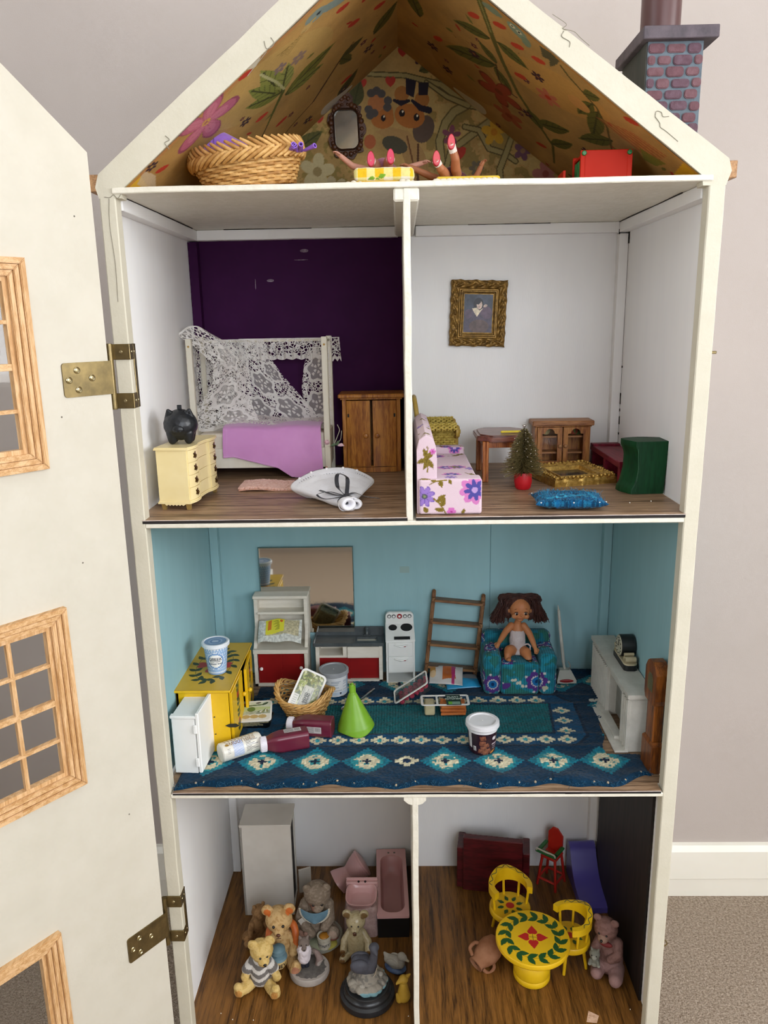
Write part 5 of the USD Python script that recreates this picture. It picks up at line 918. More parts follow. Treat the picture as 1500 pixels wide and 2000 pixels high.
m, u, v = grid(60, 16, lambda u, v: np.stack([1.56*v*np.cos(u*6.2832), 1.56*v*np.sin(u*6.2832), 0*u+4.64], 1)); P = Paint(m.vertices[:, 0], m.vertices[:, 1], '7d98bd'); P.ell(0, 0, 1.0, 1.0, '9fb5d2'); P.ell(0, 0, .8, .8, '6d8cb8'); P.ell(0, 0, .45, .4, 'b9c9de'); obj('lid_print', m, VCG, CU, True, col=P.c)
# --- white kitchen dresser with red sliding doors ---
wwd = mat('white_toy_wood', ('cfc9bb', 'ddd8cc'), .6, .3, vscale=60, stretch=(.3, 1, 2), bump=.3, bscale=250); redd = mat('red_gloss_door', ('7e0f10', '8d1314'), .4, .4, vscale=20); wkn = mat('white_knob', 'efe6e4', .3)
KD = thing('kitchen_dresser', 'white toy kitchen dresser with red sliding doors and open shelves', 'dresser', (-21.3, 31.8, ZM+.02))
obj('base_cabinet', join(box(-4.4, 4.4, -2.2, 2.4, .0, .5, .04), box(-4.4, -3.85, -2.2, 2.4, 0, 6.2, .04), box(3.85, 4.4, -2.2, 2.4, 0, 6.2, .04), box(-4.5, 4.5, -2.3, 2.45, 5.75, 6.45, .06), box(-4.2, 4.2, 2.0, 2.4, 0, 6, 0)), wwd, KD)
obj('hutch', join(box(-4.4, -3.8, .2, 2.4, 6.4, 14.6, .04), box(3.8, 4.4, .2, 2.4, 6.4, 14.6, .04), box(-4.5, 4.5, -.1, 2.5, 14.4, 14.9, .06), box(-4.2, 4.2, 2.1, 2.4, 6.4, 14.5, 0)), wwd, KD); obj('shelf', box(-3.85, 3.85, -.1, 2.2, 11.75, 12.15, .04), wwd, KD)
obj('brace', hull([(sx, y, z) for sx in (-4.4, -3.9) for y, z in ((.3, 9.5), (-1.8, 6.5), (.3, 6.5))]), wwd, KD); obj('brace', hull([(sx, y, z) for sx in (3.9, 4.4) for y, z in ((.3, 9.5), (-1.4, 6.5), (.3, 6.5))]), wwd, KD)
for s in (-1, 1):
    d = obj('sliding_door', box(*sorted((s*-.15, s*3.75)), -1.75+.15*s, -1.5+.15*s, .5, 5.75, .03), redd, KD); obj('knob', ball(s*3.25, -2.05+.15*s, 3.1, .3, 2), wkn, d)
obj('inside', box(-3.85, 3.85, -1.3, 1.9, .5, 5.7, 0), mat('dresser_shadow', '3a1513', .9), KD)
# bag of rice pushed on the hutch shelf
BG = thing('rice_packet', 'clear packet with yellow printed label lying in the white dresser', 'packet', (-21.3, 30.9, ZM+7.6))
def bagf(k): return lambda u, v: np.stack([-3.6+u*7.1, -1.6+v*2.4, .15+np.sin(u*np.pi)**.5*.3+v*2.9+k*(np.clip(np.sin(u*np.pi)*np.sin(v*np.pi), 0, 1))**.6*.55+.12*np.sin(u*11+v*3)], 1)
m, u, v = grid(100, 50, bagf(1), .05); n = 100*50; P = Paint(np.tile(u, 2)*7.1, np.tile(v, 2)*3.6, 'c3c6c0'); P.poly([(1.2, .7), (6.6, .9), (6.7, 3.4), (1.3, 3.4)], 'b3ab8c'); mottle(P, .25, 5, 2); P.poly([(1.3, .8), (4.3, 1.2), (4.3, 3.5), (1.2, 3.4)], 'd5cf3a'); P.poly([(1.6, 1.5), (2.2, 1.6), (2.2, 3.3), (1.6, 3.2)], 'c8742a'); P.ell(3.8, 2.9, .25, .3, 'c8622a')
[P.line([(2.5+.3*(k % 3), 1.5+.15*k), (3.5, 1.55+.15*k)], .05, '5d6a22') for k in range(11)]; obj('film', m, mat('packet_print', 'ffffff', .3, .5, vcol=True, coat=.4, bump=.15, bscale=250), BG, True, col=P.c)
# --- sink unit ---
SK = thing('sink_unit', 'white toy sink unit with grey worktop, tap and red doors', 'sink', (-10.2, 32.4, ZM+.02))
grey_ = mat('pewter_grey', ('4d5356', '5f6669'), .35, .5, metal=.35, vscale=60)
obj('cabinet', join(box(-5.5, 5.5, -1.7, 1.6, 0, .55, .04), box(-5.5, -4.9, -1.7, 1.6, 0, 6.6, .04), box(4.9, 5.5, -1.7, 1.6, 0, 6.6, .04), box(-5.4, 5.4, 1.3, 1.6, 0, 6.6, 0), box(-5.4, 5.4, -1.65, 1.5, 4.45, 4.85, .03), box(-1.0, -.3, -1.7, 1.4, 4.6, 6.6, .03), box(-5.4, 5.4, -1.65, 1.5, 6.35, 6.65, .02)), wwd, SK)
obj('drawer', box(-.25, 4.95, -1.95, 0, 4.5, 6.45, .05), wwd, SK)
for s in (-1, 1): obj('sliding_door', box(*sorted((s*-.1, s*4.9)), -1.25+.12*s, -1.0+.12*s, .55, 4.45, .03), redd, SK)
obj('worktop', poly3(sbox(-5.8, -2.1, 5.7, 2.0).difference(sbox(1.2, -1.0, 4.6, 1.0)), 6.65, 7.0), grey_, SK); obj('rim', join(box(-5.8, 5.7, -2.15, -1.9, 6.6, 7.2, .08), box(-5.85, -5.6, -2.1, 2.0, 6.6, 7.2, .08), box(5.5, 5.75, -2.1, 2.0, 6.6, 7.2, .08), box(-5.8, 5.7, 1.75, 2.05, 6.6, 8.5, .08)), grey_, SK)
obj('basin', join(box(1.2, 4.6, -.9, 1.0, 5.2, 5.35, 0), box(1.15, 1.3, -.9, 1.0, 5.2, 7.05, .03), box(4.5, 4.65, -.9, 1.0, 5.2, 7.05, .03), box(1.2, 4.6, .9, 1.05, 5.2, 7.05, .03), box(1.2, 4.6, -.95, -.8, 5.2, 7.05, .03)), grey_, SK)
obj('tap', join(tube(curve([(2.9, 1.4, 7), (2.9, 1.4, 7.9), (2.9, .7, 8.2), (2.9, .35, 7.7)], 14), .24, 8), ball(2.9, 1.5, 8.2, .4, 2), box(2.3, 3.5, 1.2, 1.6, 7.0, 7.25, .05)), grey_, SK)
# --- cooker ---
CK = thing('cooker', 'white toy cooker with black hotplates and two handled drawers', 'cooker', (-1.8, 32.0, ZM+.02), 2)
enam = mat('white_enamel', ('dcdfdc', 'e6e8e5'), .35, .45, vscale=20); blk = mat('hotplate_black', '141518', .5); redp = mat('scuffed_red', '8f2028', .6)
obj('body', join(box(-2.35, 2.35, -1.75, -1.5, 0, 7.5, .05) if False else box(-2.35, -2.05, -1.8, 1.8, 0, 7.5, .05), box(2.05, 2.35, -1.8, 1.8, 0, 7.5, .05), box(-2.3, 2.3, 1.5, 1.8, 0, 7.5, 0), box(-2.3, 2.3, -1.8, 1.7, 0, .35, .03), box(-2.3, 2.3, -1.75, 1.6, 2.0, 7.5, .04)), enam, CK)
obj('hob', hull([(-2.4, -1.9, 7.45), (2.4, -1.9, 7.45), (-2.4, -1.9, 7.7), (2.4, -1.9, 7.7), (-2.35, 1.3, 7.5), (2.35, 1.3, 7.5), (-2.35, 1.3, 9.6), (2.35, 1.3, 9.6)]), enam, CK)
obj('back_panel', poly3(sbox(-2.3, 8.5, 2.3, 11.45).buffer(-.7).buffer(.7, 8).union(sbox(-2.3, 8.5, 2.3, 10.5)), 1.0, 1.6, 'y'), enam, CK)
sl = math.degrees(math.atan2(1.9, 3.2))
for x, z, rx_, rz_ in ((-1.15, 9.0, .72, .42), (1.1, 9.0, 1.0, .55)): obj('hotplate', xf(lathe([(0, .06), (.9, .06), (1, 0)], 28), (x, -1.9+(z-7.65)*1.68, z+.03), (sl, 0, 0), (rx_, rz_*1.5, 1)), blk, CK)
obj('grill_slot', xf(box(-1.3, 1.3, -.3, .3, -.02, .05, .02), (.3, -1.55, 7.95), (sl, 0, 0)), blk, CK)
for i, x in enumerate((-1.7, -.95, 0, .9, 1.65)):
    k = obj('dial', xf(lathe([(0, .08), (.2, .1), (.3, .1), (.34, .0)] if i != 2 else [(0, .1), (.26, .12), (.4, .1), (.44, 0)], 18), (x, .99, 10.75), (90, 0, 0)), mat('dial_grey', '5d6063', .4) if i != 2 else redp, CK); obj('dial_face', xf(lathe([(0, .13), (.2, .12)], 14), (x, .99, 10.75), (90, 0, 0)), enam, k)
for z0, z1 in ((5.0, 7.3), (2.1, 4.85)):
    d = obj('drawer', box(-2.0, 2.0, -1.98, -1.7, z0, z1, .04), enam, CK); obj('handle', xf(body([[(-1.0, 0, .12, .12), (0, -.12, -.12, .17), (1.0, 0, .12, .12)]], .15, 2), (.1, -2.1, z1-.45)), enam, d); obj('scuff', box(.5, .85, -2.3, -2.2, z1-.62, z1-.5, .02), redp, d)
# --- mirror leaning on the back wall ---
MI = thing('wall_mirror', 'square frameless mirror standing behind the white dresser against the blue wall', 'mirror', (-17.1, 34.2, ZM))
obj('backing', box(-7.8, 7.8, .1, .3, 7.5, 22.5, .03), mat('mirror_edge', '4d6a68', .4), MI); obj('glass', box(-7.7, 7.7, -.06, .1, 7.6, 22.4, .03), mat('mirror_silver', 'd6d2ca', .04, metal=1), MI)
# --- food packs and bottles scattered on the rug ---
clearp = usdkit.material(stage, '/World/Looks/clear_tray', {'t': ('transparent_bsdf', {'color': (.95, .96, .96)}), 'g': ('glossy_bsdf', {'roughness': .08, 'color': (.9, .9, .9)}), 'y': ('mix_closure', {'fac': .07})}, [('t.BSDF', 'y.closure1'), ('g.BSDF', 'y.closure2')], surface='y.closure')
rimw = mat('tray_rim', ('d8d6d0', 'e4e2dd'), .35, .5); filmm = mat('film_print', 'ffffff', .25, .5, vcol=True, coat=.3, vary=.06, vscale=400)
def rrect(w, h, r): return sbox(-w/2+r, -h/2+r, w/2-r, h/2-r).buffer(r, 8)
def tray(t, w, h, d, paint, base='9aa08c', under=None):
    """food tray: rim, tapered clear tub, printed film; local z up, film at z = d"""
    obj('rim', poly3(rrect(w, h, .6).difference(rrect(w-.5, h-.5, .45)), d-.1, d+.04), rimw, t)
    k = .84; ring = lambda q, z, e: [(x*q, y*q, z) for x, y in list(rrect(w-.3, h-.3, .5).exterior.coords)[:-1]]
    sh = loft([ring(k, 0, 0), ring(.9, d*.5, 0), ring(1, d-.06, 0)]); obj('tub', sh, clearp, t, 40)
    if under: obj('contents', under(w*.8, h*.8, d*.86), mat('contents_'+t.path.split('/')[-1], ('6d6a50', 'a39a78') if under is lump else 'd9823c', .6, vscale=300, bump=.5, bscale=400), t, 40)
    m, u, v = grid(110, 80, lambda u, v: np.stack([(u-.5)*(w-.2), (v-.5)*(h-.2), d+.03+.05*np.sin(u*np.pi)*np.sin(v*np.pi)], 1)); x, y = (u-.5)*(w-.2), (v-.5)*(h-.2); m.update_faces(contains_xy(rrect(w-.2, h-.2, .5), x, y)[m.faces].all(1)); P = Paint(x, y, base); paint(P); return obj('film', m, filmm, t, True, col=P.c)
def lump(w, h, d): return bumpy(rbox(-w/2, w/2, -h/2, h/2, .08, d, .3, 12).subdivide_to_size(.3), .12, 2.5)
OT = thing('vegetable_tray', 'oblong food tray with green label and potatoes, beside the yellow cupboard', 'food tray', (-23.3, 17.0, ZM+1.0), rot=(14, 0, 6))
def p_ol(P):
    mottle(P, .3, 2, 3); P.poly([(-2.4, -.2), (2.4, .2), (2.4, 2.2), (-2.4, 2.2)], 'c9cdb8'); P.poly([(-2.4, -.2), (2.4, .3), (2.4, .8), (-2.4, .9)], 'b3bd86'); P.ell(-.6, .35, .6, .5, '5d7436'); P.ell(-1.6, 1.4, .5, .3, 'b5622e', 20); P.line([(-1.9, 1.05), (1.2, 1.3)], .25, '58683a'); P.ell(1.4, 1.5, .5, .2, '3d4a30', 30); P.ell(.4, 1.7, .4, .14, '4b3a2e', 10)
    P.poly([(-2.4, -2.2), (2.4, -2.2), (2.4, -.6), (-2.4, -.8)], 'd6d2c6'); [P.ell(x, -1.2, .62, .38, 'b59c66') or P.ell(x-.1, -1.1, .4, .2, 'cbb584') for x in (-1.3, -.1, 1.1)]; [P.leaf(.3+.3*k, -.2-.1*(k % 3), .8, .15, 20*k, ('6d7a4a', 'd9d6c8', '8a8a5a')[k % 3]) for k in range(6)]
tray(OT, 4.9, 4.4, 1.5, p_ol, under=lump)
tag(obj('black_tray', loft([[(x*k, y*k, z) for x, y in list(rrect(4.2, 3.6, .6).exterior.coords)[:-1]] for k, z in ((.85, 0), (1, .9), (.96, .92), (.8, .12))]).apply_translation((-22.9, 17.0, ZM+.35)), mat('black_tray_plastic', '0f1114', .3, .5), smooth=40), label='shallow black plastic tray under the vegetable tray', cat='tray')
# basket with a salad pack
bwk = mat('basket_cane', ('b98a4a', 'd9b172'), .55, .35, vscale=150, bump=.3, bscale=500); bwk2 = mat('basket_cane_dark', ('9d6e36', 'bd9052'), .55, .35, vscale=150, bump=.3, bscale=500)
def basket(name, label, loc, rot, rx0, ry0, rx1, ry1, hfun, rows, n=28, rr=.16, bx=0):
    """oval woven basket: stakes, woven rows and a plaited rim; hfun(angle) = rim height"""
    B = thing(name, label, 'basket', loc, rot=rot); rws = []
    P_ = lambda a, t: np.stack([(rx0+(rx1-rx0)*t)*np.cos(a), (ry0+(ry1-ry0)*t)*np.sin(a), t*hfun(a)], -1)
    for i in range(rows):
        t = (i+.5)/rows; a = np.linspace(0, 2*np.pi, n*6, endpoint=False); q = P_(a, t); o = np.stack([np.cos(a), np.sin(a), 0*a], 1); rws.append(tube(q+o*(np.sin(a*n/2*1+np.pi*i)*rr*.8)[:, None], rr*1.05, 6, True))
    for i, r_ in enumerate(rws): obj('cane_row', r_, bwk if i % 3 else bwk2, B, 60)
    obj('stakes', join(*[tube([P_(np.array(a), t) for t in np.linspace(0, 1, 8)], rr*.7, 5) for a in np.arange(n)*2*np.pi/n]), bwk2, B, 60)
    rim = []
    for k in range(n):
        for s in (1, -1):
            a = np.linspace(0, 2*2*np.pi/n*1.5, 8)*s+k*2*np.pi/n; w = np.linspace(0, np.pi, 8); q = P_(a, 1.0); o = np.stack([np.cos(a), np.sin(a), 0*a], 1); rim.append(tube(q+o*(.32*np.cos(w)*s)[:, None]+[0, 0, .1]+np.stack([0*w, 0*w, .38*np.sin(w)], 1), [rr*.7]+[rr]*6+[rr*.6], 5))
    obj('plaited_rim', join(*rim), bwk, B, 60); obj('base', join(*[tube(P_(np.linspace(0, 2*np.pi, 60, endpoint=False), .02)*[k, k, 1]+[0, 0, .12], .16, 5, True) for k in (1, .85, .7, .55, .4, .25, .1)]), bwk2, B, 60); return B
basket('wicker_basket', 'small oval wicker basket holding a salad pack, beside the red bottles', (-16.2, 19.3, ZM+.35), (0, 0, -8), 2.7, 1.9, 4.3, 3.1, lambda a: 3.0+1.5*np.cos(a+.25)**4+.35*np.sin(a), 11, 26, .15)
SP = thing('salad_pack', 'clear pack of green salad with white labels, tilted in the wicker basket', 'salad pack', (-16.0, 19.6, ZM+4.0), rot=(58, 27, 0), scale=1.15)
def p_sal(P):
    r = np.random.default_rng(4); P.c[:] = [.36, .38, .2]
    for _ in range(240): P.leaf(r.uniform(-1.6, 1.6), r.uniform(-2.6, 2.6), r.uniform(.3, .9), r.uniform(.06, .2), r.uniform(0, 360), ('7d8a3c', 'a3aa62', 'c9c9a0', '4f5c2a', '8a8a4a')[r.integers(5)])
    P.poly([(-.6, -2.4), (.75, -2.4), (.75, .7), (-.6, .7)], 'b9b7a8'); P.poly([(-1.5, -2.3), (-.75, -2.3), (-.75, -.7), (-1.5, -.7)], 'c6c4b8'); [P.line([(-.45+.17*k, -2.2), (-.45+.17*k, .4-.2*(k % 3))], .045, '5d5d58') for k in range(7)]; [P.line([(-1.35, -2.1+.28*k), (-.9, -2.1+.28*k)], .07, '6d6d66') for k in range(5)]
tray(SP, 3.5, 5.4, 1.1, p_sal, under=lump)
for i, a in enumerate(('MIXED', 'SALAD')): obj('lettering', xf(text(a, .3, .012), (.1+.32*i-.1, -.8, 1.2), (0, 0, 90)), mat('ink_grey', '4d4f4c', .6), SP, False)
# white tub with grey lid
WT = thing('white_tub', 'round white food tub with grey lid and small print, in front of the sink', 'tub', (-12.45, 26.9, ZM+.35), 10)
m = lathe([(0, 0), (2.05, 0), (2.12, .1), (2.25, 3.4), (0, 3.4)], 96).subdivide_to_size(.2); m.merge_vertices(); a = np.arctan2(m.vertices[:, 0], -m.vertices[:, 1])*2.2; P = Paint(a, m.vertices[:, 2], 'd2d5d8')
[P.line([(x, 2.7-.26*k), (x+1.5+.5*math.sin(k*x), 2.7-.26*k)], .07, '8b97a6') for x in (-2.6, -.6, 1.4) for k in range(7)]; P.put((P.y < .9) & (P.y > .35), 'b7c6d6'); P.ell(.9, .65, .16, .16, '1d2026'); P.put((P.x > 2.2) & (P.y > 1), '9fb4c8')
obj('tub', m, VCG, WT, True, col=P.c); obj('lid', lathe([(0, 3.95), (1.95, 3.95), (2.0, 4.1), (2.3, 4.1), (2.4, 4.0), (2.42, 3.45), (2.3, 3.35), (2.2, 3.4)], 60), mat('lid_grey', ('8f9297', '9fa2a7'), .35, .5, vscale=30), WT, 40); obj('lid_nub', ball(0, 0, 3.97, .07, 1), rimw, WT)
# green funnel
FU = thing('green_funnel', 'lime green plastic funnel standing upside down in the middle of the rug', 'funnel', (-8.3, 15.0, ZM+.38), rot=(0, -4, 0))
def fun(u, v):
    a = u*2*np.pi; r = np.interp(v, [0, .12, .74, .8, .86, 1], [2.75, 2.55, .62, .5, .42, .36]); z = np.interp(v, [0, .74, .86, 1], [0, 5.6, 5.9, 7.1])+.28*np.cos(a*3+.6)*np.clip(1-v*6, 0, 1)+.28*np.clip(1-v*6, 0, 1); return np.stack([r*np.cos(a), r*np.sin(a), z], 1)
m, _, _ = grid(72, 50, fun, .1); limem = mat('lime_plastic', ('6f9e22', '7dad2c'), .38, .4, vscale=20, sub=.15); obj('cone', m, limem, FU, True); obj('spout', join(lathe([(.36, 5.9), (.44, 6.0), (.4, 6.5), (.3, 7.1), (.22, 7.1), (.2, 6)], 24), tube([(.42, 0, 5.8), (.45, 0, 6.9)], .12, 6), ball(.1, .05, 7.1, .2, 1)), limem, FU, 40)
# spoon
stl = mat('bright_steel', 'b9b9b6', .18, metal=1)
SN = thing('spoon', 'small silver spoon behind the green funnel', 'spoon', (-8.2, 22.7, ZM+.62)); obj('handle', tube(curve([(-1.4, -1.6, .2), (-.3, -.6, .45), (.9, 1.0, .5), (2.2, 3.4, .55)], 24), [.12, .13, .14, .2, .26, .2], 8), stl, SN, 60)
obj('bowl', xf(ball(0, 0, 0, .85, 3, (1, .7, .3)), (-2.0, -2.2, .22), (0, 0, 48)), stl, SN, 60)
# bottles lying down
WB = thing('cream_bottle', 'white plastic bottle with striped label lying on its side by the fridge', 'bottle', (-23.9, 8.2, ZM+1.62), rot=(0, 0, 35))
def lie(m): return xf(m, r=(0, 90, 0))
m = lie(lathe([(0, -2.9), (1.15, -2.9), (1.3, -2.75), (1.3, 2.6), (1.15, 2.95), (.55, 3.1), (.5, 3.3), (0, 3.3)], 64)).subdivide_to_size(.16); m.merge_vertices(); a = np.arctan2(-m.vertices[:, 1], m.vertices[:, 2])*1.3; P = Paint(m.vertices[:, 0], a, 'dcd8cc')
P.poly([(-1.3, .2), (.1, .2), (.1, 2.6), (-1.3, 2.6)], 'e6e8ea'); [P.line([(-1.3, .3+.17*k), (.1, .3+.17*k)], .08, '6f8ec6') for k in range(14)]; [P.line([(.5+.0*k, .5+.2*k), (1.2+.5*(k % 3), .5+.2*k)], .07, '55585f') for k in range(10)]; [P.line([(-2.3+.5*k, -.35), (-2.1+.5*k, .05)], .13, '8a6a3c') for k in range(9)]; P.ell(-2.1, .6, .28, .18, 'a5843c'); [P.line([(-2.2, 1.2+.2*k), (-1.8, 1.2+.2*k)], .06, '7d7d7a') for k in range(4)]
obj('bottle', m, VCG, WB, True, col=P.c); obj('nozzle', lie(lathe([(.55, 2.9), (.4, 3.2), (.3, 3.5), (.24, 4.0), (.3, 4.6), (.36, 4.9), (0, 4.95)], 20)), mat('nozzle_white', 'dedcd6', .4), WB, 40)
for s, h, x, an, c in (('SMOOTHIES', .5, -.1, -.62, '8a6a3c'),): obj('lettering', xf(xf(text(s, h, .015, False), (x, .1, 1.3), (0, 0, 0)), r=(28, 0, 0)), mat('ink_brown', c, .6), WB, False)
beet = mat('beetroot_plastic', ('5a1a2c', '6b2338'), .3, .5, vscale=12, coat=.2)
def sq(k, z): return [(x*k, y*k, z) for x, y in list(rrect(2.6, 2.6, .62).exterior.coords)[:-1]]
def redbottle(label, loc, rot, lab):
    R = thing('red_bottle', label, 'bottle', loc, rot=rot); obj('bottle', lie(loft([sq(.94, -2.7), sq(1, -2.6), sq(1, 1.2), sq(.86, 2.2), sq(.62, 3.0), sq(.56, 3.1)])), beet, R, 35)
    obj('cap', lie(join(lathe([(0, 4.0), (.95, 4.0), (1.02, 3.9), (1.02, 3.1), (.7, 3.05)], 40), *[box(-.03, .03, .98, 1.06, 3.15, 3.85, .01).apply_transform(trimesh.transformations.rotation_matrix(k*np.pi/15, (0, 0, 1))) for k in range(30)])), mat('cap_lilac_white', 'd9d5dc', .4), R, 40)
    m, u, v = grid(60, 40, lambda u, v: np.stack([lab[0]+(u-.5)*2.4, lab[1]+(v-.5)*1.0, 0*u+1.325], 1)); P = Paint(u*2.4, v, 'b9b4b2'); [P.line([(.1, .14+.12*k), (1.3, .14+.12*k)], .05, '6d696a') for k in range(7)]; [P.line([(1.55+.06*k, .3), (1.55+.06*k, .85)], .03, '2d2a2c') for k in range(11)]; obj('printed_label', xf(m, r=lab[2]), VC, R, True, col=P.c); return R
redbottle('dark red square bottle with white cap, nearer of the two lying on the rug', (-17.4, 9.8, ZM+1.66), (0, 0, 198), (.6, .2, (0, 0, 180)))
redbottle('dark red square bottle with white cap, lying behind the other red bottle', (-14.2, 13.7, ZM+1.68), (0, 0, 172), (.1, 0, (90, 0, 180)))
# raspberries: clear punnet tilted up
RP = thing('raspberry_punnet', 'clear punnet of raspberries tilted on end in front of the crisp packets', 'punnet', (.3, 22.3, ZM+2.75), rot=(18, -37, -8))
obj('lid', join(poly3(rrect(6.3, 3.0, .4), .85, .95)), clearp, RP); obj('rim', poly3(rrect(6.4, 3.1, .45).difference(rrect(6.0, 2.7, .35)), .82, .97), rimw, RP); obj('tub', loft([[(x*k, y*k, z) for x, y in list(rrect(6.0, 2.8, .4).exterior.coords)[:-1]] for k, z in ((.88, -.7), (1, .85))]), clearp, RP, 40)
def berry(): return join(*[ball(.34*math.cos(a)*math.sin(p_), .34*math.sin(a)*math.sin(p_), .36*math.cos(p_), .15, 1) for p_, n in ((.25, 4), (.9, 7), (1.55, 8), (2.1, 6)) for a in np.arange(n)*2*np.pi/n+p_])
bm = mat('raspberry_red', ('8a1c34', 'b23a52'), .45, .4, vscale=200); rb = np.random.default_rng(8)
for k in range(18): obj('raspberry', xf(berry(), (-2.3+(k % 6)*.92, -.85+(k//6)*.85, .05+.25*rb.random()), rb.uniform(0, 360, 3), .95), bm, RP, 60)
# carrot and dip tray
CT = thing('carrot_tray', 'clear two part tray of carrot sticks and dip with dark green label', 'food tray', (4.9, 19.7, ZM+.4), 1)
obj('rim', poly3(rrect(7.3, 3.3, .5).difference(unary_union([sbox(-3.3, -1.35, -1.35, 1.35).buffer(-.2).buffer(.2), sbox(-1.05, -1.35, 3.3, 1.35).buffer(-.2).buffer(.2)])), 1.98, 2.1), rimw, CT)
obj('tub', join(loft([[(x*k*.5*.55-2.35, y*k, z) for x, y in list(rrect(7.0, 2.9, .8).exterior.coords)[:-1]] for k, z in ((.86, 0), (1, 2.0))]), loft([[(x*k*.62+1.15, y*k, z) for x, y in list(rrect(7.0, 2.9, .6).exterior.coords)[:-1]] for k, z in ((.88, 0), (1, 2.0))])), clearp, CT, 40)
obj('dip', rbox(-3.1, -1.55, -1.2, 1.2, .1, 1.85, .3), mat('dip_cream', ('b9ab84', 'cbbd96'), .6, vscale=80, bump=.3), CT, 40)
for k in range(15): obj('carrot_stick', xf(box(-1.85, 1.85, -.19, .19, -.19, .19, .04), (1.15+.1*rb.normal(), -1.05+(k % 5)*.52, .35+(k//5)*.55), (rb.uniform(-10, 10), rb.uniform(-3, 3), rb.uniform(-4, 4))), mat('carrot_%d' % (k % 2), (('c4682a', 'd07a3a'), ('b85f26', 'cf7434'))[k % 2], .5, vscale=100), CT)
lb = obj('printed_label', box(.15, 2.35, -1.7, 1.45, 2.1, 2.16, .02), mat('label_green', '16352c', .5), CT); obj('label_panel', join(box(.5, 2.2, -1.5, -.75, 2.15, 2.18, 0)), mat('label_grey', '7d9a86', .5), lb); obj('label_stripe', box(.45, 1.0, -1.55, -.75, 2.17, 2.19, 0), mat('label_lime', '6fae3a', .5), lb)
for i, w_ in enumerate(('PLANT', 'KITCHEN')): obj('lettering', xf(text(w_, .4, .012), (1.25, .75-.62*i, 2.17)), mat('ink_pale', 'c9d6cc', .6), lb, False)
# chocolate tub
CH2 = thing('chocolate_tub', 'round tub of chocolate bites with white lid near the front of the rug', 'tub', (9.45, 9.4, ZM+.42), 6)
m = lathe([(0, 0), (1.72, 0), (1.78, .1), (2.05, 3.3), (0, 3.3)], 110).subdivide_to_size(.15); m.merge_vertices(); a = np.arctan2(m.vertices[:, 0], -m.vertices[:, 1])*1.9; P = Paint(a, m.vertices[:, 2], '2c1620')
for x, y, s, t in ((-.3, 2.6, .55, 10), (-.35, 1.8, .6, -8), (.2, 1.5, .5, 20), (-.2, 1.0, .6, 5), (.45, .65, .55, 15), (-.6, .6, .5, -12), (.1, .3, .55, 0)): P.poly([(x+s*math.cos(math.radians(t+q)), y+s*.8*math.sin(math.radians(t+q))) for q in (45, 135, 225, 315)], '7a4a36'); P.poly([(x-s*.5, y+.1*s), (x+s*.4, y+.2*s), (x+.1*s, y+.55*s)], '8d5a44'); P.poly([(x-s*.1, y-s*.45), (x+s*.5, y-.3*s), (x+s*.45, y+.15*s)], '4d2a20')
P.poly([(-1.7, .5), (-1.25, .5), (-1.25, 1.25), (-1.7, 1.25)], 'd9d6d4'); [P.line([(-1.65+.07*k, .6), (-1.65+.07*k, 1.15)], .03, '1d1a1c') for k in range(6)]; P.ell(1.4, 2.4, .35, .3, 'cfc6c8'); P.line([(1.1, 1.5), (2.0, 1.55)], .2, 'b9aaae'); P.line([(1.2, 1.2), (2.0, 1.22)], .12, '9a8a90'); P.line([(1.2, .9), (1.9, .95)], .1, '9a8a90'); P.ell(1.3, .4, .5, .14, 'b5742e', 20); P.put((a < -1.95) & (a > -2.6) & (P.y > .8), 'c9c4c2')
obj('tub', m, VCG, CH2, True, col=P.c); obj('lid', lathe([(0, 4.25), (1.75, 4.25), (1.82, 4.42), (2.15, 4.42), (2.3, 4.3), (2.34, 3.75), (2.2, 3.62), (2.1, 3.6), (2.08, 3.2), (2.0, 3.2)], 64), mat('lid_white2', 'd3d2d4', .35, .5), CH2, 40); obj('lid_nub', ball(0, 0, 4.27, .06, 1), rimw, CH2)
# crisp packets under the ladder shelf
def packet(t, w, h, dx, P_fn, mat_=None, seed=1):
    def fn(u, v): k = np.clip(np.sin(u*np.pi), 0, 1)**.5*np.clip(np.sin(v*np.pi), 0, 1)**.5; return np.stack([(u-.5)*w, (v-.5)*h, .12+k*dx+.12*np.sin(u*9+seed)*np.sin(v*7), ], 1)
    m, u, v = grid(80, 60, fn, .05); P = Paint(np.tile(u, 2)*w-w/2, np.tile(v, 2)*h-h/2, 'c9c6c2'); P_fn(P); obj('film', m, mat('packet_print', 'ffffff', .3), t, True, col=P.c)
BP = thing('blue_packet', 'bright blue snack packet lying on the rug under the white and orange one', 'packet', (8.2, 29.6, ZM+.5), rot=(4, 0, 8)); packet(BP, 5.6, 4.2, .55, lambda P: (P.put(P.y < 9, '2a93c4'), P.put(P.y > .2, '8d9096'), P.put((P.y > .2) & (P.x < -.6), '1d6ea0')))
OP = thing('white_orange_packet', 'white and orange snack packet with a pink stripe, propped on the blue packet', 'packet', (5.7, 30.0, ZM+1.5), rot=(16, 3, -4)); packet(OP, 5.4, 4.4, .5, lambda P: (P.put(P.y < 9, 'c6c3c0'), P.poly([(-.6, -1.5), (1.6, -1), (1.0, 2.2), (-.6, 2.2)], 'b5622e'), P.poly([(-2.7, -.6), (-1.7, 0), (-1.9, 2.2), (-2.7, 2.2)], 'b3813c'), P.poly([(.9, -2.2), (1.35, -2.2), (1.5, 2.2), (.8, 2.2)], 'a8326a'), P.ell(-2.2, -.2, .5, .8, 'd4b48a')), seed=3)
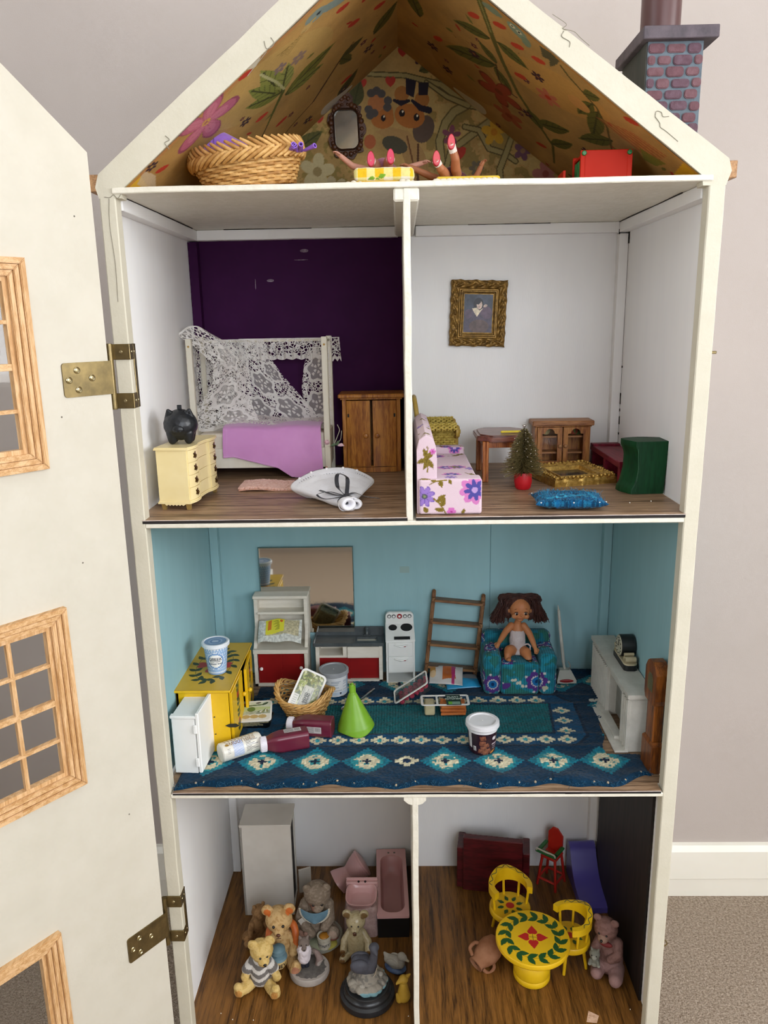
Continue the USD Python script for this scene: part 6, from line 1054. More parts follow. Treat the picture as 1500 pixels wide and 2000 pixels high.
# --- ladder shelf leaning on the wall ---
oak = wood('ladder_oak', '6b4527', '85603b', 'x', 20, .45, .35, 10, .15, c0='513218'); oakz = wood('ladder_oak_rail', '6b4527', '85603b', 'z', 20, .45, .35, 10, .15, c0='513218')
LS = thing('ladder_shelf', 'brown wooden four rung ladder shelf tilted against the blue wall', 'shelf', (6.5, 32.5, ZM+.35), rot=(-6, 6.2, 0))
for x in (-4.1, 4.1): obj('side_rail', join(box(x-.32, x+.32, -.35, .45, 0, 14.0, .08), box(x-.3, x+.3, -.3, .4, 13.5, 14.4, .18)), oakz, LS)
for z in (1.3, 5.1, 8.9, 12.6): obj('rung', join(box(-4.0, 4.0, -1.3, .85, z, z+.42, .05)), oak, LS); obj('rung_end', join(*[box(s*4.1-.28, s*4.1+.28, -1.0, -.3, z-.05, z+.6, .08) for s in (-1, 1)]), oakz, LS)
# --- knitted flowery armchair ---
AC = thing('knitted_armchair', 'teal and purple flowered knitted armchair holding the doll', 'armchair', (17.1, 28.7, ZM+.3), rot=(0, 0, -1))
def p_ac(seed):
    def f(P):
        mottle(P, .35, .9, seed); r = np.random.default_rng(seed); P.put(fbm(np.stack([P.x*.5, P.y*.5, 0*P.x+seed], 1), 3, seed) > .56, '2d5a48', .7)
        for _ in range(2):
            x, y = P.x[r.integers(len(P.x))], P.y[r.integers(len(P.y))]; flo(P, x, y, r.uniform(.6, .9))
        P.c *= (1+.14*np.sin(P.x*2*np.pi/.36))[:, None]
    return f
def flo(P, x, y, s): P.flower(x, y, 1.7*s, 7, '4b2f72', '4b2f72', 10, .78); P.flower(x, y, .95*s, 14, 'b9b9b4', 'b9b9b4', 0, .8); P.ell(x, y, .72*s, .72*s, '175f96'); P.ell(x, y, .3*s, .3*s, '0d2d58'); [P.ell(x+1.75*s*math.cos(t), y+1.75*s*math.sin(t), .2*s, .2*s, 'b9b9b4') for t in np.arange(7)*.9]
def front(P): mottle(P, .3, .9, 3); P.put(fbm(np.stack([P.x*.5, P.y*.5, 0*P.x+3], 1), 3, 3) > .58, '2d5a48', .6); P.c *= (1+.14*np.sin(P.x*2*np.pi/.36))[:, None]; flo(P, -4.3, 2.0, .95); flo(P, 2.6, 2.4, 1.05); [P.ell(-1.2+.4*k, 2.6-.25*k+.3*(k % 2), .3, .22, 'b9b9a6', 30*k) for k in range(5)]; P.ell(-2.3, 1.6, .9, .5, '4b2f72', 20); P.ell(3.9, 1.4, .5, .35, 'a9a98e', 10)
acb = '1f6f80'
for s in (-1, 1):
    b = rbox(*sorted((s*5.75, s*2.95)), -3.7, 3.4, 0, 6.9, .95); mm, cc = fabric(b, .17, {'y': front, 'x': p_ac(4+s), 'z': p_ac(7+s)}, acb); obj('arm', bumpy(mm, .07, 1.5), VCF, AC, True, col=cc)
mm, cc = fabric(rbox(-3.0, 3.0, -3.5, 3.0, 0, 5.4, .6), .17, {'y': front, 'z': p_ac(11)}, acb); obj('seat', bumpy(mm, .07, 1.5), VCF, AC, True, col=cc)
mm, cc = fabric(rbox(-5.6, 5.6, 1.6, 4.1, 0, 8.6, 1.1), .2, {'y': p_ac(12), 'z': p_ac(13), 'x': p_ac(14)}, '1b5c6c'); obj('back', bumpy(mm, .08, 1.2), VCF, AC, True, col=cc)
# --- doll sitting in the armchair ---
DL = thing('baby_doll', 'small brown haired baby doll in a pale romper sitting in the teal armchair', 'doll', (17.1, 28.8, ZM+6.0))
def hand(p, d, up_, s=1, r=.12):
    """palm, four fingers and a thumb as chains; p wrist, d direction, up_ back of the hand"""
    p, d, up_ = (np.array(q, float) for q in (p, d, up_)); d /= np.linalg.norm(d); w = np.cross(d, up_); w /= np.linalg.norm(w); up_ = np.cross(w, d); ch = [[(*p, .3), (*(p+d*.35), .34), (*(p+d*.55), .3)]]
    for k, L in zip((-1.5, -.5, .5, 1.5), (.36, .46, .44, .32)): b = p+d*.55+w*k*.19; ch.append([(*b, r), (*(b+d*L*.55-up_*.02), r*.95), (*(b+d*L*.95-up_*.16), r*.8)])
    b = p+d*.2+w*.26*s; ch.append([(*b, r*1.15), (*(b+w*.24*s+d*.16-up_*.05), r), (*(b+w*.3*s+d*.4-up_*.12), r*.85)]); return ch
ch = [[(0, .4, .45, 1.1), (0, .75, 2.1, 1.15), (0, .95, 3.6, 1.0), (0, .95, 4.5, .62), (.1, .85, 5.2, .48), (.15, .8, 5.7, .5)]]
ch += [[(-1.0, .95, 4.25, .58), (-1.9, .4, 3.5, .52), (-2.6, -.4, 2.8, .46), (-3.1, -1.1, 2.35, .34)], [(1.0, .95, 4.2, .58), (1.8, .45, 3.2, .52), (2.25, -.4, 2.2, .46), (2.5, -1.1, 1.45, .34)]]
ch += hand((-3.15, -1.2, 2.3), (-.5, -.6, -.45), (-.3, -.5, .8), 1)+hand((2.55, -1.2, 1.35), (.25, -.6, -.75), (.3, -.75, .55), -1)
ch += [[(-.75, .1, .35, .95), (-1.5, -1.2, .9, .85), (-1.85, -1.9, .55, .62), (-1.95, -2.3, -.05, .5), (-1.85, -2.75, -.3, .46)], [(.75, .1, .3, .95), (1.1, -1.3, .55, .85), (1.3, -2.1, .15, .62), (1.35, -2.5, -.45, .5), (1.4, -3.0, -.75, .46)]]
ch += [[(-1.85, -2.7, -.3, .46), (-1.8, -3.05, .15, .34)], [(1.4, -2.95, -.75, .46), (1.45, -3.3, -.3, .34)]]
skin = mat('doll_skin', ('a5683f', 'b0734a'), .5, .3, vscale=25, sub=.2)
bd = body(ch, .12, 6, [(.2, .35, 7.55, 1.72, 1.75, 1.95), (.15, -.5, 6.75, 1.25, 1.0, .85), (.15, -1.42, 6.95, .22, .26, .2), (-.75, -.95, 6.6, .5, .4, .42), (1.05, -.95, 6.55, .5, .4, .42), (-1.5, .3, 7.1, .25, .35, .42), (1.9, .3, 7.05, .25, .35, .42), (.15, -.75, 6.0, .5, .45, .35)])
obj('body', bd, skin, DL, True)
for x, s in ((-.5, -1), (.9, 1)):
    e = obj('eye', xf(ball(0, 0, 0, .27, 2, (1.0, .3, .75)), (x, -1.28, 7.1)), mat('eye_white', 'd9cdb8', .3), DL); obj('iris', join(ball(x+.02, -1.33, 7.1, .21, 2, (.95, .35, 1.05))), mat('iris_brown', '1d0f0a', .2), e); obj('lash', tube(curve([(x-.34*1, -1.2, 7.2), (x, -1.33, 7.42), (x+.34, -1.2, 7.22)], 10), .05, 5), mat('lash_dark', '2a1710', .6), e); obj('eyebrow', tube(curve([(x-.3, -1.12, 7.75), (x, -1.18, 7.88), (x+.3, -1.1, 7.78)], 8), .04, 5), mat('brow_brown', '5a3420', .7), DL)
obj('mouth', join(tube(curve([(-.15, -1.36, 6.42), (.15, -1.42, 6.36), (.45, -1.36, 6.42)], 8), [.03, .07, .03], 6)), mat('doll_lips', '9a4a3c', .4), DL)
hm = mat('doll_hair', ('2a1512', '4a2b24'), .55, .4, vscale=200)
cap = body([], .2, 3, [(.2, .75, 7.95, 1.95, 1.75, 1.85), (-1.5, .9, 7.0, .95, .85, 1.5), (1.95, .9, 6.8, .95, .85, 1.6)]); cap = cap.slice_plane((0, -.05, 0), (.0, 1, .12)); obj('scalp_hair', cap, hm, DL, True)
rh = np.random.default_rng(9); st = []
for k in range(1500):
    th = rh.uniform(-2.45, 2.45); ph = rh.uniform(.0, 1.0); root = np.array([.2+.5*math.sin(th)*ph, .5+.3*rh.normal()*.5, 9.7-.25*ph**2]); sd = 1 if math.sin(th) > 0 else -1; w = abs(math.sin(th)); back = 1.4*max(0, -math.cos(th))
    L = rh.uniform(.88, 1.06); out = np.array([sd*(1.6+3.4*w*L), .6+back+.55*rh.normal(), 0]); fr_ = max(0, math.cos(th))*(-1.1)
    mid = root+[out[0]*.55, out[1]*.3+fr_*.3, -.35+.1*rh.normal()]; m2 = np.array([.2+sd*(1.75+1.35*w*L), .7+back*.8+.35*rh.normal(), 8.0+.3*rh.normal()]); e = np.array([.2+sd*(1.95+2.6*w*L-1.5*rh.random()**2*w), .75+back+.35*rh.normal(), 5.35+.3*rh.normal()+.9*w*abs(L-.9)])
    if w < .25: e[0] = .2+sd*1.6
    if abs(e[0]-.2) < 1.75 and e[1] < 1.1: e[1] += 1.0; m2[1] += .7
    st.append(tube(curve([root, mid, m2, e], 9), .055, 4))
obj('hair', join(*st), hm, DL, False, kind='stuff')
rom = body([[(0, .4, .5, 1.24), (0, .7, 2.0, 1.3), (.0, .85, 2.9, 1.2)]], .13, 4, [(0, -.15, .35, 1.25, 1.0, .7)]); rom = bumpy(rom, .09, 1.8, 3)
obj('romper', rom, mat('romper_cloth', ('a89d9b', 'bdb3b2'), .9, .1, vscale=40, bump=.3, bscale=500, sheen=.2), DL, True)
for sx in (-1, 1): obj('frill', tube([(sx*1.15+.75*math.cos(q)+.06*math.sin(9*q), -.55+.55*math.sin(q), .75+.75*math.sin(q+.6)) for q in np.linspace(0, 6.28, 40)], .13, 6), mat('frill_white', 'b5a9a8', .9), DL, 60)
# --- carpet sweeper ---
VA = thing('carpet_sweeper', 'white toy upright carpet sweeper with red mouth leaning beside the armchair', 'carpet sweeper', (25.2, 30.4, ZM+.4))
vw = mat('sweeper_white', ('b9b7ac', 'c6c4ba'), .45, .4, vscale=30)
obj('head', hull([(-1.5, -1.3, 0), (1.6, -1.3, 0), (-1.5, -1.3, .5), (1.6, -1.3, .5), (-1.1, 1.6, 0), (1.1, 1.6, 0), (-.8, 1.5, 1.5), (.9, 1.5, 1.5), (-.9, .2, 1.6), (1.0, .2, 1.6)]), vw, VA, 25); obj('mouth', xf(ball(0, 0, 0, 1.15, 2, (1, .12, .25)), (.0, -1.3, .42)), mat('sweeper_red', '8a1016', .5), VA, 40)
obj('handle', join(tube([(.1, .9, 1.4), (-.1, 1.2, 2.6)], .22, 8), tube([(-.1, 1.2, 2.6), (-1.0, 2.2, 11.4)], [.3, .24], 10), tube([(-1.0, 2.2, 11.4), (-1.12, 2.3, 12.2)], [.15, .05], 8)), vw, VA, 40); obj('hose', tube(curve([(.6, .4, 1.6), (.9, .5, 2.2), (.6, .8, 2.9)], 12), .1, 6), mat('hose_grey', '8d8c84', .5), VA)
# --- white fireplace along the right wall ---
fpw = mat('fireplace_white', ('bdbab0', 'cfccc2'), .6, .3, vscale=40, bump=.25, bscale=250)
FPL = thing('fireplace', 'white toy fireplace with ribbed surround and mantel along the right wall', 'fireplace', (30.7, 18.6, ZM+.02))
obj('mantel', poly3([(-1.9, -10.2), (1.75, -10.2), (1.75, 10.4), (-1.9, 10.4), (-1.9, 9.6)], 8.2, 8.75), fpw, FPL); obj('moulding', box(-1.65, 1.75, -9.8, 10.1, 7.75, 8.2, .06), fpw, FPL)
obj('surround', join(box(-1.35, 1.75, -9.7, -6.6, 0, 7.8, .05), box(-1.35, 1.75, .9, 10.0, 0, 7.8, .05), box(-1.2, 1.75, -6.7, 3.3, 6.6, 7.8, .03)), fpw, FPL)
for y0, y1 in ((-9.5, -6.8), (1.2, 9.8)):
    n = int((y1-y0)/.68)
    for k in range(n): obj('fluted_strip', xf(poly3(Point(0, 0).buffer(.23, 6), .3, 7.5), (-1.4, y0+(k+.5)*(y1-y0)/n, 0), s=(1.7, 1, 1)), fpw, FPL, 40)
    obj('pilaster', box(-1.75, -1.2, y0-.15, y0+.2, 0, 7.8, .04), fpw, FPL); obj('pilaster', box(-1.75, -1.2, y1-.2, y1+.15, 0, 7.8, .04), fpw, FPL)
obj('firebox', box(-.2, 1.7, -6.6, 3.2, .5, 6.6, 0), mat('firebox_grey', ('77756c', '8f8d84'), .8, vscale=20), FPL); obj('hearth', join(box(-3.2, -1.3, -9.9, 5.4, 0, .3, .05), box(-2.4, -1.2, -6.6, 3.2, .25, .65, .05)), fpw, FPL)
# --- mantel clock ---
MC = thing('mantel_clock', 'black and cream toy mantel clock with round dial on the fireplace', 'clock', (31.3, 18.9, ZM+8.8), 0)
ck = mat('clock_black', ('141516', '1d1e20'), .4, .5); ccr = mat('clock_cream', ('b3a585', 'c4b796'), .6)
obj('base', join(poly3(rrect(2.0, 6.4, .7), 0, .8)), ck, MC, 30); obj('base_band', poly3(rrect(1.9, 6.3, .7), .8, 1.05), ccr, MC, 30)
obj('drum', lathe([(0, -1.0), (1.5, -1.0), (1.6, -.9), (1.6, .9), (1.5, 1.0), (0, 1.0)], 40).apply_transform(trimesh.transformations.translation_matrix((.1, .3, 2.55))@trimesh.transformations.rotation_matrix(np.pi/2, (0, 1, 0))), ck, MC, 40)
dial = obj('dial', xf(lathe([(0, .06), (1.3, .06), (1.42, .1), (1.5, 0)], 32), (-.9, .3, 2.55), (0, -90, 0)), mat('dial_cream', 'b5b09a', .5), MC, 40)
obj('hands', join(xf(box(-.06, .06, 0, .9, 0, .04, 0), (-1.02, .3, 2.55), (90, 0, 90)), xf(box(-.05, .05, 0, .65, 0, .04, 0), (-1.02, .3, 2.55), (40, 0, 90)), *[ball(-.98, .3+1.15*math.sin(t), 2.55+1.15*math.cos(t), .08, 1) for t in np.arange(12)*np.pi/6]), mat('hands_black', '1a1a1a', .5), dial)
for y, s in ((-2.0, -1), (2.3, 1)): obj('scroll', join(box(-.75, .75, y-.6, y+.6, 1.0, 1.7, .12), xf(lathe([(0, -.75), (.38, -.75), (.38, .75), (0, .75)], 20), (0, y+s*.55, 1.55), (0, 90, 0)), xf(lathe([(0, -.7), (.24, -.7), (.24, .7), (0, .7)], 16), (0, y-s*.3, 1.95), (0, 90, 0))), ccr, MC, 40)
# --- grandfather clock ---
gcw = wood('clock_mahogany', '65340c', '874c17', 'z', 16, .4, .4, 9, .12, coat=.15, c0='4a2407')
GC = thing('grandfather_clock', 'miniature brown wooden grandfather clock in the front right corner', 'clock', (31.35, 5.2, ZM+.02), 3)
obj('plinth', join(box(-.8, .85, -1.75, 1.85, 0, 4.0, .12), hull([(sx*.8, sy*1.75, 3.95) for sx in (-1, 1) for sy in (-1, 1)]+[(sx*.6, sy*1.35, 4.4) for sx in (-1, 1) for sy in (-1, 1)])), gcw, GC); obj('trunk', box(-.58, .7, -1.25, 1.3, 4.3, 10.2, .12), gcw, GC)
hd = obj('hood', poly3(Polygon([(-1.5, 9.6), (1.5, 9.6), (1.85, 10.4), (1.85, 13.9), (1.2, 14.9), (.6, 15.3), (-.6, 15.3), (-1.2, 14.9), (-1.85, 13.9), (-1.85, 10.4)]).buffer(-.15).buffer(.15), -.85, .8, 'x'), gcw, GC, 25); obj('dial', poly3([(-.8, 11.2), (.8, 11.2), (.8, 13.0), (.4, 13.6), (-.4, 13.6), (-.8, 13.0)], -.9, -.83, 'x'), mat('aged_dial', ('4d4a30', '6f6a48'), .5, vscale=60), hd)
# ================= bottom floor, left: bathroom things and figurines =================
ppl = mat('pink_plastic', ('d2a09e', 'daaba9'), .3, .5, vscale=15, coat=.2); ppd = mat('pink_plastic_inside', ('b88582', 'c28f8c'), .35, .5, vscale=15)
TC = thing('tall_cupboard', 'tall plain white wooden cupboard standing at the back left of the bathroom', 'cupboard', (-24.2, 25.6, ZB+.02), 1)
obj('carcass', join(box(-4.2, 4.15, -2.9, -2.5, 0, 17.1, .06), box(-4.2, -3.8, -2.9, 2.9, 0, 17.1, .06), box(-4.2, 4.0, 2.5, 2.9, 0, 17.1, .06), box(-4.25, 4.2, -2.95, 2.95, 16.8, 17.25, .06), box(-4.1, 4.0, -2.8, 2.8, .1, .5, 0)), mat('cupboard_white', ('c4beb4', 'd3cec5'), .65, .3, vscale=12, bump=.2, bscale=120), TC)
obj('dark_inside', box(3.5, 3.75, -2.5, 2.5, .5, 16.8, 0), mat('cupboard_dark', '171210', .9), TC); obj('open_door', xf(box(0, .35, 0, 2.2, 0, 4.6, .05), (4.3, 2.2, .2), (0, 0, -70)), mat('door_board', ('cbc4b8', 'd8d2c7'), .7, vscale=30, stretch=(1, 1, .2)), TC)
BT = thing('bathtub', 'pink toy bathtub with black side panel against the partition', 'bathtub', (-3.7, 26.0, ZB+.02), 2)
obj('side_panel', poly3(sbox(-2.5, -8.15, 2.5, 8.1).difference(sbox(-2.35, -8.0, 2.35, 7.95)), 0, 3.7), mat('bath_black', '0b0909', .5), BT)
W2, L2 = 2.62, 8.25; inner = lambda k, c=0: [(x, y+c) for x, y in list(sbox(-1.75*k, -6.2*k, 1.75*k, 6.2*k).buffer(0).buffer(-1.5*k).buffer(1.5*k, 10).exterior.coords)[:-1]]
obj('rim', join(poly3(Polygon(rrect(2*W2, 2*L2, .25).exterior.coords).difference(Polygon(inner(1.12, -.35))), 3.65, 3.98)), ppl, BT, 35)
rg2 = [[(x, y, z) for x, y in inner(k, -.35)] for k, z in ((1.125, 3.97), (1.07, 3.75), (1.0, 2.6), (.93, 1.5), (.8, 1.2), (.3, 1.15))]
m = loft(rg2); m.update_faces(np.arange(len(m.faces)) < len(m.faces)); obj('basin', trimesh.Trimesh(m.vertices, np.array([f for f in m.faces if len(m.vertices)-2 not in f])[:, ::-1], process=False), ppd, BT, True)
for x in (-.45, .6): obj('tap_hole', lathe([(0, 4.0), (.17, 4.02), (.2, 3.97)], 14, (x, 7.2, 0)), mat('tap_grey', '77706a', .4, metal=.5), BT)
# toilet lying on its side
TO = thing('toilet', 'pink toy toilet tipped on its side by the back wall', 'toilet', (-10.9, 30.4, ZB+2.35), rot=(0, 0, 0))
zz = np.array([.78, .3, .52]); zz /= np.linalg.norm(zz); yy = np.array([-.25, .9, .1]); yy -= zz*(yy@zz); yy /= np.linalg.norm(yy); RT = np.eye(4); RT[:3, 2] = zz; RT[:3, 1] = yy; RT[:3, 0] = np.cross(yy, zz)
def tob(n, m, mm=ppl, sm=40): m = m.copy(); m.apply_transform(RT); return obj(n, m, mm, TO, sm)
el = lambda a, b, c, z: [(a*abs(math.cos(t))**.7*np.sign(math.cos(t)), b*abs(math.sin(t))**.7*np.sign(math.sin(t))+c, z) for t in np.linspace(0, 2*np.pi, 36, endpoint=False)]
tob('pedestal', loft([el(1.85, 2.2, .1, -3.0), el(1.8, 2.15, .1, -2.6), el(1.5, 1.8, .1, -1.6), el(1.15, 1.4, .1, -.7), el(1.1, 1.35, .1, -.4)])); tob('bowl', loft([el(1.1, 1.35, .1, -.5), el(1.35, 1.6, 0, 0), el(1.75, 2.1, -.1, 1.0), el(1.95, 2.3, -.1, 1.9), el(1.9, 2.25, -.1, 2.1)])); tob('seat', loft([el(2.0, 2.4, -.1, 2.12), el(2.05, 2.45, -.1, 2.3), el(1.95, 2.35, -.1, 2.5), el(1.2, 1.6, -.1, 2.75)])); tob('hinge_block', box(-.9, .9, 1.9, 2.7, 1.9, 2.5, .1)); tob('handle', ball(1.6, 2.6, 1.2, .22, 1), mat('toilet_black', '171213', .4))
TO2 = thing('cistern_lid', 'pale pink flat toy cistern cover lying behind the washbasin', 'lid', (-7.3, 26.6, ZB+.7), rot=(20, 0, -6)); obj('board', box(-1.7, 1.7, -1.3, 1.3, 0, .45, .1), ppl, TO2); obj('slot', box(-.9, .3, -1.32, -1.2, .15, .35, .02), mat('toilet_black', '171213', .4), TO2)
WBs = thing('washbasin', 'pink toy washbasin on a mottled pedestal slab behind the cream bear', 'washbasin', (-8.6, 20.6, ZB+.02))
obj('pedestal', loft([[(x*k, y*k+c, z) for x, y in list(rrect(5.7, 5.6, .9).exterior.coords)[:-1]] for k, c, z in ((.98, 0, 0), (1, 0, .6), (.93, .2, 4.4), (.85, .3, 5.1))]), mat('mottled_pink', ('a3847f', 'c4a8a3'), .6, vscale=120, bump=.2), WBs, 35)
def bas(u, v):                               # D-shaped bowl: v 0 = rim outside, 1 = bottom of the bowl
    a = u*2*np.pi; sx = np.sign(np.cos(a))*np.abs(np.cos(a))**.6; sy = np.sign(np.sin(a))*np.abs(np.sin(a))**.6; k = np.interp(v, [0, .2, .3, .42, .6, .85, 1], [.72, .98, 1.0, .9, .82, .62, 0]); z = np.interp(v, [0, .2, .3, .42, .6, .85, 1], [4.9, 6.0, 6.2, 6.15, 5.7, 5.2, 5.1]); return np.stack([2.55*sx*k, -.2+2.75*np.where(sy > 0, sy*.9, sy)*k-.45*np.clip(v-.4, 0, 1), z], 1)
m, _, _ = grid(80, 40, bas); m.fix_normals(); obj('bowl', m, ppl, WBs, True); obj('splash_ledge', join(box(-2.65, 2.65, 1.9, 3.0, 5.4, 6.45, .15), box(-2.65, 2.65, 2.5, 3.0, 6.3, 6.75, .12)), ppl, WBs)
for x in (-.55, .55): obj('tap_hole', lathe([(0, 6.46), (.2, 6.48), (.22, 6.4)], 14, (x, 2.2, 0)), mat('hole_black', '1b0f10', .5), WBs)
# ---------------- figurines ----------------
def painted(name, t, m, fn, mt=None, smooth=True):
    """mesh coloured by fn(vertices, normals) -> list of (mask, hex)"""
    v = m.vertices; c = np.zeros((len(v), 3))
    for mask, h in fn(v, m.vertex_normals): c[mask] = [int(h[i:i+2], 16)/255 for i in (0, 2, 4)]
    return obj(name, m, mt or VC, t, smooth, col=c)
near_ = lambda v, p, r: np.linalg.norm((v-np.array(p))/np.array(r), axis=1) < 1
ALL = lambda v: np.ones(len(v), bool)
ink = mat('figurine_black', '14100e', .25, .6)
def bear_chains(arm_l, arm_r, leg_l, leg_r, s=1.0, belly=1.55, leg=.85, arm=.62):
    return [[(0, .1, 1.3, belly), (0, .25, 2.7, belly*.95), (0, .2, 3.9, belly*.72)]]+[[(-1.0, .15, 3.9, arm), *[(x, y, z, arm*k) for (x, y, z), k in zip(arm_l, (1, 1.0, .95))]], [(1.0, .15, 3.9, arm), *[(x, y, z, arm*k) for (x, y, z), k in zip(arm_r, (1, 1.0, .95))]]]+[[(sx*.8, -.1, .95, leg), *[(x, y, z, leg*k) for (x, y, z), k in zip(L, (1, .95, .9))]] for sx, L in ((-1, leg_l), (1, leg_r))]
def bear_head(c, yaw=0, pitch=0, R=1.55, ear=.62, snout=.8, ear_dx=1.15):
    cy, sy, cp, sp = math.cos(math.radians(yaw)), math.sin(math.radians(yaw)), math.cos(math.radians(pitch)), math.sin(math.radians(pitch))
    def tr(p): x, y, z = p; y, z = y*cp+z*sp*-1*-1*0+0*z-0, z; y2, z2 = p[1]*cp-p[2]*sp, p[1]*sp+p[2]*cp; return np.array([p[0]*cy-y2*sy, p[0]*sy+y2*cy, z2])+c
    B = [(*tr((0, 0, 0)), R, R*.95, R*.95), (*tr((0, -R*.85, -R*.3)), snout, snout, snout*.85)]+[(*tr((s*ear_dx, .1, R*.82)), ear, ear*.6, ear) for s in (-1, 1)]; return B, tr
def face(t, tr, R=1.55, nose='4a2c1c', eye=.17, ex=.5, mouth=True):
    for s in (-1, 1): obj('eye', ball(*tr((s*ex, -R*.88, .18*R)), eye, 2), ink, t)
    obj('nose', ball(*tr((0, -R*.85-.78, -R*.2)), .24, 2, (1.2, .8, .9)), mat('nose_'+nose, nose, .4), t)
    if mouth: obj('mouth', join(tube(curve([tr((0, -R*.85-.8, -R*.32)), tr((0, -R*.85-.76, -R*.5))], 5), .045, 5), tube(curve([tr((-.3, -R*.85-.6, -R*.62)), tr((0, -R*.85-.72, -R*.52)), tr((.3, -R*.85-.6, -R*.62))], 8), .045, 5)), mat('nose_'+nose, nose, .4), t)
# 1 yellow bear in a striped jersey
B1 = thing('striped_bear_figurine', 'cream yellow resin bear in a grey and white striped jersey, front left', 'figurine', (-23.2, 8.9, ZB+.02), -2)
hb, tr = bear_head((.3, -.1, 6.1), 24, 12, 1.75, .78, .85, 1.25)
ch = bear_chains([(-1.9, -.4, 2.9), (-2.2, -1.0, 2.0)], [(1.9, -.2, 2.9), (2.6, -.9, 2.1)], [(-1.9, -1.6, .85), (-2.7, -2.4, 1.0)], [(1.8, -1.6, .85), (2.5, -2.5, 1.0)], leg=.85)+[[(-2.7, -2.4, .9, .85), (-2.9, -2.6, 1.75, .62)], [(2.5, -2.5, .9, .85), (2.7, -2.7, 1.75, .62)]]
m = bumpy(body(ch, .16, 5, hb), .09, 2.2, 2); painted('body', B1, m, lambda v, n: [(ALL(v), 'cdb070'), (fbm(v*2.5, 3, 2) > .55, 'bfa05c'), (near_(v, (-2.75, -3.3, 1.0), (.62, .5, .75)), 'bd8a48'), (near_(v, (2.6, -3.4, 1.0), (.62, .5, .75)), 'bd8a48'), (near_(v, tr((0, -1.2, -1.2)), (1.1, .9, .7)), 'b98c40')])
face(B1, tr, 1.75, '15100e'); 
jer = bumpy(body([[(0, .1, 1.5, 1.78), (0, .25, 2.7, 1.78), (0, .2, 4.0, 1.35)], [(-1.0, .15, 3.9, .86), (-1.9, -.4, 2.9, .86)], [(1.0, .15, 3.9, .86), (1.9, -.2, 2.9, .86)]], .14, 4).slice_plane((0, 0, 1.15), (0, -.25, 1)), .05, 1.5)
painted('jersey', B1, jer, lambda v, n: [(ALL(v), '6f6a66'), (np.sin((v[:, 2]-.35*v[:, 1]-.25*np.abs(v[:, 0]))*2*np.pi/1.15+.4) > .1, 'cfcbc4')], VCF)
for x, y in ((-2.75, -3.27), (2.6, -3.37)): obj('paw_stitches', join(*[tube([(x+.26*k, y+.05*abs(k)+.02, .72), (x+.26*k, y-.02+.05*abs(k), 1.3)], .05, 5) for k in (-1.2, -.4, .4, 1.2)]), mat('paw_stitch', 'c98f4a', .7), B1)
# 2 bear with honey pot and orange scarf
B2 = thing('honey_bear_figurine', 'tan resin bear with orange scarf holding a blue topped honey pot', 'figurine', (-20.6, 13.3, ZB+.02), 2, scale=1.16)
hb, tr = bear_head((-.2, -.4, 6.9), 4, 6, 1.8, .78, .75, 1.45)
ch = bear_chains([(-1.7, -.9, 3.4), (-1.1, -1.8, 3.6)], [(1.75, -.5, 3.2), (1.6, -1.3, 2.5)], [(-1.4, -1.6, .9), (-1.7, -2.6, .9)], [(1.5, -1.6, 1.0), (1.9, -2.6, 1.1)], belly=1.6)+[[(1.8, -2.6, 1.0, .72), (2.1, -2.85, 1.8, .6)], [(-1.7, -2.6, .9, .72), (-1.9, -2.8, 1.7, .55)]]
m = bumpy(body(ch, .16, 5, hb), .06, 2.5, 3); painted('body', B2, m, lambda v, n: [(ALL(v), 'c4a370'), (fbm(v*3, 3, 5) > .56, 'b08b58')]+[(near_(v, tr((s*1.45, -.4, 1.47)), (.5, .4, .5)), 'c0662c') for s in (-1, 1)]+[(near_(v, (2.05, -3.35, 1.2), (.55, .5, .8)), 'b0795c')])
face(B2, tr, 1.8, '5a3320', .2, .6)
obj('scarf', join(bumpy(tube(curve([(-1.9, -.9, 3.2), (-1.5, .4, 4.9), (0, 1.2, 5.3), (1.5, .4, 5.2), (1.9, -.4, 4.2), (1.95, -.8, 3.0), (2.1, -1.1, 2.4)], 40), [.35, .45, .5, .5, .45, .5, .6], 10), .06, 3), bumpy(ball(-1.7, -1.4, 3.0, .55, 2, (1.2, .6, .5)), .05, 3)), mat('orange_scarf', ('b85a1e', 'cf6c28'), .5, vscale=100), B2, 50)
hp_ = obj('honey_pot', lathe([(0, 1.5), (.75, 1.5), (1.0, 1.9), (1.05, 2.6), (.85, 3.1), (.7, 3.2), (0, 3.2)], 30, (-.2, -2.5, 0)), mat('pot_cream', ('b89c62', 'c7ac74'), .5, vscale=60), B2, 40); obj('pot_cloth', join(lathe([(1.15, 2.9), (1.05, 3.2), (.8, 3.3), (.6, 3.45), (.95, 3.7), (.9, 4.2), (.5, 4.55), (0, 4.6)], 24, (-.2, -2.5, 0))), mat('pot_cloth_blue', ('55717c', '67838d'), .5, vscale=60), hp_, 40)
m = xf(wrap(text('HONEY', .5, .02), 1.04, 0, 0), (-.2, -2.5, 2.25)); obj('lettering', m, ink, hp_, False)
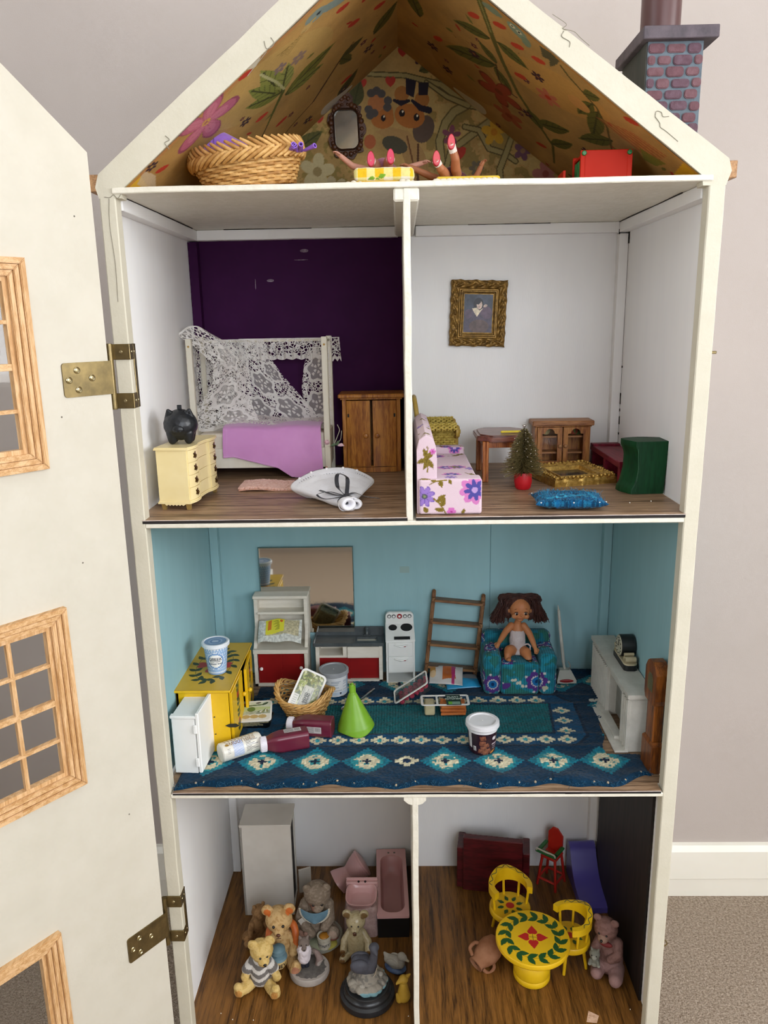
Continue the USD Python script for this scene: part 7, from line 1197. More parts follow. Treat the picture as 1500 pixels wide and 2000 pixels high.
# 3 brown carved bear behind
B3 = thing('brown_bear_figurine', 'small unpainted brown bear figurine behind the two yellow bears by the cupboard', 'figurine', (-25.2, 17.6, ZB+.02), 25)
m = bumpy(body([[(0, .3, 1.0, 1.3), (0, .4, 2.4, 1.25), (.3, .3, 3.8, .95), (.4, 0, 4.6, .8)], [(-.9, 0, 3.2, .5), (-1.5, -.9, 2.4, .5), (-1.6, -1.6, 2.5, .45)], [(1.0, 0, 3.2, .5), (1.5, -.6, 2.2, .5)], [(-.8, -.2, .7, .8), (-1.8, -1.4, .7, .75), (-2.2, -1.9, 1.4, .6)], [(.8, -.2, .7, .8), (1.4, -1.4, .7, .75), (1.6, -1.9, 1.4, .6)], [(.9, -.2, 6.0, .3), (1.05, -.2, 6.5, .3)], [(-.3, -.2, 6.0, .3), (-.45, -.2, 6.3, .3)]], .17, 5, [(.3, -.1, 5.2, 1.2, 1.15, 1.05), (.2, -1.1, 5.0, .5, .6, .45), (-1.9, -.9, 1.9, .9, .8, .9)]), .07, 2.5, 6)
painted('body', B3, m, lambda v, n: [(ALL(v), '8d6b45'), (fbm(v*2, 3, 8) > .55, '7a5a38'), (near_(v, (-1.9, -1.6, 1.9), (.8, .5, .7)), 'a0794e')])
# 4 grey badger with bib, honey jar
B4 = thing('badger_figurine', 'large grey brown resin bear with blue lace bib and honey jar on a base', 'figurine', (-15.7, 18.2, ZB+.02), -2)
obj('base', bumpy(loft([[(4.1*k*math.cos(t), 3.6*k*math.sin(t)-.3, z) for t in np.linspace(0, 6.283, 48, endpoint=False)] for k, z in ((1, 0), (1.02, .4), (.98, .8), (.85, .95))]), .08, 1.5), mat('base_stone', ('8a867a', 'a3a08c'), .7, vscale=60), B4, 40); painted('grass_patch', B4, bumpy(ball(1.2, -2.3, .8, 1.9, 3, (1.2, .8, .22)), .08, 2), lambda v, n: [(ALL(v), '9a9f84'), (v[:, 0] > 1.6, 'a9a04a')])
hb, tr = bear_head((.3, -.5, 8.5), 6, 30, 2.15, .72, 1.0, 1.5)
m = bumpy(body([[(0, .6, 2.0, 2.35), (0, .7, 4.2, 2.2), (.1, .4, 6.4, 1.75), (.2, .2, 7.6, 1.4)], [(-1.6, .2, 5.9, 1.1), (-2.3, -.9, 4.4, 1.0), (-1.4, -2.0, 3.0, .8), (-.6, -2.4, 2.6, .7)], [(1.7, .2, 5.9, 1.1), (2.1, -1.0, 4.4, .95), (1.5, -2.1, 3.6, .7)], [(-1.5, -.3, 1.6, 1.4), (-2.2, -2.0, 1.5, 1.15), (-2.0, -2.9, 1.9, .95)], [(1.6, -.1, 1.8, 1.4), (2.7, -1.6, 2.1, 1.15), (2.8, -2.2, 2.7, 1.0)]], .2, 5, hb), .05, 3, 9)
painted('body', B4, m, lambda v, n: [(ALL(v), '7d6e5e'), (fbm(v*3.5, 3, 4) > .54, '8f8070'), (near_(v, tr((-.7, -1.7, -.6)), (1.1, .9, .9)), '8a6656'), (near_(v, tr((.9, -1.6, -.5)), (.8, .9, .7)), '9a8a76'), (near_(v, (2.9, -3.1, 2.7), (.8, .5, 1.0)), 'a08a7a'), (near_(v, (3.0, -2.7, 1.7), (.9, .8, .6)), 'a0655a'), (near_(v, (-2.0, -3.8, 2.0), (.85, .6, .85)), 'a5897c')])
obj('eye', ball(*tr((.75, -1.85, .2)), .24, 2), ink, B4); obj('eye', ball(*tr((-.6, -1.9, .2)), .2, 2), ink, B4); obj('nose', ball(*tr((0, -2.55, -.75)), .26, 2, (1.3, .7, .8)), mat('nose_rose', '7a4c46', .5), B4)
bib = lambda k, u, v: np.stack([(u-.5)*4.4*k*np.cos(v*1.5), -1.85-.5*np.cos((u-.5)*2.6)-.2*v, 6.95-.55*np.cos((u-.5)*3.1)*(1-v)-np.sin(v*1.5708)*2.3*k], 1)
m, _, _ = grid(50, 40, lambda u, v: bib(1.0, u, v)+[0, -.12, 0], .06); obj('bib', m, mat('bib_blue', ('56778a', '6f93a3'), .7, vscale=50, bump=.2), B4, True)
obj('bib_lace', join(*[ball(*(bib(1.06, np.array([u]), np.array([v]))[0]+[0, -.12, 0]), .2, 1, (1, .6, 1)) for v in np.linspace(.02, 1, 13) for u in (0, 1)]), mat('lace_cream', 'c4bdac', .8), B4, 60)
obj('paper_tag', xf(box(-.5, .5, -.06, .06, -.9, .9, .04), (-1.9, -2.05, 4.3), (0, -25, 25)), mat('tag_white', 'cbc5ba', .7), B4)
jr = obj('honey_jar', lathe([(0, .8), (1.0, .8), (1.05, 1.0), (.95, 2.2), (1.12, 2.4), (1.12, 2.8), (.9, 2.8), (.85, 2.55), (0, 2.5)], 30, (1.5, -2.9, 0)), mat('jar_cream', ('b5ae9c', 'c7c1b0'), .5, vscale=80), B4, 40); obj('honey', bumpy(ball(1.5, -2.9, 2.65, .8, 2, (1, 1, .45)), .1, 2), mat('honey_amber', ('96631e', 'b97f2c'), .25, .5, vscale=60), jr, 40); obj('lettering', xf(wrap(text('HONEY', .45, .02), 1.0, 0, 0), (1.5, -2.9, 1.55)), mat('ink_grey2', '4a4a52', .6), jr, False)
obj('mouse_friend', bumpy(body([[(-2.2, -3.2, 1.2, 1.0), (-2.1, -3.3, 2.4, .8)]], .15, 4, [(-2.3, -3.0, 2.9, .6, .5, .7), (-1.4, -3.1, 3.0, .4, .3, .4)]), .05, 3), mat('mouse_rose', ('8a6656', '9f7d70'), .7, vscale=60), B4, True)
# 5 fox gentleman on round base
B5 = thing('fox_figurine', 'small grey fox figurine in white ruff and dark trousers on a round base', 'figurine', (-16.2, 10.9, ZB+.02), 6)
bb = obj('base', loft([[(2.95*k*math.cos(t), 2.75*k*math.sin(t), z) for t in np.linspace(0, 6.283, 48, endpoint=False)] for k, z in ((1, 0), (1.04, .3), (1.04, .9), (.99, 1.1))]), mat('base_pale', ('9a9189', 'aca49c'), .7, vscale=60, bump=.2), B5, 40); obj('ground', bumpy(ball(0, 0, 1.02, 2.8, 3, (1, .93, .06)), .05, 3), mat('ground_grey', ('4f4b48', '6d6863'), .8, vscale=120, bump=.4), B5, True)
m = bumpy(body([[(-.7, .1, 3.2, .75), (-.7, .1, 4.2, .65), (-.65, -.1, 5.0, .6)], [(-1.1, .1, 3.9, .35), (-1.35, -.2, 3.0, .3), (-1.1, -.6, 2.7, .28)], [(-.3, .1, 3.9, .35), (0, -.2, 3.1, .3), (-.2, -.6, 2.8, .28)], [(1.3, .3, 1.2, .45), (1.6, .2, 2.2, .55), (1.2, .4, 3.1, .4), (.6, .5, 3.5, .3)], [(-1.15, .1, 6.2, .3), (-1.3, .1, 6.6, .12)], [(-.15, .1, 6.2, .3), (0, .1, 6.6, .12)]], .12, 4, [(-.65, -.1, 5.6, .88, .85, .8), (-.62, -.85, 5.3, .45, .6, .38)]), .04, 4, 3)
painted('body', B5, m, lambda v, n: [(ALL(v), '756860'), (v[:, 0] > .9, '8d7a74'), (near_(v, (1.8, .0, 1.5), (.6, .9, .8)), 'b3a8a0')])
for s in (-1, 1): obj('eye', ball(-.65+s*.36, -.82, 5.75, .11, 1), ink, B5)
obj('nose', ball(-.6, -1.42, 5.35, .13, 1), ink, B5); obj('ruff', bumpy(body([[(-.65, -.5, 4.6, 1.05), (-.65, -.65, 3.5, .95)]], .14, 3), .14, 2.6), mat('ruff_white', ('c6bdc2', 'd6ced2'), .7, vscale=80), B5, True); obj('trousers', body([[(-1.0, .1, 1.1, .42), (-.95, .1, 3.2, .5)], [(-.4, .1, 1.1, .42), (-.45, .1, 3.2, .5)]], .15, 3), mat('trousers_navy', ('1d1f28', '2c303b'), .6, vscale=60), B5, True)
# 6 glazed cream bear
B6 = thing('cream_bear_figurine', 'glazed cream pottery bear with brown paws sitting in front of the washbasin', 'figurine', (-9.2, 14.6, ZB+.02), -2)
hb, tr = bear_head((0, 0, 6.1), 0, 8, 1.55, .72, .7, 1.35)
ch = bear_chains([(-1.8, -.5, 2.8), (-1.9, -1.2, 1.7)], [(1.9, -.5, 2.8), (1.95, -1.2, 1.8)], [(-1.5, -1.2, .6), (-1.95, -1.9, .6)], [(1.5, -1.2, .6), (1.95, -1.9, .6)], belly=1.7, leg=.62, arm=.58)
m = body(ch, .16, 5, hb); painted('body', B6, m, lambda v, n: [(ALL(v), 'a89a78'), (fbm(v*4, 3, 2) > .58, '9a8b66')]+[(near_(v, tr((s*1.35, -.35, 1.27)), (.55, .45, .55)), '6d5432') for s in (-1, 1)]+[(near_(v, (s*1.97, -1.75, 1.5), (.42, .4, .6)), '6a4a26') for s in (-1, 1)]+[(near_(v, (s*2.0, -2.45, .6), (.42, .35, .45)), '6a4a26') for s in (-1, 1)]+[(near_(v, tr((0, -1.4, -.9)), (.75, .5, .4)), '8d7448')], VCG)
face(B6, tr, 1.55, '4a2a1a', .13, .52, False); obj('mouth', xf(ball(0, 0, 0, .3, 2, (1, .4, .8)), tr((0, -1.98, -.72))), mat('mouth_brown', '4d2e1c', .4), B6, True)
# 7 duck, duckling, black swan ornament
B7 = thing('duck_figurine', 'white duck on a small blue oval base beside the partition', 'figurine', (-3.1, 11.6, ZB+.02), -28)
obj('base', bumpy(ball(0, 0, .35, 1.75, 3, (1.0, .72, .3)), .06, 3), mat('base_blue', ('33466a', '5b7196'), .4, vscale=100), B7, True)
m = body([[(-1.2, 0, 1.35, .7), (0, 0, 1.25, 1.0), (.8, 0, 1.3, .75), (1.05, 0, 2.0, .5), (1.1, 0, 2.6, .5)], [(1.1, 0, 2.75, .62), (1.45, 0, 2.7, .5), (1.95, 0, 2.45, .2), (2.25, 0, 2.4, .16)], [(-1.2, 0, 1.4, .6), (-1.85, 0, 2.1, .2)]], .12, 4, [(-.2, s*.75, 1.6, .95, .3, .6) for s in (-1, 1)] if False else [(-.2, .7, 1.55, .95, .35, .6), (-.2, -.7, 1.55, .95, .35, .6)]); painted('body', B7, m, lambda v, n: [(ALL(v), 'a9a499'), (near_(v, (2.2, 0, 2.4), (.35, .4, .35)), 'b5a88e')])
B8 = thing('duckling_figurine', 'yellow standing duckling figurine next to the partition near the front', 'figurine', (-1.85, 5.8, ZB+.02), 12)
m = body([[(0, 0, 1.0, 1.0), (0, 0, 2.2, .72), (0, 0, 3.2, .5)], [(-.3, -.1, 3.85, .45), (-.95, -.25, 3.6, .2), (-1.1, -.3, 3.5, .12)], [(.6, .1, 4.1, .3), (1.0, .1, 4.4, .12)], [(-.7, -.3, .7, .5), (-1.0, -.3, 1.6, .25)]], .12, 4, [(0, 0, 3.8, .72, .66, .62)]); obj('body', m, mat('duckling_yellow', ('a07c1c', 'b89430'), .6, vscale=40, bump=.2), B8, True)
B9 = thing('swan_ornament', 'dark grey swan on pale rocks over a black stepped round stand, front centre', 'figurine', (-7.2, 6.8, ZB+.02), 0)
obj('stand', lathe([(0, 0), (4.0, 0), (4.1, .2), (4.0, .9), (3.6, 1.15), (3.55, 1.5), (3.3, 1.7), (3.2, 2.1), (2.9, 2.3), (0, 2.3)], 56), mat('stand_black', ('16181b', '202327'), .3, .5, vscale=20), B9, 40)
rkr = np.random.default_rng(5)
m = bumpy(body([[(0, 0, 2.4, 2.2), (.3, .2, 2.9, 1.3)]], .22, 3, [(2.15*math.cos(a), 2.05*math.sin(a), 2.6+.35*rkr.random(), rkr.uniform(.75, 1.05), rkr.uniform(.7, 1.0), rkr.uniform(.5, .8)) for a in np.arange(16)*.393]+[(1.2*math.cos(a), 1.1*math.sin(a), 3.1+.4*rkr.random(), .8, .7, .6) for a in np.arange(8)*.8]), .14, 1.6, 3); m.vertices[:, 2] = np.maximum(m.vertices[:, 2], 2.2); painted('rocks', B9, m, lambda v, n: [(ALL(v), '8f887c'), (fbm(v*1.5, 3, 4) > .53, '6f6b64'), (((v[:, 1] < -1.9) & (v[:, 0] > -.9) | (v[:, 0] > 2.35)) & (v[:, 2] < 2.95), '6f969e')])
for k in range(9): a = k*.7+.2; obj('rock', bumpy(ball(1.9*math.cos(a), 1.8*math.sin(a), 3.1+.2*math.sin(5*a), .42+.15*math.cos(3*a), 2), .12, 2, k), mat('rock_pale', ('857f74', 'a39d92'), .7, vscale=80), B9, True)
m = body([[(.2, .2, 3.2, .55), (0, .2, 4.2, .9), (-.4, .3, 5.2, 1.3), (-1.3, .5, 5.4, 1.0)], [(.5, .1, 5.0, 1.0), (1.0, 0, 6.2, .6), (1.15, 0, 7.4, .55), (1.1, -.1, 8.2, .6)], [(1.1, -.2, 8.3, .6), (1.35, -.6, 8.1, .35), (1.5, -.9, 7.9, .18)]], .16, 4, [(-.9, -.4, 5.4, 1.5, .7, 1.1), (-.9, 1.2, 5.4, 1.5, .6, 1.1), (1.15, 0, 8.4, .75, .7, .65)]); obj('body', bumpy(m, .04, 3), mat('swan_grey', ('3a3a42', '4b4c56'), .65, vscale=40), B9, True); obj('seam_line', tube(curve([(1.5, -.75, 5.5), (1.2, -.85, 4.4), (.5, -.9, 3.6), (.1, -.75, 2.9)], 16), .05, 5), mat('seam_cream', 'b9aa94', .5), B9)
# ================= bottom floor, right: play room =================
red2 = wood('dark_red_stain', '3f0a0f', '520f16', 'x', 14, .4, .4, 8, .1, coat=.15, c0='330709')
MS = thing('maroon_sofa', 'dark maroon wooden block sofa against the back wall, its back turned to the room', 'sofa', (13.9, 29.7, ZB+.02), -9)
obj('back', box(-5.1, 5.0, -1.9, -.6, 0, 10.4, .12), red2, MS); obj('seat', box(-5.2, 5.1, -.7, 3.1, 1.2, 4.4, .1), red2, MS)
for s in (-1, 1): obj('arm', box(*sorted((s*5.0, s*6.2)), -1.3, 3.2, 0, 7.9, .12), red2, MS)
hcr = mat('highchair_red', ('a81c14', 'bd2a1c'), .4, .5, vscale=20); hcg = mat('highchair_green', ('155a26', '1d6c32'), .4, .5, vscale=20)
HC = thing('high_chair', 'tiny red plastic high chair with green tray and white bar at the back wall', 'high chair', (24.2, 30.4, ZB+.02), -38)
for sx in (-1, 1):
    for sy in (-1, 1): obj('leg', tube([(sx*1.75, sy*1.75, 0), (sx*1.2, sy*1.2, 5.6)], .24, 6), hcr, HC, 40)
for a, b in (((-1, -1), (1, -1)), ((1, -1), (1, 1)), ((1, 1), (-1, 1)), ((-1, 1), (-1, -1))): obj('rail', tube([(a[0]*1.62, a[1]*1.62, 1.4), (b[0]*1.62, b[1]*1.62, 1.4)], .22, 6), hcr, HC, 40)
obj('seat', box(-1.45, 1.45, -1.45, 1.45, 5.5, 5.9, .08), hcr, HC); obj('backrest', poly3([(-1.35, 5.8), (1.35, 5.8), (1.35, 9.0), (.3, 10.2), (-.6, 10.2), (-1.35, 9.2)], 1.1, 1.45, 'y'), hcr, HC)
obj('tray', join(box(-1.9, 1.9, -2.6, -1.6, 7.0, 7.35, .1), box(-1.9, -1.2, -2.5, 1.0, 7.0, 7.35, .1), box(1.2, 1.9, -2.5, 1.0, 7.0, 7.35, .1)), hcg, HC); obj('safety_bar', tube(curve([(-1.7, -2.4, 7.2), (-1.6, -2.5, 7.7), (0, -2.6, 7.75), (1.6, -2.5, 7.7), (1.75, -2.4, 7.1)], 24), .15, 8), mat('bar_white', 'b9b5a2', .4), HC, 40)
purp = mat('purple_paint', ('4a4290', '564e9e'), .35, .5, vscale=12, coat=.2)
PC = thing('purple_chaise', 'glossy purple wooden block chaise in the back right corner', 'chaise', (30.0, 27.6, ZB+.02), 2)
pts = [(-4.6, 0), (-4.6, 1.0), (-3.6, 1.35), (-2.0, 1.5), (0, 1.9), (1.6, 2.9), (3.0, 4.6), (3.9, 5.9), (4.9, 6.6), (5.6, 6.4), (5.9, 5.7), (5.9, 0)]
c2 = curve([(y, z, 0) for y, z in pts[2:10]], 40); obj('body', poly3([(p[0], p[1]) for p in c2]+[(5.9, 5.7), (5.9, 0), (-4.6, 0), (-4.6, 1.0)], -2.3, 2.2, 'x'), purp, PC, 35)
# yellow painted table and two chairs
YT = thing('round_painted_table', 'round yellow pedestal table painted with a leaf wreath and red hearts', 'table', (17.5, 10.4, ZB+.02), -4)
obj('pedestal', lathe([(0, 0), (2.6, 0), (2.75, .25), (2.75, .7), (2.6, .95), (2.75, 1.4), (2.8, 2.4), (2.5, 3.3), (1.8, 4.0), (1.5, 4.6), (1.4, 6.2), (0, 6.2)], 56), yel, YT, 40)
tp = obj('tabletop', lathe([(0, 5.9), (5.2, 5.9), (5.4, 6.0), (5.5, 6.2), (5.5, 6.7), (5.4, 6.85), (0, 6.85)], 80), yel, YT, 40)
m, u, v = grid(260, 90, lambda u, v: np.stack([5.38*v*np.cos(u*2*np.pi), 5.38*v*np.sin(u*2*np.pi), 0*u+6.87], 1)); P = Paint(m.vertices[:, 0], m.vertices[:, 1], 'd8ae10')
P.line([(4.0*math.cos(t), 4.0*math.sin(t)) for t in np.linspace(0, 6.283, 80)], .09, '6d5a14')
for k in range(16):
    t = 2*np.pi*(k+.3)/16; tg = math.degrees(t)+90; x, y = 4.0*math.cos(t), 4.0*math.sin(t)
    for s in (-36, 36): P.leaf(x, y, 1.7, .42, tg+s, '164a20')
def spade(P, cx, cy, ang):
    a = math.radians(ang); pt = lambda x, y: (cx+x*math.cos(a)-y*math.sin(a), cy+x*math.sin(a)+y*math.cos(a)); P.ell(*pt(.3, -.3), .46, .44, 'b01c1c', ang); P.ell(*pt(.3, .3), .46, .44, 'b01c1c', ang); P.poly([pt(.35, -.72), pt(.8, -.5), pt(1.55, 0), pt(.8, .5), pt(.35, .72), pt(.05, 0)], 'b01c1c')
for ang in (0, 90, 180, 270): a = math.radians(ang); P.line([(0, 0), (.8*math.cos(a), .8*math.sin(a))], .09, '6d4a14'); spade(P, .72*math.cos(a), .72*math.sin(a), ang)
obj('painted_wreath', m, yelw, tp, True, col=P.c)
def captain(loc, rot, label, sc):
    C = thing('painted_chair', label, 'chair', loc, rot, 'yellow painted tub chairs', scale=sc)
    for a in (45, 135, 225, 315): c, s = math.cos(math.radians(a)), math.sin(math.radians(a)); obj('leg', tube([(2.7*c, 2.7*s, 0), (2.0*c, 2.0*s, 4.0)], [.24, .3], 10), yel, C, 40)
    st_ = obj('seat', lathe([(0, 3.9), (2.9, 3.9), (3.05, 4.1), (3.05, 4.7), (2.9, 4.9), (0, 4.9)], 48), yel, C, 40)
    m, u, v = grid(90, 40, lambda u, v: np.stack([2.85*v*np.cos(u*6.2832), 2.85*v*np.sin(u*6.2832), 0*u+4.92], 1)); P = Paint(m.vertices[:, 0], m.vertices[:, 1], 'd3a912'); [P.leaf(.95*math.cos(t), .95*math.sin(t), 1.1, .3, math.degrees(t), '1f4a22') for t in np.arange(8)*np.pi/4]; P.ell(0, 0, .6, .6, 'a8221e'); obj('painted_flower', m, yelw, st_, True, col=P.c)
    a0 = np.radians(np.linspace(-25, 205, 60)); ro, ri = 3.2, 2.4; hb_ = lambda t: 8.5+1.0*np.exp(-((t-np.pi/2)/.75)**2)*1.0
    def bow(u, v):                            # crest rail, rectangular section
        t = np.radians(-25+230*u); k = (v*4) % 4; r = np.where((k < 1) | (k >= 3.999), ri+(ro-ri)*np.clip(k, 0, 1)*(k < 1), np.where(k < 2, ro, np.where(k < 3, ro-(ro-ri)*(k-2), ri))); z = np.where(k < 1, 7.4, np.where(k < 2, 7.4+(hb_(t)-7.4)*(k-1), np.where(k < 3, hb_(t), hb_(t)-(hb_(t)-7.4)*(k-3)))); return np.stack([r*np.cos(t), r*np.sin(t), z], 1)
    ring = lambda t: [(ri*math.cos(t), ri*math.sin(t), 7.4), (ro*math.cos(t), ro*math.sin(t), 7.4), (ro*math.cos(t), ro*math.sin(t), float(hb_(t))), (ri*math.cos(t), ri*math.sin(t), float(hb_(t)))]
    rail = obj('crest_rail', loft([ring(t) for t in a0]), yel, C, 35); obj('painted_wave', tube([((ro-.35+.0*t)*math.cos(t)+.22*math.sin(t*14)*math.cos(t), (ro-.35)*math.sin(t)+.22*math.sin(t*14)*math.sin(t), float(hb_(t))+.02) for t in np.radians(np.linspace(10, 170, 120))], .06, 5), mat('wave_grey', '5a5a2c', .6), rail)
    for a in (-5, 40, 90, 140, 185): c, s = math.cos(math.radians(a)), math.sin(math.radians(a)); obj('spindle', tube([(2.5*c, 2.5*s, 4.8), (2.8*c, 2.8*s, 7.6)], .2, 8), yel, C, 40)
    return C
captain((15.3, 18.7, ZB+.02), 14, 'yellow painted tub chair behind the round table, seat flower showing', 1.08)
captain((23.6, 12.9, ZB+.02), -72, 'yellow painted tub chair to the right of the round table by the dark board', 1.0)
# terracotta jar lying down
JR = thing('terracotta_jar', 'small two handled terracotta jar lying beside the round table', 'jar', (11.1, 13.0, ZB+1.8), rot=(0, 0, 0))
m = lathe([(0, -2.2), (1.3, -2.2), (1.85, -1.0), (1.9, .2), (1.5, 1.4), (1.1, 2.2), (1.25, 2.7), (1.0, 2.75), (.8, 2.3), (0, 2.0)], 40); hd_ = join(*[tube(curve([(s*1.2, 0, 2.2), (s*2.2, 0, 1.8), (s*2.2, 0, .7), (s*1.7, 0, .3)], 16), .28, 8) for s in (-1, 1)])
zz = np.array([-.72, -.6, -.3]); zz /= np.linalg.norm(zz); xx_ = np.cross(zz, [.55, -.35, .75]); xx_ /= np.linalg.norm(xx_); R = np.eye(4); R[:3, 2] = zz; R[:3, 0] = xx_; R[:3, 1] = np.cross(zz, xx_)
tc = mat('terracotta', ('8a5c40', 'a5775a'), .8, .15, vscale=40, bump=.25, bscale=200)
for nm, q in (('jar', m), ('handle', hd_)): q = q.copy(); q.apply_transform(R); obj(nm, q, tc, JR, 45)
obj('mouth', xf(lathe([(0, 2.3), (.8, 2.32)], 24), s=1).apply_transform(R), mat('jar_dark', '3a1d10', .9), JR)
# pink bear with kitten
PB = thing('pink_bear_figurine', 'pinkish bear figurine hugging a small grey kitten at the dark board', 'figurine', (29.2, 11.3, ZB+.02), -24)
hb, tr = bear_head((-.6, -.2, 7.6), -8, 10, 1.75, .62, .8, 1.3)
m = bumpy(body([[(0, .5, 1.6, 2.1), (0, .6, 3.4, 1.9), (-.3, .4, 5.4, 1.35), (-.5, .2, 6.6, 1.0)], [(1.1, .2, 5.2, .85), (1.4, -.9, 4.0, .75), (.5, -1.7, 3.6, .6)], [(-1.3, .2, 5.2, .8), (-1.9, -.9, 4.2, .7), (-1.6, -1.7, 3.8, .55)], [(-1.2, -.3, 1.2, 1.2), (-1.3, -2.2, 1.1, .95), (-1.3, -2.8, 1.5, .8)], [(1.2, -.3, 1.2, 1.25), (1.5, -2.3, 1.2, 1.05), (1.5, -3.0, 1.4, .95)]], .19, 5, hb), .05, 2.5, 5)
painted('body', PB, m, lambda v, n: [(ALL(v), '7d5c54'), (fbm(v*2.5, 3, 4) > .55, '6f5048'), (v[:, 2] < 2.6, '94736d'), (near_(v, tr((0, -1.5, -.5)), (.9, .8, .7)), '8f7060')])
for s in (-1, 1): obj('eye', ball(*tr((s*.55, -1.55, .25)), .16, 2), ink, PB)
obj('nose', ball(*tr((0, -2.28, -.25)), .22, 2), ink, PB); obj('red_scarf', ball(-.3, -1.2, 5.6, .7, 2, (1.3, .5, .6)), mat('scarf_red', '6d1c1a', .7), PB, True)
KT = body([[(-1.7, -2.2, 2.9, .75), (-1.7, -2.3, 3.9, .6)], [(-2.1, -2.5, 5.1, .25), (-2.25, -2.5, 5.5, .1)], [(-1.3, -2.5, 5.1, .25), (-1.15, -2.5, 5.5, .1)], [(-1.2, -2.7, 3.4, .3), (-1.0, -3.0, 3.0, .25)], [(-2.2, -2.7, 3.4, .3), (-2.3, -3.0, 3.0, .25)]], .12, 4, [(-1.7, -2.6, 4.6, .8, .7, .7), (-1.65, -3.2, 4.4, .35, .35, .28)]); kt = painted('kitten', PB, KT, lambda v, n: [(ALL(v), '6d6c60'), (near_(v, (-1.65, -3.2, 4.4), (.4, .4, .4)), '8d8c80'), (v[:, 2] < 3.2, '8a897c')])
for s in (-1, 1): obj('eye', ball(-1.68+s*.33, -3.2, 4.75, .1, 1), ink, kt)
# crumbs of glitter on the floors
obj('floor_speck', join(*[ball(x, y, z+.05, .08, 1) for x, y, z in ((-26.3, 2.6, ZB), (-23.3, 2.5, ZB), (-1.2, 3.2, ZB), (26.6, 5.5, ZT), (29.4, 6.2, ZT), (-28.2, 3.6, ZB), (30.6, 4.4, ZB))]), mat('glitter', 'e9e4d6', .3), H, W=True)
# ================= attic =================
AB = basket('attic_basket', 'large shallow wicker basket with plaited rim in the left corner of the attic', (-18.2, 9.2, ZA+.95), (5, -7, 0), 4.9, 3.6, 6.3, 5.2, lambda a: 3.4+0*a, 11, 34, .17)
for lay, (z0, z1, da, o0, o1, rr2) in enumerate(((4.75, 3.35, .32, .1, .25, .2), (3.75, 2.55, -.36, .34, .2, .2))):
    for k in range(46):
        a = np.linspace(0, da, 7)+k*2*np.pi/46; t = np.linspace(0, 1, 7); o = o0+(o1-o0)*t+.12*np.sin(t*np.pi); z = z0+(z1-z0)*t
        obj('plait_strand', tube(np.stack([(6.3+o)*np.cos(a), (5.2+o)*np.sin(a), z], 1), [rr2*.8, rr2*1.15, rr2*1.15, rr2*.8], 6), bwk if (k+lay) % 3 else bwk2, AB, 60)
lil = mat('lilac_knit', ('8a5fb8', '9a70c8'), .8, .15, vscale=60, bump=.3, bscale=900, sheen=.3); lil2 = mat('lilac_tube', ('7d55b4', '9468cc'), .5, vscale=60)
RO = thing('lilac_roll', 'lilac ribbed rolled cloth leaning in the attic basket by the roof slope', 'rolled cloth', (-22.9, 9.8, ZA+4.5), rot=(0, 0, 0))
sh = body([[(-2.2, .3, 1.6, 1.6), (1.2, .2, 1.4, 1.5), (4.0, 0, .5, 1.0)]], .22, 6); obj('cloth', sh, lil, RO, True)
obj('rib', join(*[tube([np.array([-3.75+.0*k, .3, 1.6])+[0+.14*abs(k)*.5, 1.5*math.sin(k*.17)*-1, 0][0:1]*0 if False else (-3.8+.02*k*k, .3-1.45*math.cos(t), 1.6+1.45*math.sin(t)) for t in np.linspace(-.6, 1.9, 14)], .05, 4) for k in range(1)]+[tube([(-2.6+.42*k, .3-1.62*math.cos(t), 1.58+1.62*math.sin(t)) for t in np.linspace(-.5, 1.7, 14)], .05, 5) for k in range(9)]), lil, RO, 50)
LT = thing('lilac_tubes', 'bunch of thin lilac plastic tubes at the right end of the attic basket', 'tubes', (-13.2, 7.0, ZA+4.3))
rt_ = np.random.default_rng(2)
for k in range(7):
    p = np.array([-1.2+.45*k, -.6+.5*rt_.normal()*.4, -.2+.15*rt_.random()]); d = np.array([.55*rt_.normal(), -1.0, .2+.2*rt_.random()]); d /= np.linalg.norm(d); e = p+d*1.5
    m = xf(lathe([(.28, 0), (.28, 1.9), (.17, 1.9), (.17, .1)], 16)); R = trimesh.geometry.align_vectors((0, 0, 1), d); m.apply_transform(R); m.apply_translation(p); obj('tube', m, lil2, LT, 50)
AM = thing('attic_mirror', 'small oval cornered mirror in an ornate brown frame on the papered attic wall', 'mirror', (-8.55, 34.72, 38.45), rot=(0, -2, 0), scale=1.08)
brn = mat('carved_brown', ('3a1f10', '5d371c'), .45, .4, vscale=160, bump=.3, bscale=500)
inner_ = sbox(-1.55, -2.4, 1.55, 2.4).buffer(-.9).buffer(.9, 10); outer_ = Polygon([((2.35+.22*math.cos(9*t)+.1*math.cos(17*t))*math.copysign(abs(math.cos(t))**.75, math.cos(t)), (3.5+.22*math.cos(9*t))*math.copysign(abs(math.sin(t))**.75, math.sin(t))) for t in np.linspace(0, 6.283, 160)]).union(Polygon([(-.8, 3.2), (-.9, 3.9), (-.3, 4.5), (.3, 4.5), (.9, 3.9), (.8, 3.2)]).buffer(.2))
obj('frame', join(poly3(outer_.difference(inner_), -.35, -.05, 'y'), poly3(outer_.buffer(-.28).difference(inner_.buffer(.25)), -.5, -.3, 'y')), brn, AM, 30); obj('carving', join(*[ball(2.05*math.copysign(abs(math.cos(t))**.75, math.cos(t)), -.45, 3.05*math.copysign(abs(math.sin(t))**.75, math.sin(t)), .28+.1*math.sin(7*t), 2, (1, .7, 1)) for t in np.linspace(0, 6.1, 30)]+[ball(.45*k, -.45, 3.95-.2*abs(k), .3, 2, (1, .6, 1)) for k in (-1, 0, 1)]), brn, AM, 50)
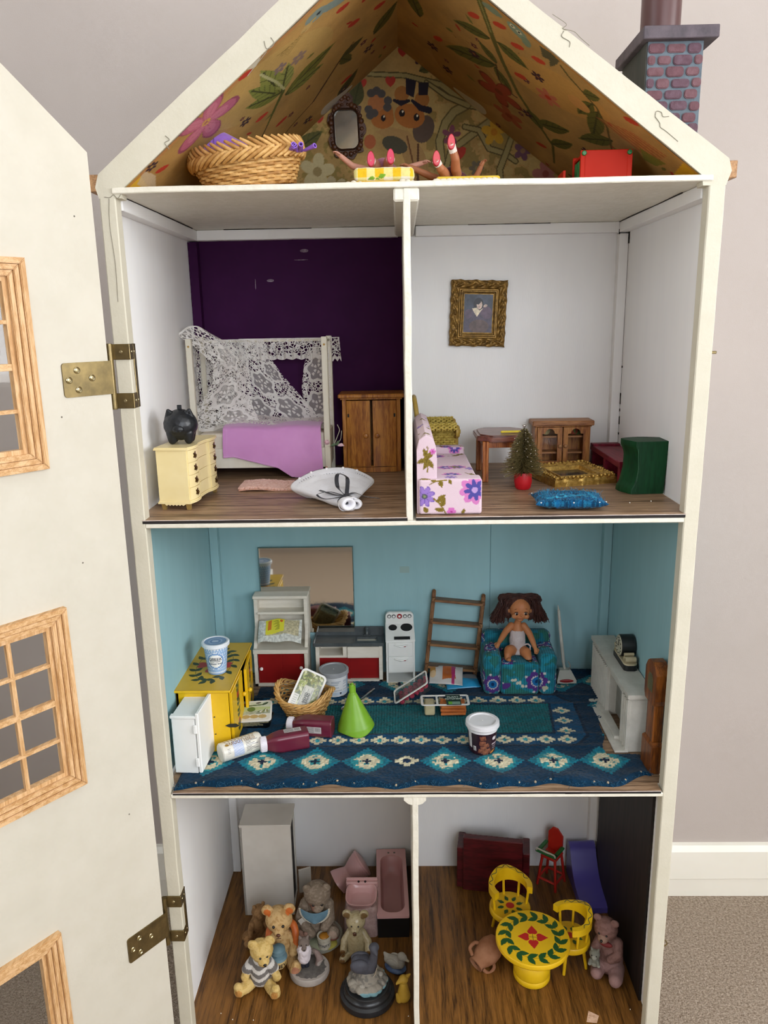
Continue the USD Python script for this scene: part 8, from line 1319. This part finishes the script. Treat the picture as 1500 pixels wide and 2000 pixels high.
rimb = obj('bead', tube([(x, -.5, z) for x, z in inner_.buffer(.08).exterior.coords[:-1]], .12, 6, True), mat('bead_brown', '2c170c', .35), AM, 50); obj('glass', poly3(inner_.buffer(.1), -.3, -.2, 'y'), mat('old_mirror', ('a9aaa2', 'd2d2ca'), .12, metal=1, vscale=18), AM)
# two cushions used as beds
ging = mat('gingham', 'ffffff', .9, .1, vcol=True, vary=.08, vscale=300, sheen=.2)
def mattress(name, label, loc, w, d, h, rot=0, printed=True):
    M_ = thing(name, label, 'mattress', loc, rot)
    def pg(P):
        s = .95; a, b = np.floor(P.x/s) % 2, np.floor(P.y/s) % 2; P.put((a == 1) | (b == 1), 'd9cf86'); P.put((a == 1) & (b == 1), 'd9b022'); P.put((a == 0) & (b == 0), 'dcd8c8')
        if printed: [P.leaf(-1.0+.2*k, h*.45+.0*P.y[0], .9, .25, a_, '6d9a2c') for k, a_ in ((0, 200), (1, -70), (2, 20))]
    mm, cc = fabric(bumpy(refine(rbox(-w/2, w/2, -d/2, d/2, .55, h, .5), .3), .08, 1.2), .16, {'x': pg, 'y': pg, 'z': pg}, 'd9c14a'); obj('cover', mm, ging, M_, True, col=cc); obj('underside', rbox(-w/2+.1, w/2-.1, -d/2+.1, d/2, .05, .62, .25), mat('yellow_cloth', ('c79a16', 'd8ad22'), .8, vscale=60), M_, 40)
    [obj('fringe', bumpy(ball(x, -d/2-.1, .28+.1*k, .3, 2, (1.1, .8, .8)), .06, 3, i), mat('cotton_fringe', 'd2cbb8', .9), M_, 50) for i, (x, k) in enumerate([(-w/2-.6, 0), (-w/2, 1), (-w/2+.7, 0), (w/2-1.3, 2), (w/2-.7, 1), (w/2-.2, 0)])]; return M_
mattress('gingham_mattress', 'thick yellow gingham mattress with a leaf print under the left doll', (-2.75, 7.0, ZA+.05), 6.6, 7.5, 2.0); 
ML2 = thing('yellow_mattress', 'thin plain yellow mattress with cream fringe under the right doll', 'mattress', (6.2, 6.4, ZA+.05)); obj('pad', rbox(-3.3, 3.6, -4, 4, 0, .75, .3), mat('yellow_cloth2', ('c9a82e', 'd8bb48'), .8, vscale=60), ML2, 40); obj('fringe', join(*[bumpy(ball(-3.2+.62*i, -4.0, .3, .32, 2, (1.3, .7, .7)), .08, 3, i) for i in range(11)]), mat('cotton_fringe', 'd2cbb8', .9), ML2, 50)
# two dolls lying on their backs, soles towards the front
dsk = mat('doll_skin_tan', ('9a6040', 'a96e4c'), .5, .3, vscale=25, sub=.15); dsp = mat('doll_skin_pink', ('b8806c', 'c68f7c'), .5, .3, vscale=25, sub=.15)
def lying_doll(name, label, loc, sk, hair, legs, arms, dress, sole):
    L_ = thing(name, label, 'doll', loc)
    ch = [[(0, 1.0, .9, .95), (0, 3.2, 1.0, .95), (0, 4.0, 1.0, .5), (0, 4.5, 1.1, .45)]]+[[(sx*.55, .9, .9, .62), *[(x, y, z, r) for (x, y, z), r in zip(lg, (.55, .46, .4))]] for sx, lg in zip((-1, 1), legs)]+[[(sx*.9, 3.4, 1.1, .45), *[(x, y, z, r) for (x, y, z), r in zip(am, (.42, .36, .28))]] for sx, am in zip((-1, 1), arms)]
    for sx, am in zip((-1, 1), arms): a, b = np.array(am[-2]), np.array(am[-1]); ch += [[(*(np.array([q[0], q[1], q[2]])), q[3]*.72) for q in c] for c in hand(b, b-a, (0, 0, 1), sx, .1)]
    obj('body', body(ch, .14, 5, [(0, 5.6, 1.4, 1.25, 1.25, 1.25), (0, 5.5, 2.6, .2, .2, .25), (0, 5.0, 2.45, .5, .4, .2)]), sk, L_, True)
    for s in (-1, 1): obj('eye', ball(s*.45, 5.7, 2.5, .16, 1), ink, L_)
    obj('mouth', ball(0, 5.1, 2.62, .14, 1, (1.6, .6, .5)), mat('doll_lips', '', .4), L_)
    obj('hair', bumpy(body([], .2, 3, [(0, 6.2, 1.5, 1.55, 1.1, 1.45), (-1.2, 5.4, 1.1, .7, 1.0, .9), (1.2, 5.4, 1.1, .7, 1.0, .9)]), .15, 2.2, 3), hair, L_, True)
    dr_ = bumpy(body([[(0, .7, 1.0, 1.2), (0, 3.3, 1.05, 1.08)]], .16, 3, [(0, .4, .9, 1.6, .7, .8)]), .08, 2, 4); obj('dress', dr_, dress, L_, True)
    for lg in legs:
        a, b = np.array(lg[-2]), np.array(lg[-1]); d = (b-a)/np.linalg.norm(b-a); obj('sock', tube([a+d*.05*0+(b-a)*.45, b+d*.1], [.44, .46], 12), mat('sock_white', 'd0c6bc', .9), L_, 40)
        n = np.array([0, -1, .12]); n /= np.linalg.norm(n); R = np.eye(4); R[:3, 2] = n; x_ = np.array([1, 0, 0.0]); R[:3, 0] = x_; R[:3, 1] = np.cross(n, x_)*-1; R[:3, 1] = np.cross(R[:3, 2], R[:3, 0]); R[:3, 3] = b+[0, -.25, .25]
        so = loft([[(p[0]*k, p[1]*k*-1, z) for p in [(.42*math.cos(t)*(1+.12*math.sin(t)), .82*math.sin(t)) for t in np.linspace(0, 6.283, 28, endpoint=False)]] for k, z in ((.9, -.45), (1, -.3), (1, 0), (.9, .06))]); so.apply_transform(R); so.invert() if so.volume < 0 else None; sh_ = obj('shoe', so, mat('shoe_red', ('9a1626', 'b32436'), .4, .5, vscale=30), L_, 40)
        s2 = loft([[(p[0]*.82, -p[1]*.86, z) for p in [(.42*math.cos(t)*(1+.12*math.sin(t)), .82*math.sin(t)) for t in np.linspace(0, 6.283, 28, endpoint=False)]] for z in (.05, .1)]); s2.apply_transform(R); s2.invert() if s2.volume < 0 else None; obj('sole', s2, sole, sh_, 40)
    return L_
lying_doll('pink_doll', 'doll in pink lying on the gingham mattress with arms spread, soles showing', (-2.9, 7.6, ZA+1.7), dsp, mat('doll_hair_blonde', ('7d5a3c', '94704c'), .6, vscale=90), [[(-.9, -1.2, 1.2), (-1.1, -2.6, 1.2), (-1.25, -3.6, 1.0)], [(.6, -1.2, 1.3), (.75, -2.6, 1.4), (.9, -3.6, 1.2)]], [[(-2.2, 3.0, 1.4), (-3.6, 2.4, 1.7), (-4.9, 2.0, 2.7)], [(2.2, 2.9, 1.2), (3.4, 2.4, 1.5), (4.5, 2.2, 1.8)]], mat('dress_rose', ('7d4658', '95586a'), .8, vscale=60, sheen=.2), mat('sole_pink', 'c23a56', .45))
lying_doll('red_dress_doll', 'doll in a dark red dress lying on the thin yellow mattress, one leg kicked up', (5.0, 6.9, ZA+.55), dsk, mat('doll_hair_dark', ('4a2a1c', '5d3826'), .6, vscale=90), [[(-1.1, -1.2, 1.2), (-1.5, -2.2, 1.4), (-2.0, -2.7, 2.1)], [(.2, -1.2, 1.6), (.1, -2.2, 2.4), (-.4, -2.8, 3.7)]], [[(-2.2, 2.8, 1.4), (-3.8, 2.2, 2.0), (-5.0, 1.8, 2.4)], [(2.0, 2.8, 1.0), (2.8, 2.4, 1.2), (3.3, 2.0, 2.2)]], mat('dress_wine', ('35070e', '4a0f18'), .8, vscale=60, sheen=.2), mat('sole_rose', 'c24a52', .45))
# red and green toy chest
RC = thing('toy_chest', 'red plastic toy chest with ribbed green side and green pegs, attic right', 'toy chest', (22.0, 8.4, ZA+.05), -1)
rdp = mat('chest_red', ('b3230f', 'c22c16'), .6, .2, vscale=10); gdp = mat('chest_green', ('1a6a30', '22803c'), .4, .5, vscale=10)
obj('front', join(box(-2.85, 2.85, -2.3, -1.9, 0, 3.75, .08), box(-2.85, -2.35, -2.42, -2.2, 0, 3.7, .06), box(2.3, 2.85, -2.42, -2.2, 0, 3.7, .06)), rdp, RC); obj('back', box(-2.85, 2.85, 1.9, 2.3, 0, 3.75, .08), rdp, RC); obj('lid', box(-2.7, 2.7, -2.0, 2.0, 3.1, 3.4, .05), rdp, RC)
for s in (-1, 1):
    sd = obj('side', hull([(s*2.55, -2.0, 0), (s*2.55, 2.0, 0), (s*2.55, -2.0, 3.1), (s*2.55, 2.0, 2.9), (s*2.35, -2.0, 0), (s*2.35, 2.0, 0), (s*2.35, -2.0, 3.1), (s*2.35, 2.0, 2.9)]), gdp, RC)
    for k in range(11): obj('ridge', box(*sorted((s*2.52, s*2.66)), -1.9+k*.36, -1.74+k*.36, .05, 2.95, .03), gdp, sd)
    obj('peg', xf(lathe([(0, .3), (.2, .28), (.27, .2), (.27, 0)], 20), (s*2.5, -2.35, 3.4), (90, 0, 0)), gdp, RC, 40)
obj('side_fin', box(-4.3, -4.0, 0, 3.4, 0, 2.1, .05), rdp, RC)
